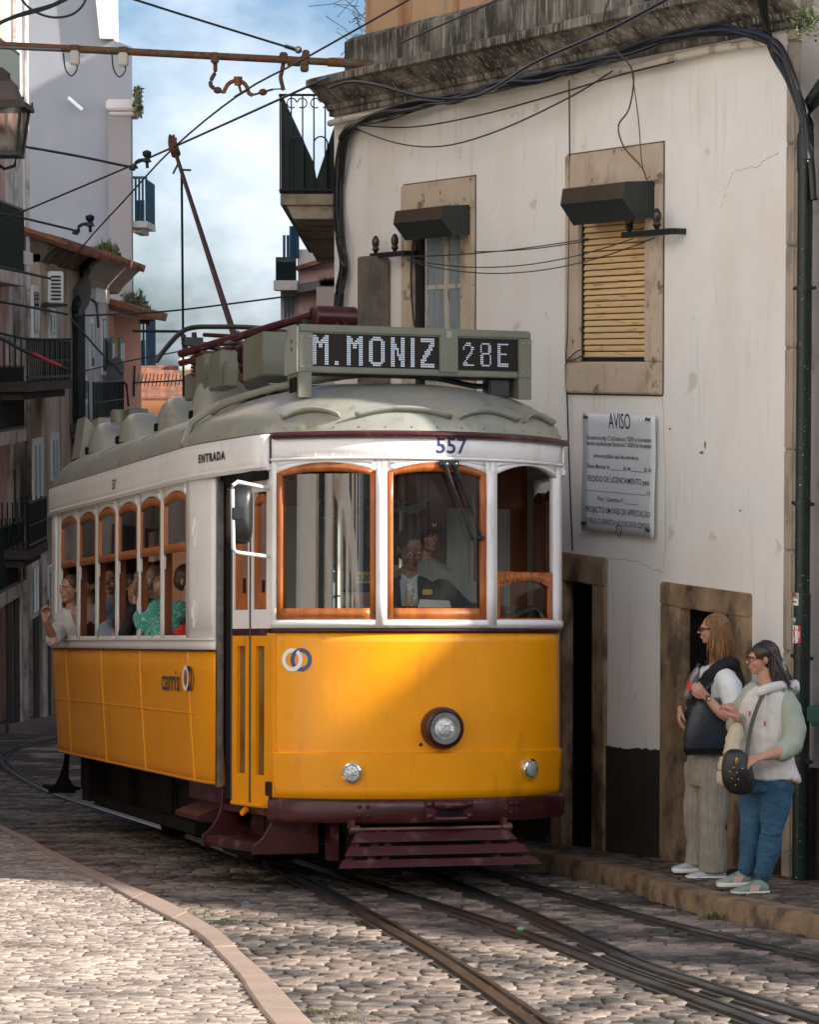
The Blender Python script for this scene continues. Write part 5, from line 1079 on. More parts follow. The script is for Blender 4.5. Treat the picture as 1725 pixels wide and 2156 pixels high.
# steps
stp = thing('entrance_step', None, None, None); stp.parent = tram
zt = .28
def so_(y, o, z): p = dr(y, z, o); return p
g = MB(); g.loft([[so_(y, .10, zt-.03), so_(y, .11, zt-.005), so_(y, .10, zt+.03), so_(y, -.22, zt+.03), so_(y, -.22, zt-.0)] for y in (.45, 1.22)]); pt('step_tread', g, MAROON, stp, bev=.004)
for y in (.44, 1.24):
    g = MB(); pr2 = [(.12, zt-.04), (.12, zt+.03), (.07, zt+.07), (.02, zt+.14), (-.005, zt+.22), (-.01, .62), (-.07, .62), (-.10, zt+.22), (-.12, zt+.10), (-.24, zt+.05), (-.24, zt-.04)] if y > 1 else [(.12, zt-.04), (.12, zt+.01), (.06, zt+.06), (.01, zt+.14), (-.03, zt+.24), (-.04, .60), (-.30, .60), (-.30, zt-.04)]
    g.prism(pr2, y-.01, y+.012, lambda a, b, t: so_(t, a, b)); pt('step_side', g, MAROON, stp, bev=.003)
g = MB(); g.loft([[so_(y, -.20, zt), so_(y, -.20, .52), so_(y, -.22, .52), so_(y, -.22, zt)] for y in (.45, 1.23)]); g.loft([[so_(y, -.02, .47), so_(y, -.02, .51), so_(y, -.10, .51), so_(y, -.10, .47)] for y in (.45, 1.23)]); pt('riser', g, MAROON, stp)
g = MB()
for k in range(6): g.loft([[so_(y, .09-.05*k, zt+.031), so_(y, .075-.05*k, zt+.036), so_(y, .06-.05*k, zt+.031)] for y in (.5, 1.18)])
pt('tread_ribs', g, MAROON, stp)
for sy in (7.3,):
    st2 = thing('rear_step', None, None, None); st2.parent = tram
    g = MB(); g.bb((-1.10, 7.55, zt), (-.85, 8.1, zt+.03), .01); pt('step_tread', g, DARK, st2)
    g = MB(); g.prism([(-1.14, zt-.02), (-1.14, zt+.02), (-1.08, zt+.06), (-1.04, zt+.14), (-1.01, zt+.24), (-1.0, .62), (-.96, .62), (-.97, zt+.12), (-.90, zt-.02)], 7.52, 7.55, lambda a, b, t: V((a, t, b))); pt('step_side', g, DARK, st2)
# maroon sole bar and hangers behind the step
g = MB(); g.b2((-1.06, 1.28, .50), (-1.0, 2.3, .62)); g.prism([(-1.22, .40), (-1.22, .43), (-1.05, .50), (-1.0, .5), (-1.0, .38)], 1.3, 2.0, lambda a, b, t: V((a, t, b))); g.b2((-.88, .48, .24), (-.82, .60, .45)); g.b2((-.60, .30, .2), (-.55, .44, .45)); g.pieces('sole_bar', MAROON, tram)
# underframe
g = MB(); g.b2((-.85, 1.0, .30), (.85, 7.6, .70)); g.b2((-.95, 2.6, .22), (-.80, 6.4, .30)); g.bb((-.9, 3.6, .2), (-.55, 4.7, .62), .02); g.bb((-.92, 5.1, .26), (-.6, 5.8, .6), .02); g.b2((-.7, .5, .3), (.7, 1.0, .55)); g.b2((-1.0, 6.4, .25), (-.7, 6.7, .65)); g.bb((.55, 2.5, .2), (.9, 6.5, .6), .02); pt('underframe', g, DARK)
for y in (3.1, 5.7):
    for x in (-.45, .45):
        g = MB(); g.lathe([(.05, -.07), (.33, -.07), (.33, -.02), (.30, 0), (.30, .06), (.05, .06)], (x, y, .31), (1 if x > 0 else -1, 0, 0), 28); pt('wheel', g, DARK, smooth=True)
    g = MB(); g.tube([(-.8, y, .31), (.8, y, .31)], .06, 10); g.bb((-.78, y-.16, .18), (-.62, y+.16, .44), .03); g.tube([(-.72, y-.6, .42), (-.72, y-.3, .36), (-.72, y+.3, .36), (-.72, y+.6, .42)], .03, 6); pt('axle', g, DARK, smooth=True)
g = MB(); g.tube([(-.74, 2.2, .19), (-.74, 6.6, .19)], .03, 6); g.b2((-.80, 1.5, .12), (-.76, 2.4, .34)); pt('truck_side_bar', g, DARK)
# fender
fd = thing('life_guard', None, None, None); fd.parent = tram
yT, yB = -.02, -.20
g = MB()
cxm = -.045
def fx_(t, s): return cxm+s*(.485+.16*t)
T3 = [(0.0, .33), (.42, .66), (.76, 1.0)]
def fdp(x, t, o=0): return V((x, yT+(yB-yT)*t-o, .40-(.40-.20)*t))
for (t0, t1) in ((.02, .30), (.42, .68), (.80, 1.02)):
    g.loft([[fdp(fx_(t0, s), t0), fdp(fx_(t0, s), t0, .02), fdp(fx_(t1, s), t1, .02), fdp(fx_(t1, s), t1)] for s in lin(-1, 1, 2)])
g.pieces('slat', MAROON, fd, bev=.003)
g = MB()
for s in (-.93, -.55*1.0, .62, .93, -.70):
    g.loft([[fdp(fx_(t, s)-.022, t, -.004), fdp(fx_(t, s)+.022, t, -.004), fdp(fx_(t, s)+.022, t, -.02), fdp(fx_(t, s)-.022, t, -.02)] for t in (0, 1)])
g.pieces('strut', MAROON, fd)
g = MB(); g.tube([(cxm-.50, .0, .41), (cxm+.52, .0, .41)], .014, 8)
for s in (-.49, .49): g.tube([(cxm+s-.03, 0, .41), (cxm+s+.03, 0, .41)], .028, 10); g.bb((cxm+s-.03, -.02, .41), (cxm+s+.0, .06, .47), .006)
pt('pivot_bar', g, mat('worn_maroon_rod', (.12, .05, .04), .3, metal=.4), fd, smooth=True)
g = MB(); g.b2((-.5, .30, .2), (.55, .5, .42)); pt('front_shadow_box', g, DARK)  # dark box put in for the shade under the tram front
# ---------------------------------------------------------------- roof equipment
# destination sign
SY = .50
ds = thing('destination_sign', None, None, None); ds.parent = tram
a = tp(627, 745, 1, SY); b = tp(1117, 745, 1, SY); zt = tp(870, 690, 1, SY).z; zb = tp(870, 790, 1, SY).z; xa, xb = a.x, b.x
g = MB(); g.b2((xa+.012, SY+.02, zb+.0), (xb-.012, SY+.24, zt-.012)); g.bb((xa-.0, SY-.02, zt-.055), (xb, SY+.26, zt), .01); g.bb((xa, SY-.01, zb), (xb, SY+.26, zb+.04), .006); pt('sign_case', g, ROOFD, ds)
g = MB(); x_ = tp(657, 745, 1, SY).x
for (p, q) in ((xa-.001, x_), (tp(1090, 745, 1, SY).x, xb+.001)): g.bb((p, SY-.026, zb-.0), (q, SY+.265, zt-.05), .004)
g.bb((tp(924, 745, 1, SY).x, SY-.022, zb+.02), (tp(963, 745, 1, SY).x, SY, zt-.045), .004)
g.pieces('sign_frame', ROOFD, ds)
g = MB()
for xx in (xa, xb-.085):
    P_ = [(SY-.02, zb-.16 if xx == xa else zb-.14), (SY-.02, zb), (SY+.26, zb), (SY+.26, zb-.05 if xx == xa else zb-.10)]
    g.prism(P_, xx, xx+.085, lambda a, b, t: V((t, a, b)))
g.pieces('sign_leg', ROOFD, ds)
g = MB(); g.prism([(SY-.02, zb), (SY-.02, zt-.02), (SY+.05, zt), (SY+.18, zt-.02), (SY+.30, zt-.14), (SY+.30, zb)], xa-.012, xa, lambda a, b, t: V((t, a, b))); pt('end_plate', g, ROOFG, ds)
g = MB(); [g.b2((xa-.014, SY+.02+k*.09, zb-.12), (xa+.002, SY+.075+k*.09, zb-.03)) for k in range(2)]; [g.b2((xa-.014, SY+.10, zb+.14+k*.05), (xa-.01, SY+.12, zb+.165+k*.05)) for k in range(2)]; g.pieces('cut_out', DARK, ds)
g = MB(); [g.ell((x, SY-.03, z), (.009, .004, .007), nu=6, nv=4) for x in (xa+.02, xa+.065, xb-.06, xb-.02) for z in (zb+.03, zt-.08, )]; g.bb((tp(943, 700, 1, SY).x-.02, SY-.03, zt-.065), (tp(943, 700, 1, SY).x+.02, SY-.015, zt-.015), .003); pt('sign_rivet', g, ROOFG, ds)
M_SCR = mat('led_screen_dark', (.012, .009, .007), .5, spec=.2); M_LED = mat('lit_dots', (.42, .47, .55), .5, emit=.28); M_OFF = mat('unlit_dots', (.03, .021, .017), .6, spec=.2)
for (p0, p1) in ((657, 924), (963, 1090)):
    g = MB(); g.b2((tp(p0, 745, 1, SY).x+.001, SY-.004, zb+.041), (tp(p1, 745, 1, SY).x-.001, SY+.019, zt-.056)); pt('screen', g, M_SCR, ds)
GL = {'M': (8, [[(0, 0), (0, 13)], [(1, 0), (1, 13)], [(6, 0), (6, 13)], [(7, 0), (7, 13)], [(2, 11), (3, 8)], [(5, 11), (4, 8)], [(2, 12), (3, 10)], [(5, 12), (4, 10)]]),
      '.': (3, [[(0, 0), (1, 0)], [(0, 1), (1, 1)]]),
      'O': (8, [[(0, 2), (0, 11)], [(1, 1), (1, 12)], [(6, 1), (6, 12)], [(7, 2), (7, 11)], [(2, 0), (5, 0)], [(2, 1), (5, 1)], [(2, 12), (5, 12)], [(2, 13), (5, 13)]]),
      'N': (7, [[(0, 0), (0, 13)], [(1, 0), (1, 13)], [(5, 0), (5, 13)], [(6, 0), (6, 13)], [(2, 10), (4, 4)], [(2, 9), (4, 3)]]),
      'I': (2, [[(0, 0), (0, 13)], [(1, 0), (1, 13)]]),
      'Z': (7, [[(0, 13), (6, 13)], [(0, 12), (6, 12)], [(0, 0), (6, 0)], [(0, 1), (6, 1)], [(6, 11), (0, 2)], [(5, 11), (0, 3)], [(6, 10), (1, 2)]]),
      '2': (7, [[(0, 8), (0, 9)], [(1, 10), (4, 10)], [(5, 9), (5, 7)], [(5, 6), (0, 1)], [(4, 6), (1, 2)], [(0, 0), (6, 0)], [(6, 8), (6, 9)], [(2, 11), (4, 11)], [(0, 1), (2, 1)]]),
      '8': (7, [[(1, 0), (5, 0)], [(1, 11), (5, 11)], [(1, 6), (5, 6)], [(0, 1), (0, 5)], [(6, 1), (6, 5)], [(0, 7), (0, 10)], [(6, 7), (6, 10)], [(1, 1), (1, 5)], [(5, 7), (5, 10)]]),
      'E': (6, [[(0, 0), (0, 11)], [(1, 0), (1, 11)], [(0, 0), (6, 0)], [(0, 11), (6, 11)], [(0, 6), (5, 6)], [(2, 1), (6, 1)]])}
def dots(txt, p0, p1, y0, y1, rows, gap):
    cells = set(); x = 0
    for ch in txt:
        wd, st = GL[ch]
        for (a, b) in st:
            n = max(abs(b[0]-a[0]), abs(b[1]-a[1]), 1)
            for i in range(n+1): cells.add((x+round(a[0]+(b[0]-a[0])*i/n), round(a[1]+(b[1]-a[1])*i/n)))
        x += wd+gap
    W_ = x-gap; A = tp(p0, y1, 1, SY-.006); B = tp(p1, y0, 1, SY-.006); px_ = (B.x-A.x)/(W_-1); mz = (zb+.04+zt-.055)/2; hz_ = (zt-zb-.095)*(.42 if rows == 14 else .335); A.z = mz-hz_; pz_ = 2*hz_/(rows-1); g = MB()
    for (i, j) in cells:
        x, z = A.x+i*px_, A.z+j*pz_; r = .36*min(px_, pz_); g.add([(x-r, SY-.006, z-r), (x+r, SY-.006, z-r), (x+r, SY-.006, z+r), (x-r, SY-.006, z+r)], [(0, 1, 2, 3)])
    o = pt('lit_dot_letters', g, M_LED, ds); return cells
dots('M.MONIZ', 660, 913, 716, 778, 14, 3); dots('28E', 977, 1066, 731, 777, 12, 4)
g = MB(); x0s, x1s = tp(659, 745, 1, SY).x, tp(922, 745, 1, SY).x
for i in range(60):
    for j in range(16): x = x0s+(x1s-x0s)*(i+.5)/60; z = zb+.048+(zt-.062-zb-.048)*(j+.5)/16; r = .0035; g.add([(x-r, SY-.0048, z-r), (x+r, SY-.0048, z-r), (x+r, SY-.0048, z+r), (x-r, SY-.0048, z+r)], [(0, 1, 2, 3)])
pt('unlit_dot_grid', g, M_OFF, ds)
# cables, hose
def rz(x, y, d=0): return V((x, y, roof_z(x, y)+d))
g = MB(); P_ = smooth_pts([rz(.3, .75, .05), rz(-.05, .8, .06), rz(-.35, .9, .05), rz(-.75, 1.15, .03), rz(-.98, 1.5, .03), rz(-1.05, 1.7, .02)], 8)
g.tube(P_, [.02+.004*(i % 2) for i in range(len(P_))], 8); g.tube([p+V((.0, .07, .02)) for p in P_[::4]], .012, 6); pt('roof_hose', g, mat('hose_grey_green', (.20, .205, .15), .6), smooth=True)
g = MB(); a = tp(470, 870, 1, 1.6); b = tp(390, 925, 1, 2.0)
g.tube([rz(-.85, 1.5, .04), rz(-1.0, 1.75, .05), rz(-1.13, 1.95, .04), rz(-1.19, 1.98, -.01), rz(-1.19, 1.93, -.04)], .02, 6); g.tube([rz(-1.0, 1.6, .05), rz(-1.14, 1.85, .04), rz(-1.18, 1.88, .0)], .018, 6); pt('roof_hook', g, ROOFG, smooth=True)
g = MB(); p = fr(.62, 0); g.tube([(.05, .62, zb-.0), (.2, .66, roof_z(.2, .66)+.05), (.45, .68, roof_z(.45, .68)+.03), (.6, .62, zb-.05), (.68, .6, zb+.05)], .018, 8); g.bb((.52, .55, zb-.12), (.66, .7, zb), .01); pt('sign_cable', g, BLACK, smooth=True)
# vents
for k, (px, py, y) in enumerate(((467, 822, 3.2), (390, 868, 4.5), (305, 902, 5.8), (238, 922, 7.2))):
    c = tp(px, py, 1, y); x = c.x; z0 = roof_z(x, y)-.04; g = MB(); R_ = .20; n = 9
    top = tp(px, py-34, 1, y).z-z0
    g.loft([[V((x+R_*f*cos(t)*1.1, y+R_*1.4*f*sin(t)*.9+(.16*(1-f)), z0+top*h_)) for t in lin(0, 2*pi, 25)[:-1]] for f, h_ in ((1.02, 0), (1, .15), (.96, .35), (.88, .55), (.75, .75), (.55, .92), (.3, .99), (.02, 1))])
    o = pt('roof_vent', g, ROOFG, smooth=True)
    g = MB(); g.bb((x-R_*1.1-.02, y-.03, z0-.01), (x-R_*1.1+.02, y+.03, z0+.05), .005); pt('vent_latch', g, DARK, o)
# boxes
def pbox(px0, py0, px1, py1, y, dy, name, m=ROOFD, bev=.008):
    a = tp(px0, py1, 1, y); b = tp(px1, py0, 1, y); g = MB(); g.bb((a.x, y, a.z), (b.x, y+dy, b.z), bev); return pt(name, g, m)
pbox(552, 700, 640, 790, 1.35, .55, 'resistor_box'); pbox(462, 738, 500, 815, 2.55, .35, 'cable_box'); pbox(430, 745, 458, 828, 3.1, .3, 'cable_box'); pbox(400, 785, 425, 840, 3.6, .2, 'cable_box'); pbox(478, 760, 502, 812, 2.4, .1, 'cable_box')
pbox(206, 880, 262, 950, 7.7, .5, 'air_unit', ROOFG); pbox(272, 860, 312, 890, 6.4, .25, 'small_cabinet')
g = MB(); a = tp(175, 940, 1, 8.0); b = tp(250, 880, 1, 8.0); g.prism([(a.x-.05, a.z-.1), (a.x, b.z+.0), (a.x+.08, b.z-.08), (b.x, b.z-.08), (b.x, a.z-.1)], 7.9, 8.3, lambda p, q, t: V((p, t, q))); pt('rear_sign_case', g, ROOFG)
c = tp(250, 885, 1, 7.3); g = MB(); g.lathe([(.075, -.05), (.075, .07), (.06, .09), (.001, .09)], c, n=16); pt('roof_cap', g, ROOFD, smooth=True)
for (px, py, y) in ((414, 772, 3.6), (483, 745, 2.6)):
    c = tp(px, py, 1, y); g = MB(); pr_ = []
    for k in range(6): pr_ += [(.028, -.07+k*.026), (.045, -.062+k*.026), (.045, -.054+k*.026), (.028, -.046+k*.026)]
    g.lathe(pr_+[(.001, .1)], c, n=14); pt('roof_insulator', g, mat('insulator_maroon', (.06, .018, .018), .3), smooth=True)
# pantograph folded
pg = thing('pantograph', None, None, None); pg.parent = tram
def q_(px, py, y): return tp(px, py, 1, y)
g = MB(); g.tube([q_(380, 745, 3.6), q_(660, 662, 2.3)], .03, 8); g.tube([q_(380, 765, 3.6), q_(640, 700, 2.3)], .024, 8); g.tube([q_(700, 655, 2.3), q_(720, 720, 1.9)], .022, 6); g.tube([q_(712, 655, 2.3), q_(735, 705, 2.0)], .022, 6); g.tube([q_(655, 668, 2.3), q_(690, 668, 2.3)], .07, 10); g.tube([q_(500, 740, 2.9), q_(515, 785, 2.9)], .03, 6); g.tube([q_(425, 745, 3.3), q_(512, 748, 2.9)], .028, 6)
pt('pantograph_tube', g, MAROON, pg, smooth=True)
g = MB(); g.lathe([(.001, -.01), (.068, 0), (.078, .01), (.078, .29), (.068, .30), (.001, .31)], q_(662, 667, 2.2), V((1, .0, -.0)), 20); pt('spring_drum', g, MAROON, pg, smooth=True)
g = MB()
for o_, dy in ((0, 0), (.03, .35)):
    g.tube(smooth_pts([q_(328, 762-o_*80, 4.0+dy), q_(345, 738, 4.0+dy), q_(378, 702, 3.95+dy), q_(405, 690, 3.9+dy), q_(450, 688, 3.6+dy), q_(540, 690, 3.0+dy), q_(600, 700, 2.5)], 4), .02, 6)
pt('contact_horn', g, mat('horn_grey', (.04, .045, .045), .4, metal=.5), pg, smooth=True)
g = MB(); c = q_(405, 720, 3.7); g.tube([q_(385, 705, 3.8), q_(392, 745, 3.8)], .02, 6); g.tube([q_(408, 700, 3.8), q_(412, 742, 3.8)], .02, 6); g.tube([q_(385, 722, 3.8), q_(480, 738, 3.4)], .02, 6); g.box(c, (.14, .1, .06)); g.tube([q_(384, 745, 3.8), q_(420, 742, 3.7)], .016, 6); g.box(q_(672, 692, 2.4), (.3, .2, .10)); pt('linkage', g, BLACK, pg, smooth=True)
for (p, q) in (((430, 705, 4.1), (560, 712, 3.3)), ((395, 725, 4.0), (600, 722, 2.9)), ((420, 760, 3.4), (540, 775, 2.6)), ((500, 700, 3.4), (520, 770, 2.6)), ((560, 690, 2.9), (640, 715, 2.0))):
    g = MB(); g.tube([q_(*p), q_(*q)], .018, 6); pt('stay', g, MAROON if p[0] > 425 else BLACK, pg, smooth=True)
g = MB(); g.bb(V((-.55, 2.2, 3.28)), V((.35, 4.0, 3.33)), .01); [g.tube([V((x, y, 3.1)), V((x, y, 3.3))], .03, 8) for x in (-.5, .3) for y in (2.3, 3.1, 3.9)]; pt('base_frame', g, mat('base_frame_dark', (.05, .03, .028), .5), pg)
# trolley pole
tpn = thing('trolley_pole', None, None, None); tpn.parent = tram
b0 = tp(515, 775, 0, 0.0); b0.z -= 0; t0 = tp(368, 318, 0, -.02)
g = MB(); g.tube([b0, t0], [.028, .017], 10); pt('pole', g, mat('rusty_pole', (.085, .03, .022), .5, col2=(.05, .02, .016)), tpn, smooth=True)
g = MB(); u_ = (t0-b0).normalized(); g.tube([t0-u_*.05, t0+u_*.1], .045, 8); g.box(t0+u_*.12, (.05, .12, .10)); g.lathe([(.06, -.02), (.045, 0), (.06, .02)], t0+u_*.18, (1, 0, 0), 14); g.tube([t0-u_*.32, t0-u_*.32+V((.09, 0, 0))], .01, 5); g.tube([t0-u_*.2, t0-u_*.2+V((-.05, 0, -.1))], .01, 5); pt('trolley_head', g, mat('rust', (.18, .07, .03), .7, col2=(.09, .04, .025), scale=12), tpn, smooth=True)
g = MB(); g.lathe([(.12, -.1), (.10, 0), (.06, .06)], b0+V((0, 0, -.05)), n=16); g.bb(b0+V((-.15, -.3, -.15)), b0+V((.15, .3, -.08)), .02); pt('pole_base', g, MAROON, tpn, smooth=True)
rope0 = MTR @ (t0-u_*.35)
g = MB(); e = atY(386, 835, rope0.y+2.2); g.tube([rope0, rope0.lerp(e, .5), e], .012, 5); tag(g.build('pole_rope', mat('rope_dark', (.02, .035, .035), .7)), 'thin cord hanging straight down from the trolley pole head', 'rope')
# ---------------------------------------------------------------- overhead lines
M_RUST = mat('rusty_green_pole', (.10, .10, .05), .7, col2=(.16, .055, .022), scale=9, bump=.4, lo=.42, hi=.55, layers=[((.05, .03, .02), 20, (1, 1, 1), .55, .65, .6)])
M_RST = mat('bracket_rust', (.15, .065, .03), .7, col2=(.07, .045, .025), scale=14, bump=.4); M_WIRE = mat('wire_dark', (.015, .03, .028), .5); M_CU = mat('contact_wire', (.05, .028, .022), .5)
YB = 23.2
def o2(px, py, dy=0): return atY(px, py, YB+dy)
sp = thing('span_pole', 'long rusty green pole crossing the street above the tram', 'pole', Mx.Translation(o2(390, 115)))
def so(px, py, dy=0): return o2(px, py, dy)-o2(390, 115)
g = MB(); g.tube([so(-60, 92), so(780, 135)], .030, 12); g.tube([so(690, 131), so(785, 136)], .036, 10); sp_ = g.build('pole', M_RUST, sp, smooth=True)
g = MB(); g.tube([so(-60, 98, -.04), so(128, 106, -.04)], .014, 6); g.build('conduit', STEEL, sp, smooth=True)
for px, (y0, y1) in ((157, (108, 136)), (259, (112, 138))):
    g = MB(); g.bb(so(px-11, y1, -.05), so(px+11, y0, .03), .01); o = g.build('junction_box', mat('box_ivory', (.55, .52, .44), .5), sp)
    g = MB(); g.bb(so(px-11, y0-1, -.04), so(px+11, y0-12, .04), .005); g.build('box_clip', M_RST, o)
    g = MB(); g.tube(smooth_pts([so(px-24, y0+3), so(px-20, y1+8), so(px-8, y1+24), so(px+4, y1+12), so(px+4, y1)], 5), .006, 5); g.build('box_cable', M_WIRE, o)
for px, P in ((452, [(452, 124), (453, 150), (446, 165), (443, 178), (450, 186)]), (597, [(597, 132), (593, 152), (591, 165), (597, 190)])):
    g = MB(); g.tube(smooth_pts([so(x, y) for x, y in P], 4), .017, 8); g.bb(so(px-9, 132, -.05), so(px+9, 112, .05), .01); g.build('hanger_arm', M_RST, sp, smooth=True)
g = MB(); g.bb(so(632, 150, -.05), so(650, 118, .05), .01); g.bb(so(636, 118, -.03), so(652, 106, .03), .01); g.tube([so(605, 128), so(632, 130)], .04, 8); g.build('pole_clamp', M_RST, sp)
ho = thing('line_holder', 'arched rusty wire holder with two insulators hung beneath the pole', 'wire holder', Mx.Translation(o2(500, 190)))
def hh(px, py): return o2(px, py)-o2(500, 190)
g = MB(); g.tube(smooth_pts([hh(470, 196), hh(478, 180), hh(488, 172), hh(504, 170), hh(518, 180), hh(524, 196), hh(532, 200)], 4), .017, 8); g.lathe([(.03, -.03), (.03, .0), (.036, .02), (.036, .04), (.001, .041)], hh(501, 172), n=10); g.build('yoke', mat('orange_rust', (.26, .10, .035), .7, col2=(.12, .05, .025), scale=16), ho, smooth=True)
for a, b in (((446, 184), (470, 196)), ((532, 200), (575, 188))):
    g = MB(); g.tube([hh(*a), hh(*b)], .010, 6); c = (hh(*a)+hh(*b))/2; g.ell(c, (.035, .03, .028)); g.build('insulator', M_RST, ho, smooth=True)
g = MB(); g.tube([hh(575, 188), hh(598, 187)], .006, 5); g.tube([hh(503, 180), hh(508, 196)], .012, 6); g.tube([hh(493, 205), hh(517, 191)], .012, 6); g.build('wire_clip', M_RST, ho)
def wire(P, r, lab, m=None, grp=None, sm_=True):
    g = MB(); g.tube(smooth_pts(P, 4) if sm_ and len(P) > 2 else P, r, 5); return tag(g.build('overhead_wire', m or M_WIRE), lab, 'wire', grp)
def cw(px, py): p = G(px, py, 5.91); return MPL @ p
wire([cw(150, 548), cw(197, 491), cw(262, 421), cw(365, 311), cw(505, 198), cw(640, 124), cw(860, 0), cw(1010, -86)], .0085, 'contact wire running from the trolley pole head up past the rusty pole end', M_CU)
a = atY(-30, 478, 33); b = o2(680, 168); wire([a, a.lerp(b, .55)-V((0, 0, .02)), b], .011, 'straight wire from the left edge through the trolley pole head to the white house')
g = MB(); g.tube([o2(672, 171), o2(690, 163)], .022, 6); tag(g.build('wire_tensioner', STEEL), 'small pale tensioner where the straight wire meets the white house', 'tensioner')
wire([o2(240, -22, -2), o2(285, 0, -1.8), o2(620, 104)], .010, 'wire sloping from the top edge down to the clamp on the rusty pole')
g = MB(); g.tube([o2(600, 97), o2(622, 104)], .018, 6); g.ell(o2(628, 105), (.03, .02, .03)); tag(g.build('wire_tensioner', STEEL), 'grey tensioner at the upper wire beside the pole clamp', 'tensioner')
wire([atY(40, 307, 26), atY(160, 328, 26), atY(266, 350, 26), atY(290, 353, 26)], .012, 'wire from the street lantern to the upper line hanger')
wire([atY(-10, 448, 34), atY(60, 462, 34), atY(168, 488, 34)], .014, 'wire from the pink house balcony to the lower line hanger')
def lhang(px, py, Y, lab):
    t = thing('line_hanger', lab, 'wire hanger', Mx.Translation(atY(px, py, Y))); f = lambda x, y: atY(x, y, Y)-atY(px, py, Y); k = Y/26*.75
    g = MB(); g.tube(smooth_pts([f(px-28, py+10), f(px-17, py+12), f(px-15, py), f(px-8, py-6), f(px+6, py-8)], 4), .022*k, 6); g.build('arm', M_WIRE, t, smooth=True)
    g = MB(); g.lathe([(.03*k, -.06*k), (.06*k, -.05*k), (.03*k, 0), (.055*k, .03*k), (.055*k, .07*k), (.02*k, .09*k)], f(px+9, py-12), n=10); g.tube([f(px+9, py-5), f(px+10, py+10)], .02*k, 5); g.build('insulator', M_WIRE, t, smooth=True)
lhang(300, 344, 26, 'dark hooked line hanger left of the trolley pole head, the higher of two'); lhang(180, 479, 34, 'dark hooked line hanger over the cream house eaves, the lower of two')
wire([atY(158, 665, 42), atY(275, 660, 42), atY(385, 652, 42), atY(620, 622, 42)], .014, 'nearly level thin wire across the sky gap behind the tram')
wire([atY(278, 697, 60), atY(386, 698, 60)], .03, 'short thin bar leading left from the hanging cord')
wire([atY(-10, 634, 46), atY(70, 648, 46), atY(143, 662, 46)], .02, 'upper thin wire in front of the cream house windows'); wire([atY(-10, 699, 46), atY(60, 714, 46), atY(150, 714, 46)], .02, 'lower thin wire ending at the cream house balcony')
wire([atY(-10, 562, 46), atY(50, 574, 46), atY(107, 587, 46)], .02, 'thin wire ending at the air conditioner')
wire([atY(-10, 708, 44), atY(20, 722, 44), atY(46, 737, 44), atY(100, 760, 44), atY(143, 779, 44)], .028, 'thick dark cable drooping before the pink house balcony')
g = MB(); g.tube([atY(68, 744, 43.8), atY(100, 760, 43.8), atY(128, 771, 43.8)], .034, 6); tag(g.build('red_tape', mat('red_tape', (.35, .02, .03), .5)), 'red wrapped stretch of the drooping cable', 'cable wrap')
wire([atY(150, 672, 48), atY(205, 735, 48), atY(258, 790, 48)], .018, 'diagonal wire crossing the pale house down to the dish')
wire([atY(160, 785, 48), atY(270, 760, 48), atY(388, 738, 48)], .012, 'faint wire rising to the right above the terracotta roof')
for P in ([(-20, 62), (20, 40), (103, 16), (160, -12)], [(-20, 56), (40, 30), (110, 10), (150, -12)]): wire([atY(x, y, 20) for x, y in P], .011, 'dark cable bundle at the top left corner', None, 'cables at the top left corner')
wire([atY(x, y, 20) for x, y in ((38, -10), (60, 16), (90, 32), (120, 37), (150, 31), (172, 14), (184, -10))], .009, 'black cable drooping in a loop at the top left')
wire([MH @ hw(845, 90, -.1), atY(1047, 0, 18.5), atY(1120, -40, 17)], .008, 'wire leaving the ochre wall upwards to the right')
# street lantern
CL = -14; YL = 19.0
ln = thing('street_lantern', 'old copper topped street lantern cut by the left edge', 'street lamp', Mx.Translation(atY(CL, 270, YL)))
def lf(px, py): return atY(px, py, YL)-atY(CL, 270, YL)
def sq(r, z, n=4): return [V((r*cos(a)*1.414, r*sin(a)*1.414, z)) for a in [pi/4+k*pi/2 for k in range(4)]]
r1, r2 = lf(56, 0).x, lf(38, 0).x; zt, zb = lf(0, 228).z, lf(0, 324).z
g = MB(); g.loft([sq(r1*1.0, zt), sq(r1*1.02, zt+.03), sq(r1*.8, zt+.04), sq(r1*.62, lf(0, 175).z)]); g.lathe([(r1*.62, lf(0, 175).z), (r1*.5, lf(0, 165).z), (r1*.5, lf(0, 155).z), (r1*.3, lf(0, 143).z), (.01, lf(0, 138).z)], n=12); g.build('hood', mat('copper_brown', (.07, .042, .03), .5, col2=(.04, .028, .022), scale=8), ln)
g = MB()
for k in range(4):
    a = pi/4+k*pi/2; e = V((1.414*cos(a), 1.414*sin(a), 0)); g.tube([e*r1*.92+V((0, 0, zt)), e*r2+V((0, 0, zb))], .012, 5)
g.loft([sq(r2*1.06, zb-.02), sq(r2*1.06, zb+.01)]); g.loft([sq(r1*1.06, zt-.012), sq(r1*1.06, zt+.012)])
for k in range(4): a = pi/4+k*pi/2; g.lathe([(.014, 0), (.006, .03), (.01, .04), (.001, .05)], V((1.414*cos(a), 1.414*sin(a), 0))*r1+V((0, 0, zt+.01)), n=6)
g.build('lantern_frame', mat('black_iron', (.012, .014, .013), .4), ln)
g = MB(); g.loft([sq(r2*.97, zb), sq(r1*.9, zt)], cap=False); g.build('glass_panes', glass('cloudy_lamp_glass', (.5, .45, .42), dirt=.14), ln)
g = MB(); g.tube([(r2*.9, 0, zb), (r2*.8, 0, zb-.08), (r2*.4, 0, zb-.10), (0, 0, zb-.05)], .012, 6); g.tube([(.0, 0, zb), (.0, 0, zb-.22)], .04, 8); g.tube([(0, 0, zb-.2), (-1.2, .2, zb-.35)], .025, 6); g.build('bracket', BLACK, ln, smooth=True)
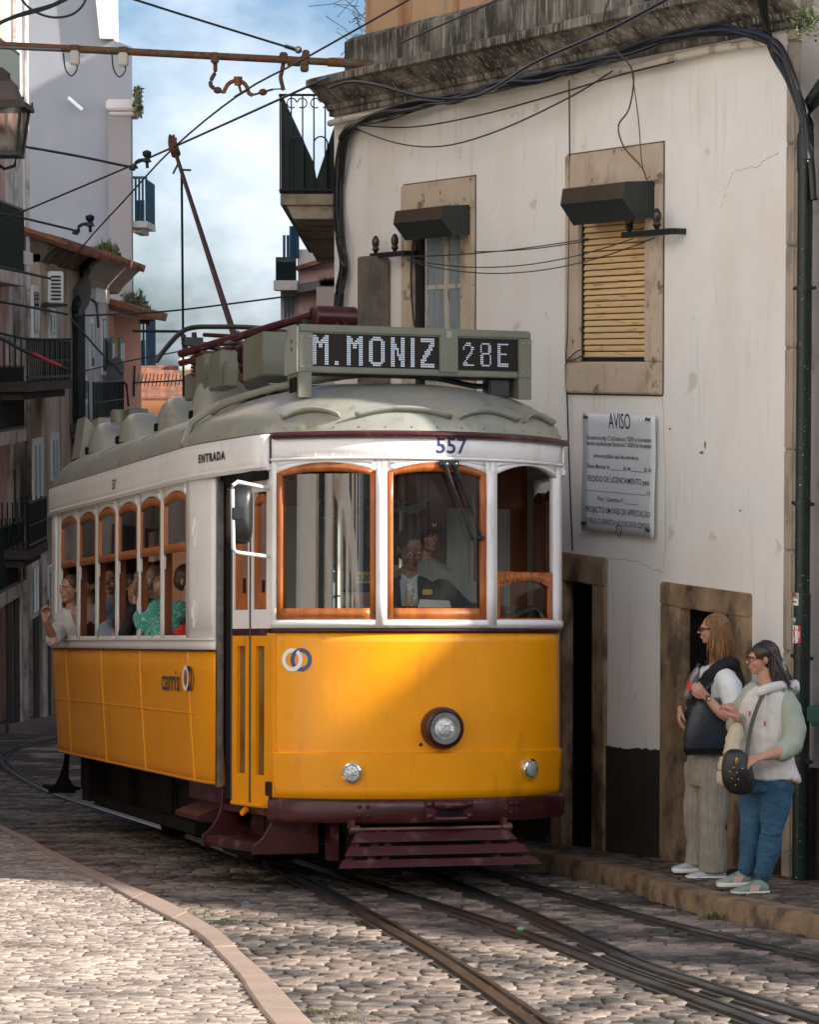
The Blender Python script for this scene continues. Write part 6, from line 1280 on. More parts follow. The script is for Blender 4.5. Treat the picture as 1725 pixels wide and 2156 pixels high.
# ---------------------------------------------------------------- people
def Rz(a): return Mx.Rotation(a, 3, 'Z')
def head(g, c, R, k, neck=None):
    def E(p, r): g.ell(c+R @ (V(p)*k), V(r)*k, R, 16, 12)
    E((0, .014, .030), (.074, .092, .082)); E((0, -.018, -.03), (.058, .070, .068)); E((0, -.045, -.074), (.037, .038, .030)); E((0, -.068, -.090), (.016, .015, .013))
    E((0, -.074, .026), (.050, .018, .012))
    for s in (-1, 1): E((s*.036, -.060, -.024), (.022, .022, .020)); E((s*.075, .008, -.006), (.009, .017, .028)); E((s*.009, -.102, -.022), (.008, .009, .007))
    g.tube([c+R @ (V((0, -.082, .016))*k), c+R @ (V((0, -.097, -.004))*k), c+R @ (V((0, -.109, -.019))*k)], [.007*k, .009*k, .011*k], 8, round=True)
    E((0, -.089, -.047), (.020, .010, .0055)); E((0, -.087, -.059), (.017, .010, .0065))
def headbits(par, c, R, k, hair, lips, lids=False):
    g = MB()
    for s in (-1, 1): g.ell(c+R @ (V((s*.030, -.080, .004))*k), V((.012, .008, .0075))*k, R, 10, 8)
    e = g.build('eyes', mat('eye_white', (.6, .56, .52), .3), par, smooth=True)
    g = MB()
    for s in (-1, 1): g.ell(c+R @ (V((s*.030, -.0865, .003))*k), V((.0055, .003, .0055))*k, R, 8, 6)
    g.build('iris', BLACK, e, smooth=True)
    g = MB()
    for s in (-1, 1): g.tube([c+R @ (V((s*x, y, z))*k) for x, y, z in ((.014, -.092, .022), (.03, -.089, .027), (.046, -.074, .022))], [.003*k, .0036*k, .002*k], 5)
    g.build('eyebrows', hair, par)
    g = MB(); g.ell(c+R @ (V((0, -.093, -.0475))*k), V((.018, .008, .004))*k, R, 10, 6); g.ell(c+R @ (V((0, -.091, -.058))*k), V((.015, .008, .005))*k, R, 10, 6); g.build('lips', lips, par, smooth=True)
def hand(g, wv, d, n, th, k=1, curl=.5):
    d = V(d).normalized(); n = V(n); n = (n-d*n.dot(d)).normalized(); t = d.cross(n)*th
    for i in range(4):
        kx = wv+(d*(.083-.004*abs(i-1))+t*(.030-.020*i))*k; g.tube([wv+t*(.014-.009*i)*k, wv.lerp(kx, .6)-n*.002, kx], [.014*k, .0125*k, .0105*k], 8, round=True)
        L_ = (.040, .045, .041, .031)[i]*k; p = kx; a = curl*.6; q = [p]
        for j, f in enumerate((1, .68, .52)): a += curl*(.35 if j == 0 else .75); p = p+(d*cos(a)+n*sin(a))*L_*f+t*.0006; q.append(p)
        g.tube(q, [.0098*k, .0088*k, .0078*k, .0066*k], 8, round=True)
    b = wv+(d*.022+t*.022)*k; m = b+(t*.7+d*.75+n*.35).normalized()*.036*k; e = m+(t*.15+d*.9+n*(.3+.3*curl)).normalized()*.028*k; f = e+(d*.85+n*(.4+.5*curl)-t*.1).normalized()*.020*k
    g.tube([b, m, e, f], [.014*k, .0115*k, .0098*k, .008*k], 8, round=True)
def ringe(c, rx, ry, yaw=0, n=20, tilt=0):
    R = Rz(yaw) @ Mx.Rotation(tilt, 3, 'X'); return [V(c)+R @ V((rx*cos(2*pi*i/n), ry*sin(2*pi*i/n), 0)) for i in range(n)]
def cloth(name, col, col2=None, **k): return mat(name, col, k.pop('rough', .85), col2=col2 or [c*.86 for c in col], scale=k.pop('scale', 5), bump=k.pop('bump', .5), bscale=k.pop('bscale', 16), bstr=(1, 1, .6), **k)
def strands(g, starts, L_, rnd, r=.006, wob=.012, out=V((0, 0, 0)), k=6, taper=.35):
    for p in starts:
        l = L_*rnd.uniform(.82, 1.08); ph = rnd.uniform(0, 6); a = rnd.uniform(.3, 1)*wob; pts = [V(p)+V((a*sin(ph+3*t), a*cos(ph*1.3+2.5*t)*.6, -l*t))+out*(t*t)*rnd.uniform(.3, 1) for t in lin(0, 1, k)]
        g.tube(pts, [r*(1-(1-taper)*t) for t in lin(0, 1, k)], 5)
def flow(g, hc, R, k, n, a0, a1, L_, rnd, r, wob, out, pull=0):
    for i in range(n):
        a = rnd.uniform(a0, a1); pts = []; e1 = rnd.uniform(-18, 8); sc_ = rnd.uniform(.97, 1.02); j0 = rnd.uniform(-.06, .06)
        for el in (86, 66, 46, 26, e1):
            e = radians(el); aa = a+j0*(90-el)/90; aa = aa+(pi/2-aa)*pull*max(0, (60-el))/90
            pts.append(hc+R @ (V((.085*cos(e)*cos(aa), .024+.101*cos(e)*sin(aa), .030+.092*sin(e)))*k*sc_))
        l = L_*rnd.uniform(.78, 1.06)-(.03 if i % 3 else 0); ph = rnd.uniform(0, 6); w_ = rnd.uniform(.3, 1)*wob; p = pts[-1]
        for t in lin(.15, 1, 6): pts.append(p+V((w_*sin(ph+3.2*t)-w_*sin(ph), w_*.6*cos(ph*1.3+2.5*t)-w_*.6*cos(ph*1.3), -l*t))+out*(t*t)*rnd.uniform(.5, 1))
        m = len(pts); g.tube(pts, [r*(1 if q < m-4 else 1-.7*(q-m+4)/3) for q in range(m)], 5)
def shoe(par, heel, d, L_, m_up, m_sole, stripes=None, h=.085, wd=.045):
    d = V(d).normalized(); t = V((-d.y, d.x, 0)); U = V((0, 0, 1))
    prof = [(0, .62, .062, .9), (.08, .82, .075, 1.0), (.22, .9, h, 1), (.36, .88, h*.93, 1), (.5, .92, h*.72, 1), (.66, 1.05, .056, 1), (.82, 1.0, .044, 1), (.94, .78, .036, 1), (1, .4, .028, 1)]
    def sec(f, wf, hh, z0, z1, ex=0): c = V(heel)+d*(f*L_); n = 12; return [c+t*((wd*wf+ex)*cos(a))+U*((z0+z1)/2+(z1-z0)/2*(sin(a) if sin(a) > 0 else max(sin(a)*1.0, -1))) for a in [2*pi*i/n for i in range(n)]]
    g = MB(); g.loft([sec(f, wf*.94, hh, .012, hh) for f, wf, hh, _ in prof]); o = g.build('shoe', m_up, par, smooth=True)
    g = MB(); r = []
    for f, wf, hh, _ in prof:
        c = V(heel)+d*(f*L_*1.03-.006); w_ = wd*wf+.005; r.append([c+t*w_+U*.001, c+t*(w_+.002)+U*.015, c+t*w_+U*.026, c-t*w_+U*.026, c-t*(w_+.002)+U*.015, c-t*w_+U*.001])
    g.loft(r); g.build('sole', m_sole, o, bev=.003, smooth=True)
    g = MB()
    for k in range(5): f = .34+.075*k; z = h*(.98-.45*max(0, (f-.3))/.4)+.001; c = V(heel)+d*(f*L_); g.tube([c+t*.022+U*(z-.008), c+U*(z+.002), c-t*.022+U*(z-.008)], .0035, 5)
    g.build('laces', stripes[1] if stripes else OFFW, o, smooth=True)
    if stripes:
        g = MB()
        for k in range(3):
            f = .36+.085*k
            for sd in (-1, 1):
                c = V(heel)+d*(f*L_); w_ = wd*.96; a = c+t*sd*(w_*1.0)+U*.028; b = c-d*.018+t*sd*(w_*.78)+U*(h*.66); g.add([a-d*.007, a+d*.007, b+d*.007, b-d*.007], [(0, 1, 2, 3)])
        g.build('stripes', stripes[0], o, sol=.004)
    return o
def limb(g, pts, rs, n=14): g.tube(smooth_pts(pts, 4), [r for r in ipol(rs, 4)], n, round=True)
def ipol(rs, k):
    o = []
    for i in range(len(rs)-1): o += [rs[i]+(rs[i+1]-rs[i])*j/k for j in range(k)]
    return o+[rs[-1]]
class Fig:
    def __init__(s, label, base, sc_, px0, py0, group=None):
        s.t = thing('person', label, 'person', Mx.Translation(base), group); s.s = sc_; s.x = px0; s.y = py0; s.b = V(base)
    def __call__(s, px, py, dy=0): return V(((px-s.x)/s.s, dy, (s.y-py)/s.s))
HB = mat('hair_honey_blonde', (.27, .135, .05), .5, col2=(.13, .062, .024), scale=14, str_=(5, 5, .5), island=.35); HD = mat('hair_dark_brown', (.035, .018, .012), .4, col2=(.02, .011, .008), island=.4)
LIP = mat('lips_pink', (.40, .14, .12), .4); LIPD = mat('lips_brown', (.14, .045, .04), .4)
rnd = random.Random(21)
# --- first woman: blonde, white tee, corduroy trousers
bs = S(0, 0, 0); q = G(1485, 1843, WR); base = MPL @ q
f = Fig('person with long blonde hair, sunglasses, white tee and grey corduroy trousers by the doorway', base, 339, 1485, 1843)
hc = f(1499, 1326, 0); R = Rz(radians(-100)) @ Mx.Rotation(radians(3), 3, 'X'); k = .82
g = MB(); head(g, hc, R, k)
limb(g, [hc+V((.012, .01, -.05)), f(1508, 1380), f(1512, 1402)], [.048, .046, .060])
g.loft([ringe(f(1512, 1398), .06, .08), ringe(f(1512, 1412), .085, .165), ringe(f(1510, 1450), .105, .165), ringe(f(1505, 1500), .095, .135), ringe(f(1498, 1540), .095, .135), ringe(f(1492, 1590), .115, .160), ringe(f(1490, 1620), .11, .15)])
limb(g, [f(1518, 1418, -.155), f(1530, 1462, -.22), f(1531, 1503, -.27)], [.050, .044, .036]); limb(g, [f(1531, 1503, -.27), f(1505, 1487, -.31), f(1477, 1456, -.30)], [.036, .034, .022])
hand(g, f(1477, 1456, -.30), (-.75, -.1, .65), (.2, 1, .1), 1, .92, .9)
limb(g, [f(1500, 1418, .15), f(1478, 1465, .16), f(1455, 1500, .08)], [.048, .04, .035]); limb(g, [f(1455, 1500, .08), f(1440, 1500, -.05), f(1428, 1487, -.12)], [.034, .03, .022])
hand(g, f(1428, 1484, -.12), (-.15, -.2, -1), (1, .1, .1), 1, .92, .5)
for s_, A_ in ((-1, [(1500, 1600), (1497, 1720), (1494, 1815)]), (1, [(1482, 1600), (1472, 1715), (1466, 1808)])): limb(g, [f(x, y, .085*s_) for x, y in A_], [.085, .055, .035])
g.build('body', SKIN, f.t, remesh=.0055, sm=2)
headbits(f.t, hc, R, k, HB, LIP)
g = MB(); # tee
g.loft([ringe(f(1512, 1404), .07, .085), ringe(f(1513, 1412), .10, .15), ringe(f(1513, 1428), .115, .185), ringe(f(1511, 1465), .12, .18), ringe(f(1506, 1510), .115, .165), ringe(f(1500, 1560), .115, .165), ringe(f(1496, 1592), .12, .165)])
g.tube([f(1517, 1420, -.13), f(1528, 1440, -.20), f(1534, 1478, -.24)], [.062, .070, .066], 16); g.tube([f(1500, 1420, .13), f(1485, 1450, .17), f(1476, 1475, .165)], [.06, .064, .060], 14)
g.build('t_shirt', cloth('white_cotton', (.74, .74, .73)), f.t, remesh=.007, sm=3, wr=.016)
g = MB(); # trousers
g.loft([ringe(f(1494, 1572), .115, .165), ringe(f(1492, 1600), .125, .172), ringe(f(1492, 1630), .125, .17), ringe(f(1490, 1650), .115, .16)])
g.loft([ringe(f(x, y, d), rx, ry) for x, y, d, rx, ry in ((1502, 1610, -.08, .105, .095), (1502, 1680, -.09, .094, .085), (1500, 1722, -.095, .088, .08), (1496, 1735, -.095, .082, .08), (1499, 1780, -.095, .084, .084), (1499, 1828, -.095, .086, .086))])
g.loft([ringe(f(x, y, d), rx, ry) for x, y, d, rx, ry in ((1480, 1610, .08, .10, .092), (1476, 1680, .08, .09, .082), (1470, 1720, .075, .084, .08), (1478, 1780, .07, .078, .08), (1474, 1822, .07, .078, .08))])
M_CORD = mat('grey_corduroy', (.38, .345, .285), .9, col2=(.29, .26, .21), scale=6, bump=.9, bscale=90, bstr=(1, 1, .05), layers=[((.20, .18, .145), 40, (3, 3, .03), .5, .6, .4)])
g.build('trousers', M_CORD, f.t, remesh=.007, sm=3, wr=.016)
MS1 = mat('silver_white_shoe', (.50, .52, .54), .45, col2=(.34, .38, .42), scale=30, str_=(1, 1, 2))
zg = f(0, 1843).z
shoe(f.t, f(1524, 1845, -.10), (-1, -.12, 0), .245, MS1, OFFW); shoe(f.t, f(1497, 1838, .06), (-1, -.10, 0), .235, MS1, OFFW)
g = MB(); 
for p, r in (((0, .024, .036), (.082, .096, .084)), ((0, .05, -.01), (.078, .078, .085))): g.ell(hc+R @ (V(p)*k), V(r)*k, R)
g.build('hair_cap', HB, f.t, smooth=True)
g = MB(); flow(g, hc, R, k, 520, -.30, 3.45, .235, rnd, .0048, .016, V((.012, 0, 0))); g.build('hair', HB, f.t, smooth=True)
g = MB()
for s_ in (-1, 1): g.ell(hc+R @ (V((s_*.033, -.098, .006))*k), V((.028, .008, .019))*k, R, 12, 8); g.tube([hc+R @ (V((s_*.060, -.094, .012))*k), hc+R @ (V((s_*.085, -.01, .012))*k)], .004, 5)
g.tube([hc+R @ (V((-.02, -.104, .01))*k), hc+R @ (V((.02, -.104, .01))*k)], .003, 5); g.build('sunglasses', BLACK, f.t, smooth=True)
g = MB(); g.tube([f(1480, 1458, -.30)+V((.028*cos(a)*.5, .028*sin(a), .028*cos(a)*.7)) for a in lin(0, 2*pi, 17)], .006, 6); g.box(f(1478, 1456, -.326), (.030, .012, .032)); g.build('wristwatch', CHROME, f.t)
# black jumper round the shoulders
g = MB(); g.tube(smooth_pts([f(1468, 1500, -.16), f(1472, 1460, -.13), f(1485, 1425, -.12), f(1505, 1402, -.135), f(1530, 1395, -.09), f(1545, 1398, .0), f(1530, 1400, .11), f(1500, 1408, .15)], 5), [.036]*36, 12, round=True)
g.tube([f(1541, 1395, -.02), f(1552, 1440, -.02), f(1554, 1500, .02)], [.038, .042, .036], 12, round=True); g.tube([f(1478, 1440, -.12), f(1466, 1480, -.14), f(1455, 1508, -.12), f(1448, 1500, -.1)], [.05, .075, .06, .04], 12, round=True)
tag(g.build('jumper', cloth('black_knit', (.010, .010, .011), bscale=40), None, remesh=.008, sm=3, wr=.02, M=f.t.matrix_world), 'black jumper draped round the shoulders and arm of the blonde woman', 'jumper')
# tote bag
def FW(p): return f.b+p
tb = thing('tote_bag', 'large dark navy woven leather tote under the blonde woman arm', 'bag', Mx.Translation(FW(f(1490, 1578, -.17))))
def tbp(px, py, d=0): return f(px, py, -.17+d)-f(1490, 1578, -.17)
g = MB(); n = 24
def rr(xa, xb, y, dp): c = (tbp(xa, y)+tbp(xb, y))/2; hw_ = (tbp(xb, y)-tbp(xa, y)).x/2; return [c+V((hw_*abs(cos(a))**.5*(1 if cos(a) > 0 else -1), dp*abs(sin(a))**.6*(1 if sin(a) > 0 else -1), 0)) for a in [2*pi*i/n for i in range(n)]]
g.loft([rr(1440, 1538, 1580, .03), rr(1434, 1543, 1574, .06), rr(1433, 1546, 1550, .075), rr(1438, 1547, 1515, .07), rr(1448, 1548, 1480, .055), rr(1458, 1546, 1462, .04)])
M_WOV = bpy.data.materials.new('woven_navy_leather'); M_WOV = mat('woven_navy_leather', (.022, .032, .048), .32, col2=(.012, .018, .028), scale=30)
nn = M_WOV.node_tree; wv = nn.nodes.new('ShaderNodeTexBrick'); tcx = nn.nodes.new('ShaderNodeTexCoord'); mpx = nn.nodes.new('ShaderNodeMapping'); mpx.inputs['Rotation'].default_value = (pi/2, radians(0), radians(0)); mpx.inputs['Scale'].default_value = (1, 1, 1)
wv.inputs['Scale'].default_value = 22; wv.inputs['Mortar Size'].default_value = .05; wv.inputs['Color1'].default_value = (1, 1, 1, 1); wv.inputs['Color2'].default_value = (.8, .8, .8, 1); wv.inputs['Mortar'].default_value = (0, 0, 0, 1)
bu = nn.nodes.new('ShaderNodeBump'); bu.inputs['Strength'].default_value = 1; bu.inputs['Distance'].default_value = .012; nn.links.new(tcx.outputs['Object'], mpx.inputs[0]); nn.links.new(mpx.outputs[0], wv.inputs['Vector']); nn.links.new(wv.outputs['Color'], bu.inputs['Height']); nn.links.new(bu.outputs[0], nn.nodes['Principled BSDF'].inputs['Normal'])
g.build('bag_body', M_WOV, tb, smooth=True)
g = MB(); g.loft([rr(1438, 1540, 1581, .035), rr(1433, 1544, 1574, .066), rr(1433, 1546, 1564, .078)]); g.build('bag_base', mat('black_leather', (.012, .012, .013), .35), tb, smooth=True)
g = MB()
for d in (-.04, .03): g.tube(smooth_pts([tbp(1462, 1466, d), tbp(1475, 1445, d), tbp(1500, 1425, d+.06), tbp(1528, 1418, d+.08), tbp(1542, 1440, d+.05), tbp(1542, 1466, d)], 4), .009, 6)
g.build('handle', mat('black_leather_strap', (.012, .012, .013), .4), tb, smooth=True)
# bottle
bt = thing('bottle', 'cola bottle with red label held by the blonde woman', 'bottle', Mx.Translation(FW(f(1440, 1462, -.2))))
ax = (f(1458, 1400, -.2)-f(1436, 1466, -.2)).normalized()
g = MB(); g.lathe([(.001, 0), (.026, .0), (.031, .02), (.031, .07), (.028, .09), (.031, .11), (.031, .14), (.022, .175), (.012, .195), (.012, .205)], (0, 0, 0), ax, 16); g.build('bottle_body', mat('clear_plastic', (.10, .12, .13), .08, spec=.8), bt, smooth=True)
g = MB(); g.lathe([(.0318, .05), (.0318, .10)], (0, 0, 0), ax, 16); g.build('label', RED, bt, smooth=True); g = MB(); g.lathe([(.014, .2), (.014, .222), (.001, .222)], (0, 0, 0), ax, 12); g.build('cap', BLACK, bt)
# --- second woman: dark hair, hoodie, jeans
q = G(1567, 1876, WR); base = MPL @ q
f = Fig('person with long dark hair, round glasses, white hoodie with sage sleeves and blue jeans', base, 362, 1567, 1876)
hc = f(1602, 1387, 0); R = Rz(radians(-82)) @ Mx.Rotation(radians(4), 3, 'X'); k = .83
g = MB(); head(g, hc, R, k)
limb(g, [hc+V((.012, .01, -.05)), f(1614, 1432), f(1622, 1455)], [.050, .050, .062])
yw = radians(-18)
g.loft([ringe(f(1622, 1448), .06, .06, yw), ringe(f(1618, 1466), .12, .09, yw), ringe(f(1614, 1500), .13, .10, yw), ringe(f(1613, 1560), .12, .10, yw), ringe(f(1616, 1610), .125, .105, yw), ringe(f(1616, 1650), .12, .10, yw)])
limb(g, [f(1646, 1466, -.06), f(1660, 1510, -.13), f(1659, 1552, -.17)], [.044, .040, .034]); limb(g, [f(1659, 1552, -.17), f(1630, 1570, -.25), f(1594, 1577, -.30)], [.036, .036, .025])
hand(g, f(1594, 1577, -.30), (-.95, -.1, -.25), (.1, .5, -1), -1, .95, .55)
limb(g, [f(1588, 1468, .08), f(1568, 1510, .06), f(1556, 1535, .0)], [.052, .048, .042]); limb(g, [f(1556, 1535, .0), f(1550, 1518, -.08), f(1546, 1502, -.13)], [.04, .034, .024])
hand(g, f(1547, 1506, -.13), (-.45, -.1, .9), (-.6, .5, -.2), 1, .9, .9)
for A_ in ([(1640, 1640, -.04), (1622, 1742, -.06), (1603, 1842, -.04)], [(1596, 1640, .05), (1586, 1738, .03), (1575, 1834, .05)]): limb(g, [f(*a) for a in A_], [.08, .048, .030])
g.build('body', SKIN, f.t, remesh=.0055, sm=2)
headbits(f.t, hc, R, k, HD, LIP)
M_HOOD = cloth('cream_sweatshirt', (.68, .64, .60), bump=.35, bscale=11); M_SAGE = cloth('sage_sweatshirt', (.36, .40, .31), bump=.35, bscale=11)
g = MB()
g.loft([ringe(f(1620, 1446), .085, .085, yw), ringe(f(1620, 1458), .135, .12, yw), ringe(f(1616, 1478), .155, .13, yw), ringe(f(1611, 1520), .158, .138, yw), ringe(f(1611, 1570), .153, .135, yw), ringe(f(1615, 1610), .158, .138, yw), ringe(f(1617, 1634), .160, .14, yw)])
hd_ = g.build('hoodie', M_HOOD, f.t, remesh=.007, sm=3, wr=.016)
g = MB(); g.tube([f(1643, 1462, -.04), f(1657, 1490, -.10), f(1664, 1530, -.14), f(1660, 1562, -.17)], [.060, .062, .060, .054], 16, round=True); g.tube([f(1660, 1558, -.17), f(1642, 1568, -.21), f(1632, 1572, -.24)], [.055, .056, .050], 16, round=True); g.build('sleeve', M_SAGE, hd_, remesh=.007, sm=3, wr=.016)
g = MB(); g.tube([f(1590, 1462, .06), f(1566, 1500, .07), f(1553, 1532, .02), f(1551, 1518, -.05)], [.072, .072, .066, .052], 16, round=True); g.build('sleeve', M_SAGE, hd_, remesh=.007, sm=3, wr=.016)
g = MB(); g.tube(smooth_pts([f(1592, 1452, -.13), f(1612, 1444, -.12), f(1645, 1440, -.06), f(1672, 1442, .02), f(1655, 1445, .10), f(1620, 1448, .12), f(1594, 1450, .06)], 4), [.030]*25, 12, round=True); g.tube(smooth_pts([f(1640, 1440, -.05), f(1668, 1446, 0), f(1664, 1458, .06)], 4), .040, 12, round=True); g.build('hood', M_HOOD, hd_, remesh=.007, sm=2)
g = MB(); g.tube([f(1604, 1456, -.165), f(1600, 1490, -.175), f(1600, 1512, -.175)], .0035, 5); g.tube([f(1578, 1456, -.12), f(1572, 1490, -.15)], .0035, 5); g.build('drawstring', M_HOOD, hd_)
g = MB(); g.tube([f(1601, 1510, -.176), f(1601, 1520, -.176)], .006, 6); g.tube([f(1571, 1490, -.152), f(1570, 1500, -.154)], .006, 6); g.build('cord_tip', RED, hd_)
g = MB(); g.tube(smooth_pts([f(1660, 1600, -.06), f(1670, 1625, -.06), f(1676, 1640, -.05), f(1668, 1632, -.10)], 4), .024, 8, round=True); g.build('hem_flap', M_HOOD, hd_, remesh=.007, sm=2)
M_DEN = mat('blue_denim', (.035, .11, .19), .85, col2=(.018, .06, .115), scale=3.5, bump=.6, bscale=18, bstr=(1, 1, 2.5), layers=[((.10, .20, .28), 3, (1, 1, 1), .6, .75, .5)])
g = MB(); g.loft([ringe(f(1617, 1615), .14, .12, yw), ringe(f(1617, 1640), .142, .125, yw), ringe(f(1616, 1662), .135, .12, yw)])
for A_, rr_ in (([(1632, 1650, -.04), (1629, 1690, -.05), (1622, 1742, -.06), (1621, 1752, -.055), (1618, 1785, -.045), (1604, 1842, -.04)], [.100, .085, .062, .060, .061, .042]), ([(1597, 1650, .05), (1592, 1690, .05), (1584, 1738, .03), (1584, 1748, .035), (1584, 1785, .05), (1575, 1834, .05)], [.100, .086, .064, .062, .062, .043])): g.tube([f(*a) for a in A_], rr_, 18, round=True)
for (x, y, d, r) in ((1622, 1748, -.06, .064), (1620, 1757, -.055, .062), (1584, 1744, .035, .064), (1605, 1832, -.04, .048), (1607, 1822, -.04, .047)): g.tube([f(x, y+3, d), f(x, y-1, d)], r, 16)
g.build('jeans', M_DEN, f.t, remesh=.006, sm=2, wr=.016)
MS2 = mat('sage_suede', (.22, .30, .24), .8, col2=(.18, .25, .20)); MPK = mat('pink_stripe', (.60, .34, .30), .7); MCS = mat('cream_sole', (.66, .62, .56), .6)
shoe(f.t, f(1614, 1879, -.06), (-1, -.16, 0), .215, MS2, MCS, (MPK, MS2), h=.09); shoe(f.t, f(1583, 1868, .06), (-1, -.12, 0), .20, MS2, MCS, (MPK, MS2), h=.09)
g = MB()
for p, r in (((0, .02, .038), (.082, .096, .084)), ((0, .05, -.005), (.080, .078, .085))): g.ell(hc+R @ (V(p)*k), V(r)*k, R)
g.build('hair_cap', HD, f.t, smooth=True)
g = MB(); flow(g, hc, R, k, 480, -.35, 3.5, .235, rnd, .005, .026, V((.055, -.03, 0)), pull=.55); g.build('hair', HD, f.t, smooth=True)
g = MB(); c = f(1643, 1404, -.03); g.tube([c+V((.0, 0, .03)), c+V((.01, -.01, 0)), c+V((.02, 0, -.05))], [.016, .01, .016], 6); g.tube([c, c+V((.03, 0, -.06))], .008, 5); g.build('hair_ribbon', M_SAGE, f.t)
M_GLF = mat('tortoiseshell', (.10, .02, .01), .25)
def specs(par, hc, R, k, m, r=.021):
    g = MB()
    for s_ in (-1, 1): g.tube([hc+R @ (V((s_*.031+r*cos(a), -.099, .004+r*.9*sin(a)))*k) for a in lin(0, 2*pi, 17)], .0022, 5); g.tube([hc+R @ (V((s_*.055, -.096, .012))*k), hc+R @ (V((s_*.08, .0, .008))*k)], .002, 4)
    g.tube([hc+R @ (V((-.01, -.103, .008))*k), hc+R @ (V((.01, -.103, .008))*k)], .002, 4); g.build('glasses', m, par)
specs(f.t, hc, R, k, M_GLF, .023)
def FW2(p): return f.b+p
bg = thing('shoulder_bag', 'small black bag with gold studs held at the hip of the dark haired woman', 'bag', Mx.Translation(FW2(f(1545, 1610, -.3)))); O_ = f(1545, 1610, -.3)
g = MB(); g.loft([[V(c)-O_+V((a_*cos(t), d_*sin(t), 0)) for t in lin(0, 2*pi, 19)[:-1]] for c, a_, d_ in ((f(1548, 1658, -.28), .03, .03), (f(1546, 1650, -.28), .085, .055), (f(1542, 1620, -.28), .10, .065), (f(1538, 1590, -.28), .085, .06), (f(1535, 1570, -.28), .06, .04), (f(1535, 1562, -.28), .03, .02))]); g.build('pouch', mat('soft_black_leather', (.010, .010, .011), .4, bump=.5, bscale=14), bg, smooth=True, sub=1)
g = MB(); 
for (x, y) in ((1530, 1598), (1523, 1606), (1537, 1608), (1527, 1620), (1534, 1634), (1540, 1622), (1548, 1600)): g.ell(f(x, y, -.345)-O_, (.004, .003, .004), nu=6, nv=4)
g.ell(f(1537, 1585, -.335)-O_, (.008, .003, .022), nu=8, nv=6); g.build('studs', mat('gold', (.7, .45, .12), .25, metal=1), bg)
g = MB(); P_ = smooth_pts([f(1600, 1450, -.14), f(1582, 1490, -.17), f(1570, 1530, -.19), f(1562, 1575, -.22), f(1560, 1600, -.26)], 5)
g.loft([[p+V((-.012, 0, 0))-O_, p+V((-.012, -.004, 0))-O_, p+V((.012, -.008, 0))-O_, p+V((.012, -.004, 0))-O_] for p in P_]); g.build('strap', BLACK, bg)
g = MB(); g.tube(smooth_pts([f(1548, 1520, -.12), f(1540, 1550, -.16), f(1532, 1580, -.2), f(1520, 1620, -.2), f(1510, 1640, -.2)], 4), [.02, .03, .04, .045, .045, .045, .05, .05, .055, .055, .05, .05, .045, .04, .035, .03, .02], 10); g.tube([f(1550, 1530, -.1), f(1545, 1580, -.16), f(1540, 1610, -.2)], [.03, .045, .03], 10)
tag(g.build('beige_jacket', cloth('beige_linen', (.50, .42, .30)), None, remesh=.007, sm=2, wr=.02, M=f.t.matrix_world), 'beige jacket hanging over the forearm behind the black bag', 'jacket')
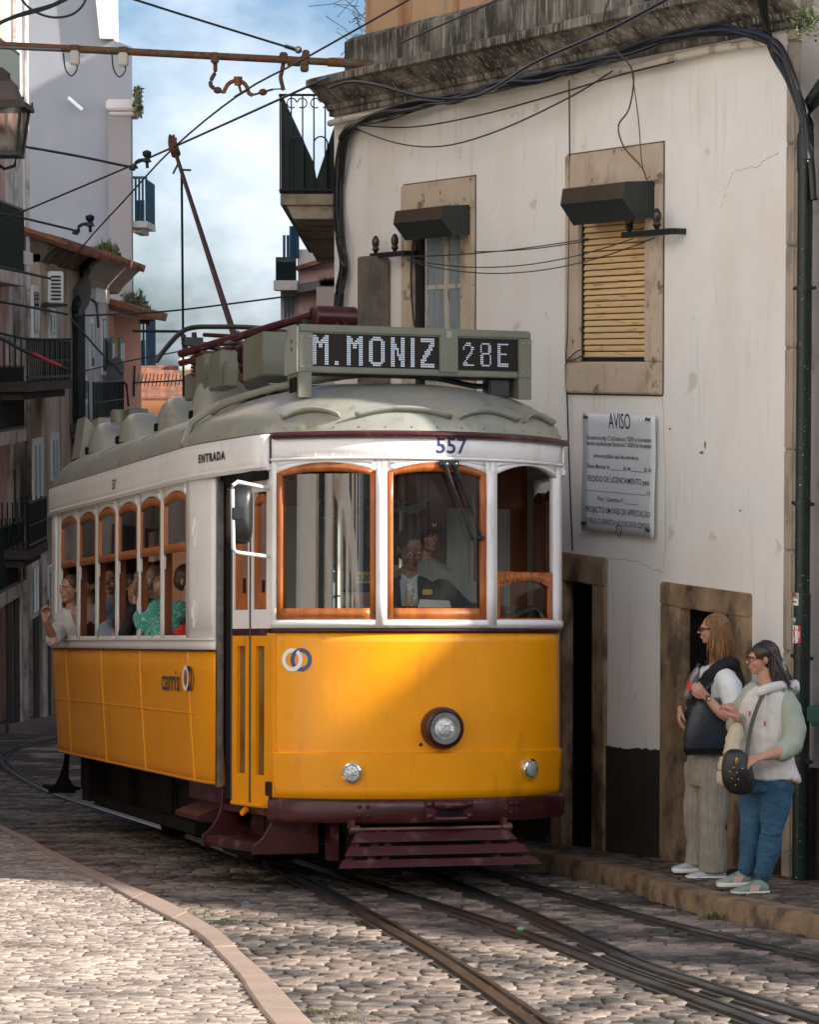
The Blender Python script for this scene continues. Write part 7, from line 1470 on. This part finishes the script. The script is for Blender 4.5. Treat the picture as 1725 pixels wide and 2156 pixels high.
# --- people in the tram (local tram coordinates)
def bust(label, hp, yaw, tilt, k, skin, hairm, top, lips, hairstyle='short', torso=None, arms=(), faceoff=.0, hairlen=.2, group=None, sit=True, wid=.19, inw=0):
    W = MTR @ hp; t = thing('person', label, 'person', Mx.Translation(W), group); R = Rz(yaw) @ Mx.Rotation(tilt, 3, 'X'); c = V((0, 0, 0))
    g = MB(); head(g, c, R, k); B = Rz(yaw*.6)
    nb_ = V((0, .02, -.19*k)); limb(g, [c+V((0, .012, -.06)), c+V((0, .02, -.12*k)), nb_], [.05, .048, .06])
    bl = torso or 0; lean = V((bl, 0, 0))
    FWD = (MTR.to_3x3() @ V((0, -1, 0))); INW = (MTR.to_3x3() @ V((1, 0, 0)))*inw
    def tr(z, rx, ry): return ringe(nb_+INW*(-z)+V((0, 0, z)), rx, ry, yaw*.6)
    g.loft([tr(.01, .06, .06), tr(-.03, wid*.8, .09), tr(-.12, wid*.9, .12), tr(-.3, wid*.8, .11), tr(-.45, wid*.85, .12)])
    for s_ in (-1, 1):
        p = nb_+INW*.45+V((0, 0, -.45)); X_ = MTR.to_3x3() @ V((s_*.09, 0, 0))
        if sit: limb(g, [p+X_, p+X_+FWD*.36, p+X_+FWD*.38+V((0, 0, -.36))], [.08, .06, .045])
        else: limb(g, [p+X_, p+X_+V((0, 0, -.35)), p+X_+V((0, 0, -.62))], [.085, .06, .045])
    sl = MB(); sl.loft([tr(.03, .075, .075), tr(-.015, wid*.8, .11), tr(-.05, wid*1.02, .125), tr(-.14, wid*1.05, .14), tr(-.3, wid*1.0, .135), tr(-.46, wid*1.0, .14)])
    for (pts, cuff, hd) in arms:
        P = [MTR @ p-W for p in pts]; limb(g, P[:2]+[P[1].lerp(P[2], .05)], [.05, .042, .038]); limb(g, [P[1], P[1].lerp(P[2], .5), P[2]], [.038, .034, .023])
        hand(g, P[2], hd[0], hd[1], hd[2], .95, hd[3])
        Q = [P[0], P[0].lerp(P[1], .5), P[1]]; sl.tube(Q, [.070, .066, .060], 14, round=True)
        if cuff > 1: sl.tube([P[1], P[1].lerp(P[2], cuff-1)], [.058, .046], 14, round=True)
    g.build('body', skin, t, remesh=.0065, sm=2); sh_ = sl.build('top', top, t, remesh=.008, sm=3, wr=.02)
    headbits(t, c, R, k, hairm, lips)
    g = MB()
    for p, r in (((0, .022, .038), (.082, .094, .082)), ((0, .045, .0), (.079, .078, .08))): g.ell(c+R @ (V(p)*k), V(r)*k, R)
    if hairstyle == 'afro': g.ell(c+R @ (V((0, .03, .055))*k), V((.082, .088, .062))*k, R)
    if hairstyle != 'cap': g.build('hair_cap', hairm, t, smooth=True)
    if hairstyle == 'long':
        g = MB(); st = []
        for i in range(150):
            a = rnd.uniform(-.3, 3.45); z = rnd.uniform(-.05, .06); q_r = sqrt(max(0, 1-(z/.105)**2)); st.append(c+R @ (V((.082*q_r*cos(a), .026+.092*q_r*sin(a), z))*k))
        strands(g, st, hairlen, rnd, .009, .02, V((0, 0, 0)), 6); g.build('hair', hairm, t, smooth=True)
    return t, R, k, W
DKS = cloth('dark_navy_blazer', (.014, .016, .022), bump=.3)
hp = tp(865, 1158, 1, .62)
pa = [tp(925, 1240, 1, .70), tp(985, 1290, 1, .62), tp(1066, 1282, 1, .42)]
t, R, k, W = bust('person driving the tram in dark blazer, patterned tie and thin round glasses', hp, radians(20), radians(14), 1.1, SKIND, mat('black_hair', (.010, .008, .007), .6, bump=1, bscale=120), DKS, LIPD, 'afro', 0, [(pa, 1.75, ((1, -.1, .1), (0, -.2, -1), 1, .9))], wid=.21, sit=False)
specs(t, V((0, 0, 0)), R, k, CHROME, .024)
def dl(px, py, y=.5): return MTR @ tp(px, py, 1, y)-W
g = MB(); 
yq = .44
g.add([dl(848, 1208, yq), dl(862, 1221, yq-.01), dl(880, 1208, yq), dl(878, 1222, yq), dl(866, 1275, yq-.02), dl(880, 1276, yq-.02), dl(846, 1276, yq-.0), dl(842, 1225, yq)], [(0, 1, 7), (1, 2, 3), (7, 1, 6), (1, 3, 5, 4), (1, 4, 6)]); o = g.build('shirt_front', mat('pale_blue_shirt', (.42, .48, .56), .8), t, sol=.006)
g = MB(); g.add([dl(858, 1218, yq-.02), dl(868, 1218, yq-.02), dl(870, 1228, yq-.025), dl(880, 1276, yq-.04), dl(862, 1276, yq-.04), dl(856, 1228, yq-.025)], [(0, 1, 2, 5), (5, 2, 3, 4)]); g.build('tie', mat('patterned_tie', (.62, .62, .58), .6, col2=(.25, .27, .28), scale=40, lo=.5, hi=.55), t, sol=.006)
g = MB(); g.add([dl(858, 1240, yq-.03), dl(876, 1276, yq-.045), dl(852, 1276, yq-.03)], [(0, 1, 2)]); g.build('yellow_lining', mat('mustard', (.55, .30, .04), .7), t, sol=.004)
g = MB(); a = dl(890, 1252, yq-.02); b = dl(910, 1241, yq-.02); g.b2(a, b+V((0, .006, 0))); g.build('name_badge', mat('gold_badge', (.65, .42, .05), .4), t)
g = MB(); g.ell(V((-.088, -.0, -.03)), (.008, .008, .010)); g.build('earring', CHROME, t)
g = MB(); a = tp(882, 1278, 1, .30); b = tp(950, 1264, 1, .34); g.add([MTR @ p for p in (tp(884, 1262, 1, .36), tp(946, 1265, 1, .36), tp(951, 1279, 1, .30), tp(880, 1279, 1, .30))], [(0, 1, 2, 3)]); tag(g.build('paper', OFFW, sol=.003), 'white sheet of paper lying on the tram dashboard before the driver', 'paper')
hp = tp(893, 1128, 1, 1.28)
t, R, k, W = bust('person in a dark red baseball cap standing behind the driver', hp, radians(50), 0, 1.0, SKIN, mat('grey_beard', (.12, .11, .10), .7), cloth('grey_tshirt', (.27, .27, .25)), LIP, 'cap', wid=.2, sit=False)
g = MB(); g.ell(R @ (V((0, .012, .045))), (.090, .104, .088), R); g.loft([[R @ V((x*.9, -.085-.0*x-(.085 if j else 0)*(1-(x/.08)**2*.6), .045-.012*j)) for x in lin(-.07, .07, 9)] for j in (0, 1)], cap=False); cp_ = g.build('baseball_cap', cloth('maroon_twill', (.11, .012, .016)), t, smooth=True, sol=.004)
g = MB(); cl_ = [R @ V((x, -.082-.01, z+.075)) for x, z in ((-.018, .016), (-.012, -.012), (0, .006), (.012, -.012), (.02, .018))]; g.tube(smooth_pts(cl_, 4), .003, 5); g.build('cap_mark', OFFW, cp_)
# side passengers
HBR = mat('hair_brown', (.07, .035, .018), .5, island=.4); HGB = mat('hair_ash_blonde', (.22, .14, .08), .5, col2=(.12, .08, .05), island=.4)
def sp2(px, py, x=-.85): return tp(px, py, 0, x-.14)
def spa(px, py, x=-.85): return tp(px, py, 0, max(x-.02, -1.13))
_b = bust
def bust(*a, **k): k.setdefault('inw', .45); return _b(*a, **k)
bust('person in white shirt waving an arm out of the rearmost tram window', sp2(150, 1240, -1.0), radians(-50), 0, 1.05, SKIN, HBR, cloth('white_shirt', (.60, .60, .58)), LIP, 'long', .03, [([spa(152, 1285, -1.02), tp(112, 1345, 0, -1.32), tp(95, 1305, 0, -1.42)], 1.12, ((-.1, 0, 1), (.4, -.8, 0), 1, .8))], hairlen=.16)
g2_ = 'passengers seated by the tram windows'
bust('person in a pale pink blouse behind the second tram window from the rear', sp2(187, 1232, -.9), radians(-60), 0, 1.0, SKIN, HD, cloth('pale_pink_blouse', (.52, .36, .32)), LIP, 'short', 0, [([spa(190, 1275, -.8), spa(196, 1335, -.85), spa(215, 1338, -.8)], 1.2, ((.7, -.5, 0), (0, -1, 0), 1, .5))])
bust('person with slate blue sleeve leaning at the third tram window from the rear', sp2(236, 1222, -.85), radians(-20), 0, 1.0, SKIN, HBR, cloth('slate_blue_shirt', (.20, .24, .29)), LIP, 'short', 0, [([spa(232, 1275, -1.0), spa(222, 1335, -1.1), spa(243, 1338, -1.05)], 1.6, ((.8, -.2, 0), (0, -1, 0), 1, .5))])
bust('person in black top with sunglasses at the fourth tram window from the rear', sp2(283, 1238, -.85), radians(30), 0, 1.0, SKIN, HD, cloth('black_top', (.014, .014, .016)), LIP, 'short', 0, [([spa(272, 1285, -1.0), spa(262, 1340, -1.1), spa(284, 1268, -1.02)], 1.8, ((.2, -.1, 1), (0, -1, 0), 1, .8))])
t, R, k, W = bust('person with wavy ash blonde hair and teal patterned blouse leaning at the tram window', sp2(324, 1222, -.92), radians(75), 0, 1.12, SKIN, HGB, mat('teal_patterned_blouse', (.05, .33, .25), .8, col2=(.035, .24, .19), scale=6, bump=.3, layers=[((.40, .55, .46), 38, (1, 1, 1), .58, .62, .7)]), LIP, 'long', 0, [([spa(330, 1280, -1.02), spa(338, 1338, -1.1), spa(372, 1330, -1.0)], 1.6, ((.9, -.2, 0), (0, -1, 0), 1, .7))], hairlen=.10, wid=.2)
g = MB(); [g.ell(R @ (V((s_*.03, -.02, .115))*k), V((.026, .018, .014)), R) for s_ in (-1, 1)]; g.build('sunglasses', BLACK, t, smooth=True)
t, R, k, W = bust('person in teal blouse half hidden behind the foremost side window of the tram', sp2(398, 1222, -.75), radians(60), 0, 1.0, SKIN, HBR, mat('teal_plain_blouse', (.05, .31, .24), .8, col2=(.035, .24, .19), scale=6, layers=[((.40, .55, .46), 38, (1, 1, 1), .58, .62, .6)]), LIP, 'short', 0, [([spa(372, 1285, -.95), spa(368, 1335, -1.0), spa(385, 1322, -.95)], 1.3, ((.7, -.3, .3), (0, -1, 0), 1, .7))], wid=.24)
g = MB(); a = sp2(383, 1330, -1.0); g.bb(a+V((-.05, -.10, -.05)), a+V((.05, .06, .045)), .03); tag(g.build('red_purse', mat('red_purse', (.5, .02, .02), .5), M=MTR, smooth=True), 'bright red purse held at the foremost side window of the tram', 'purse')
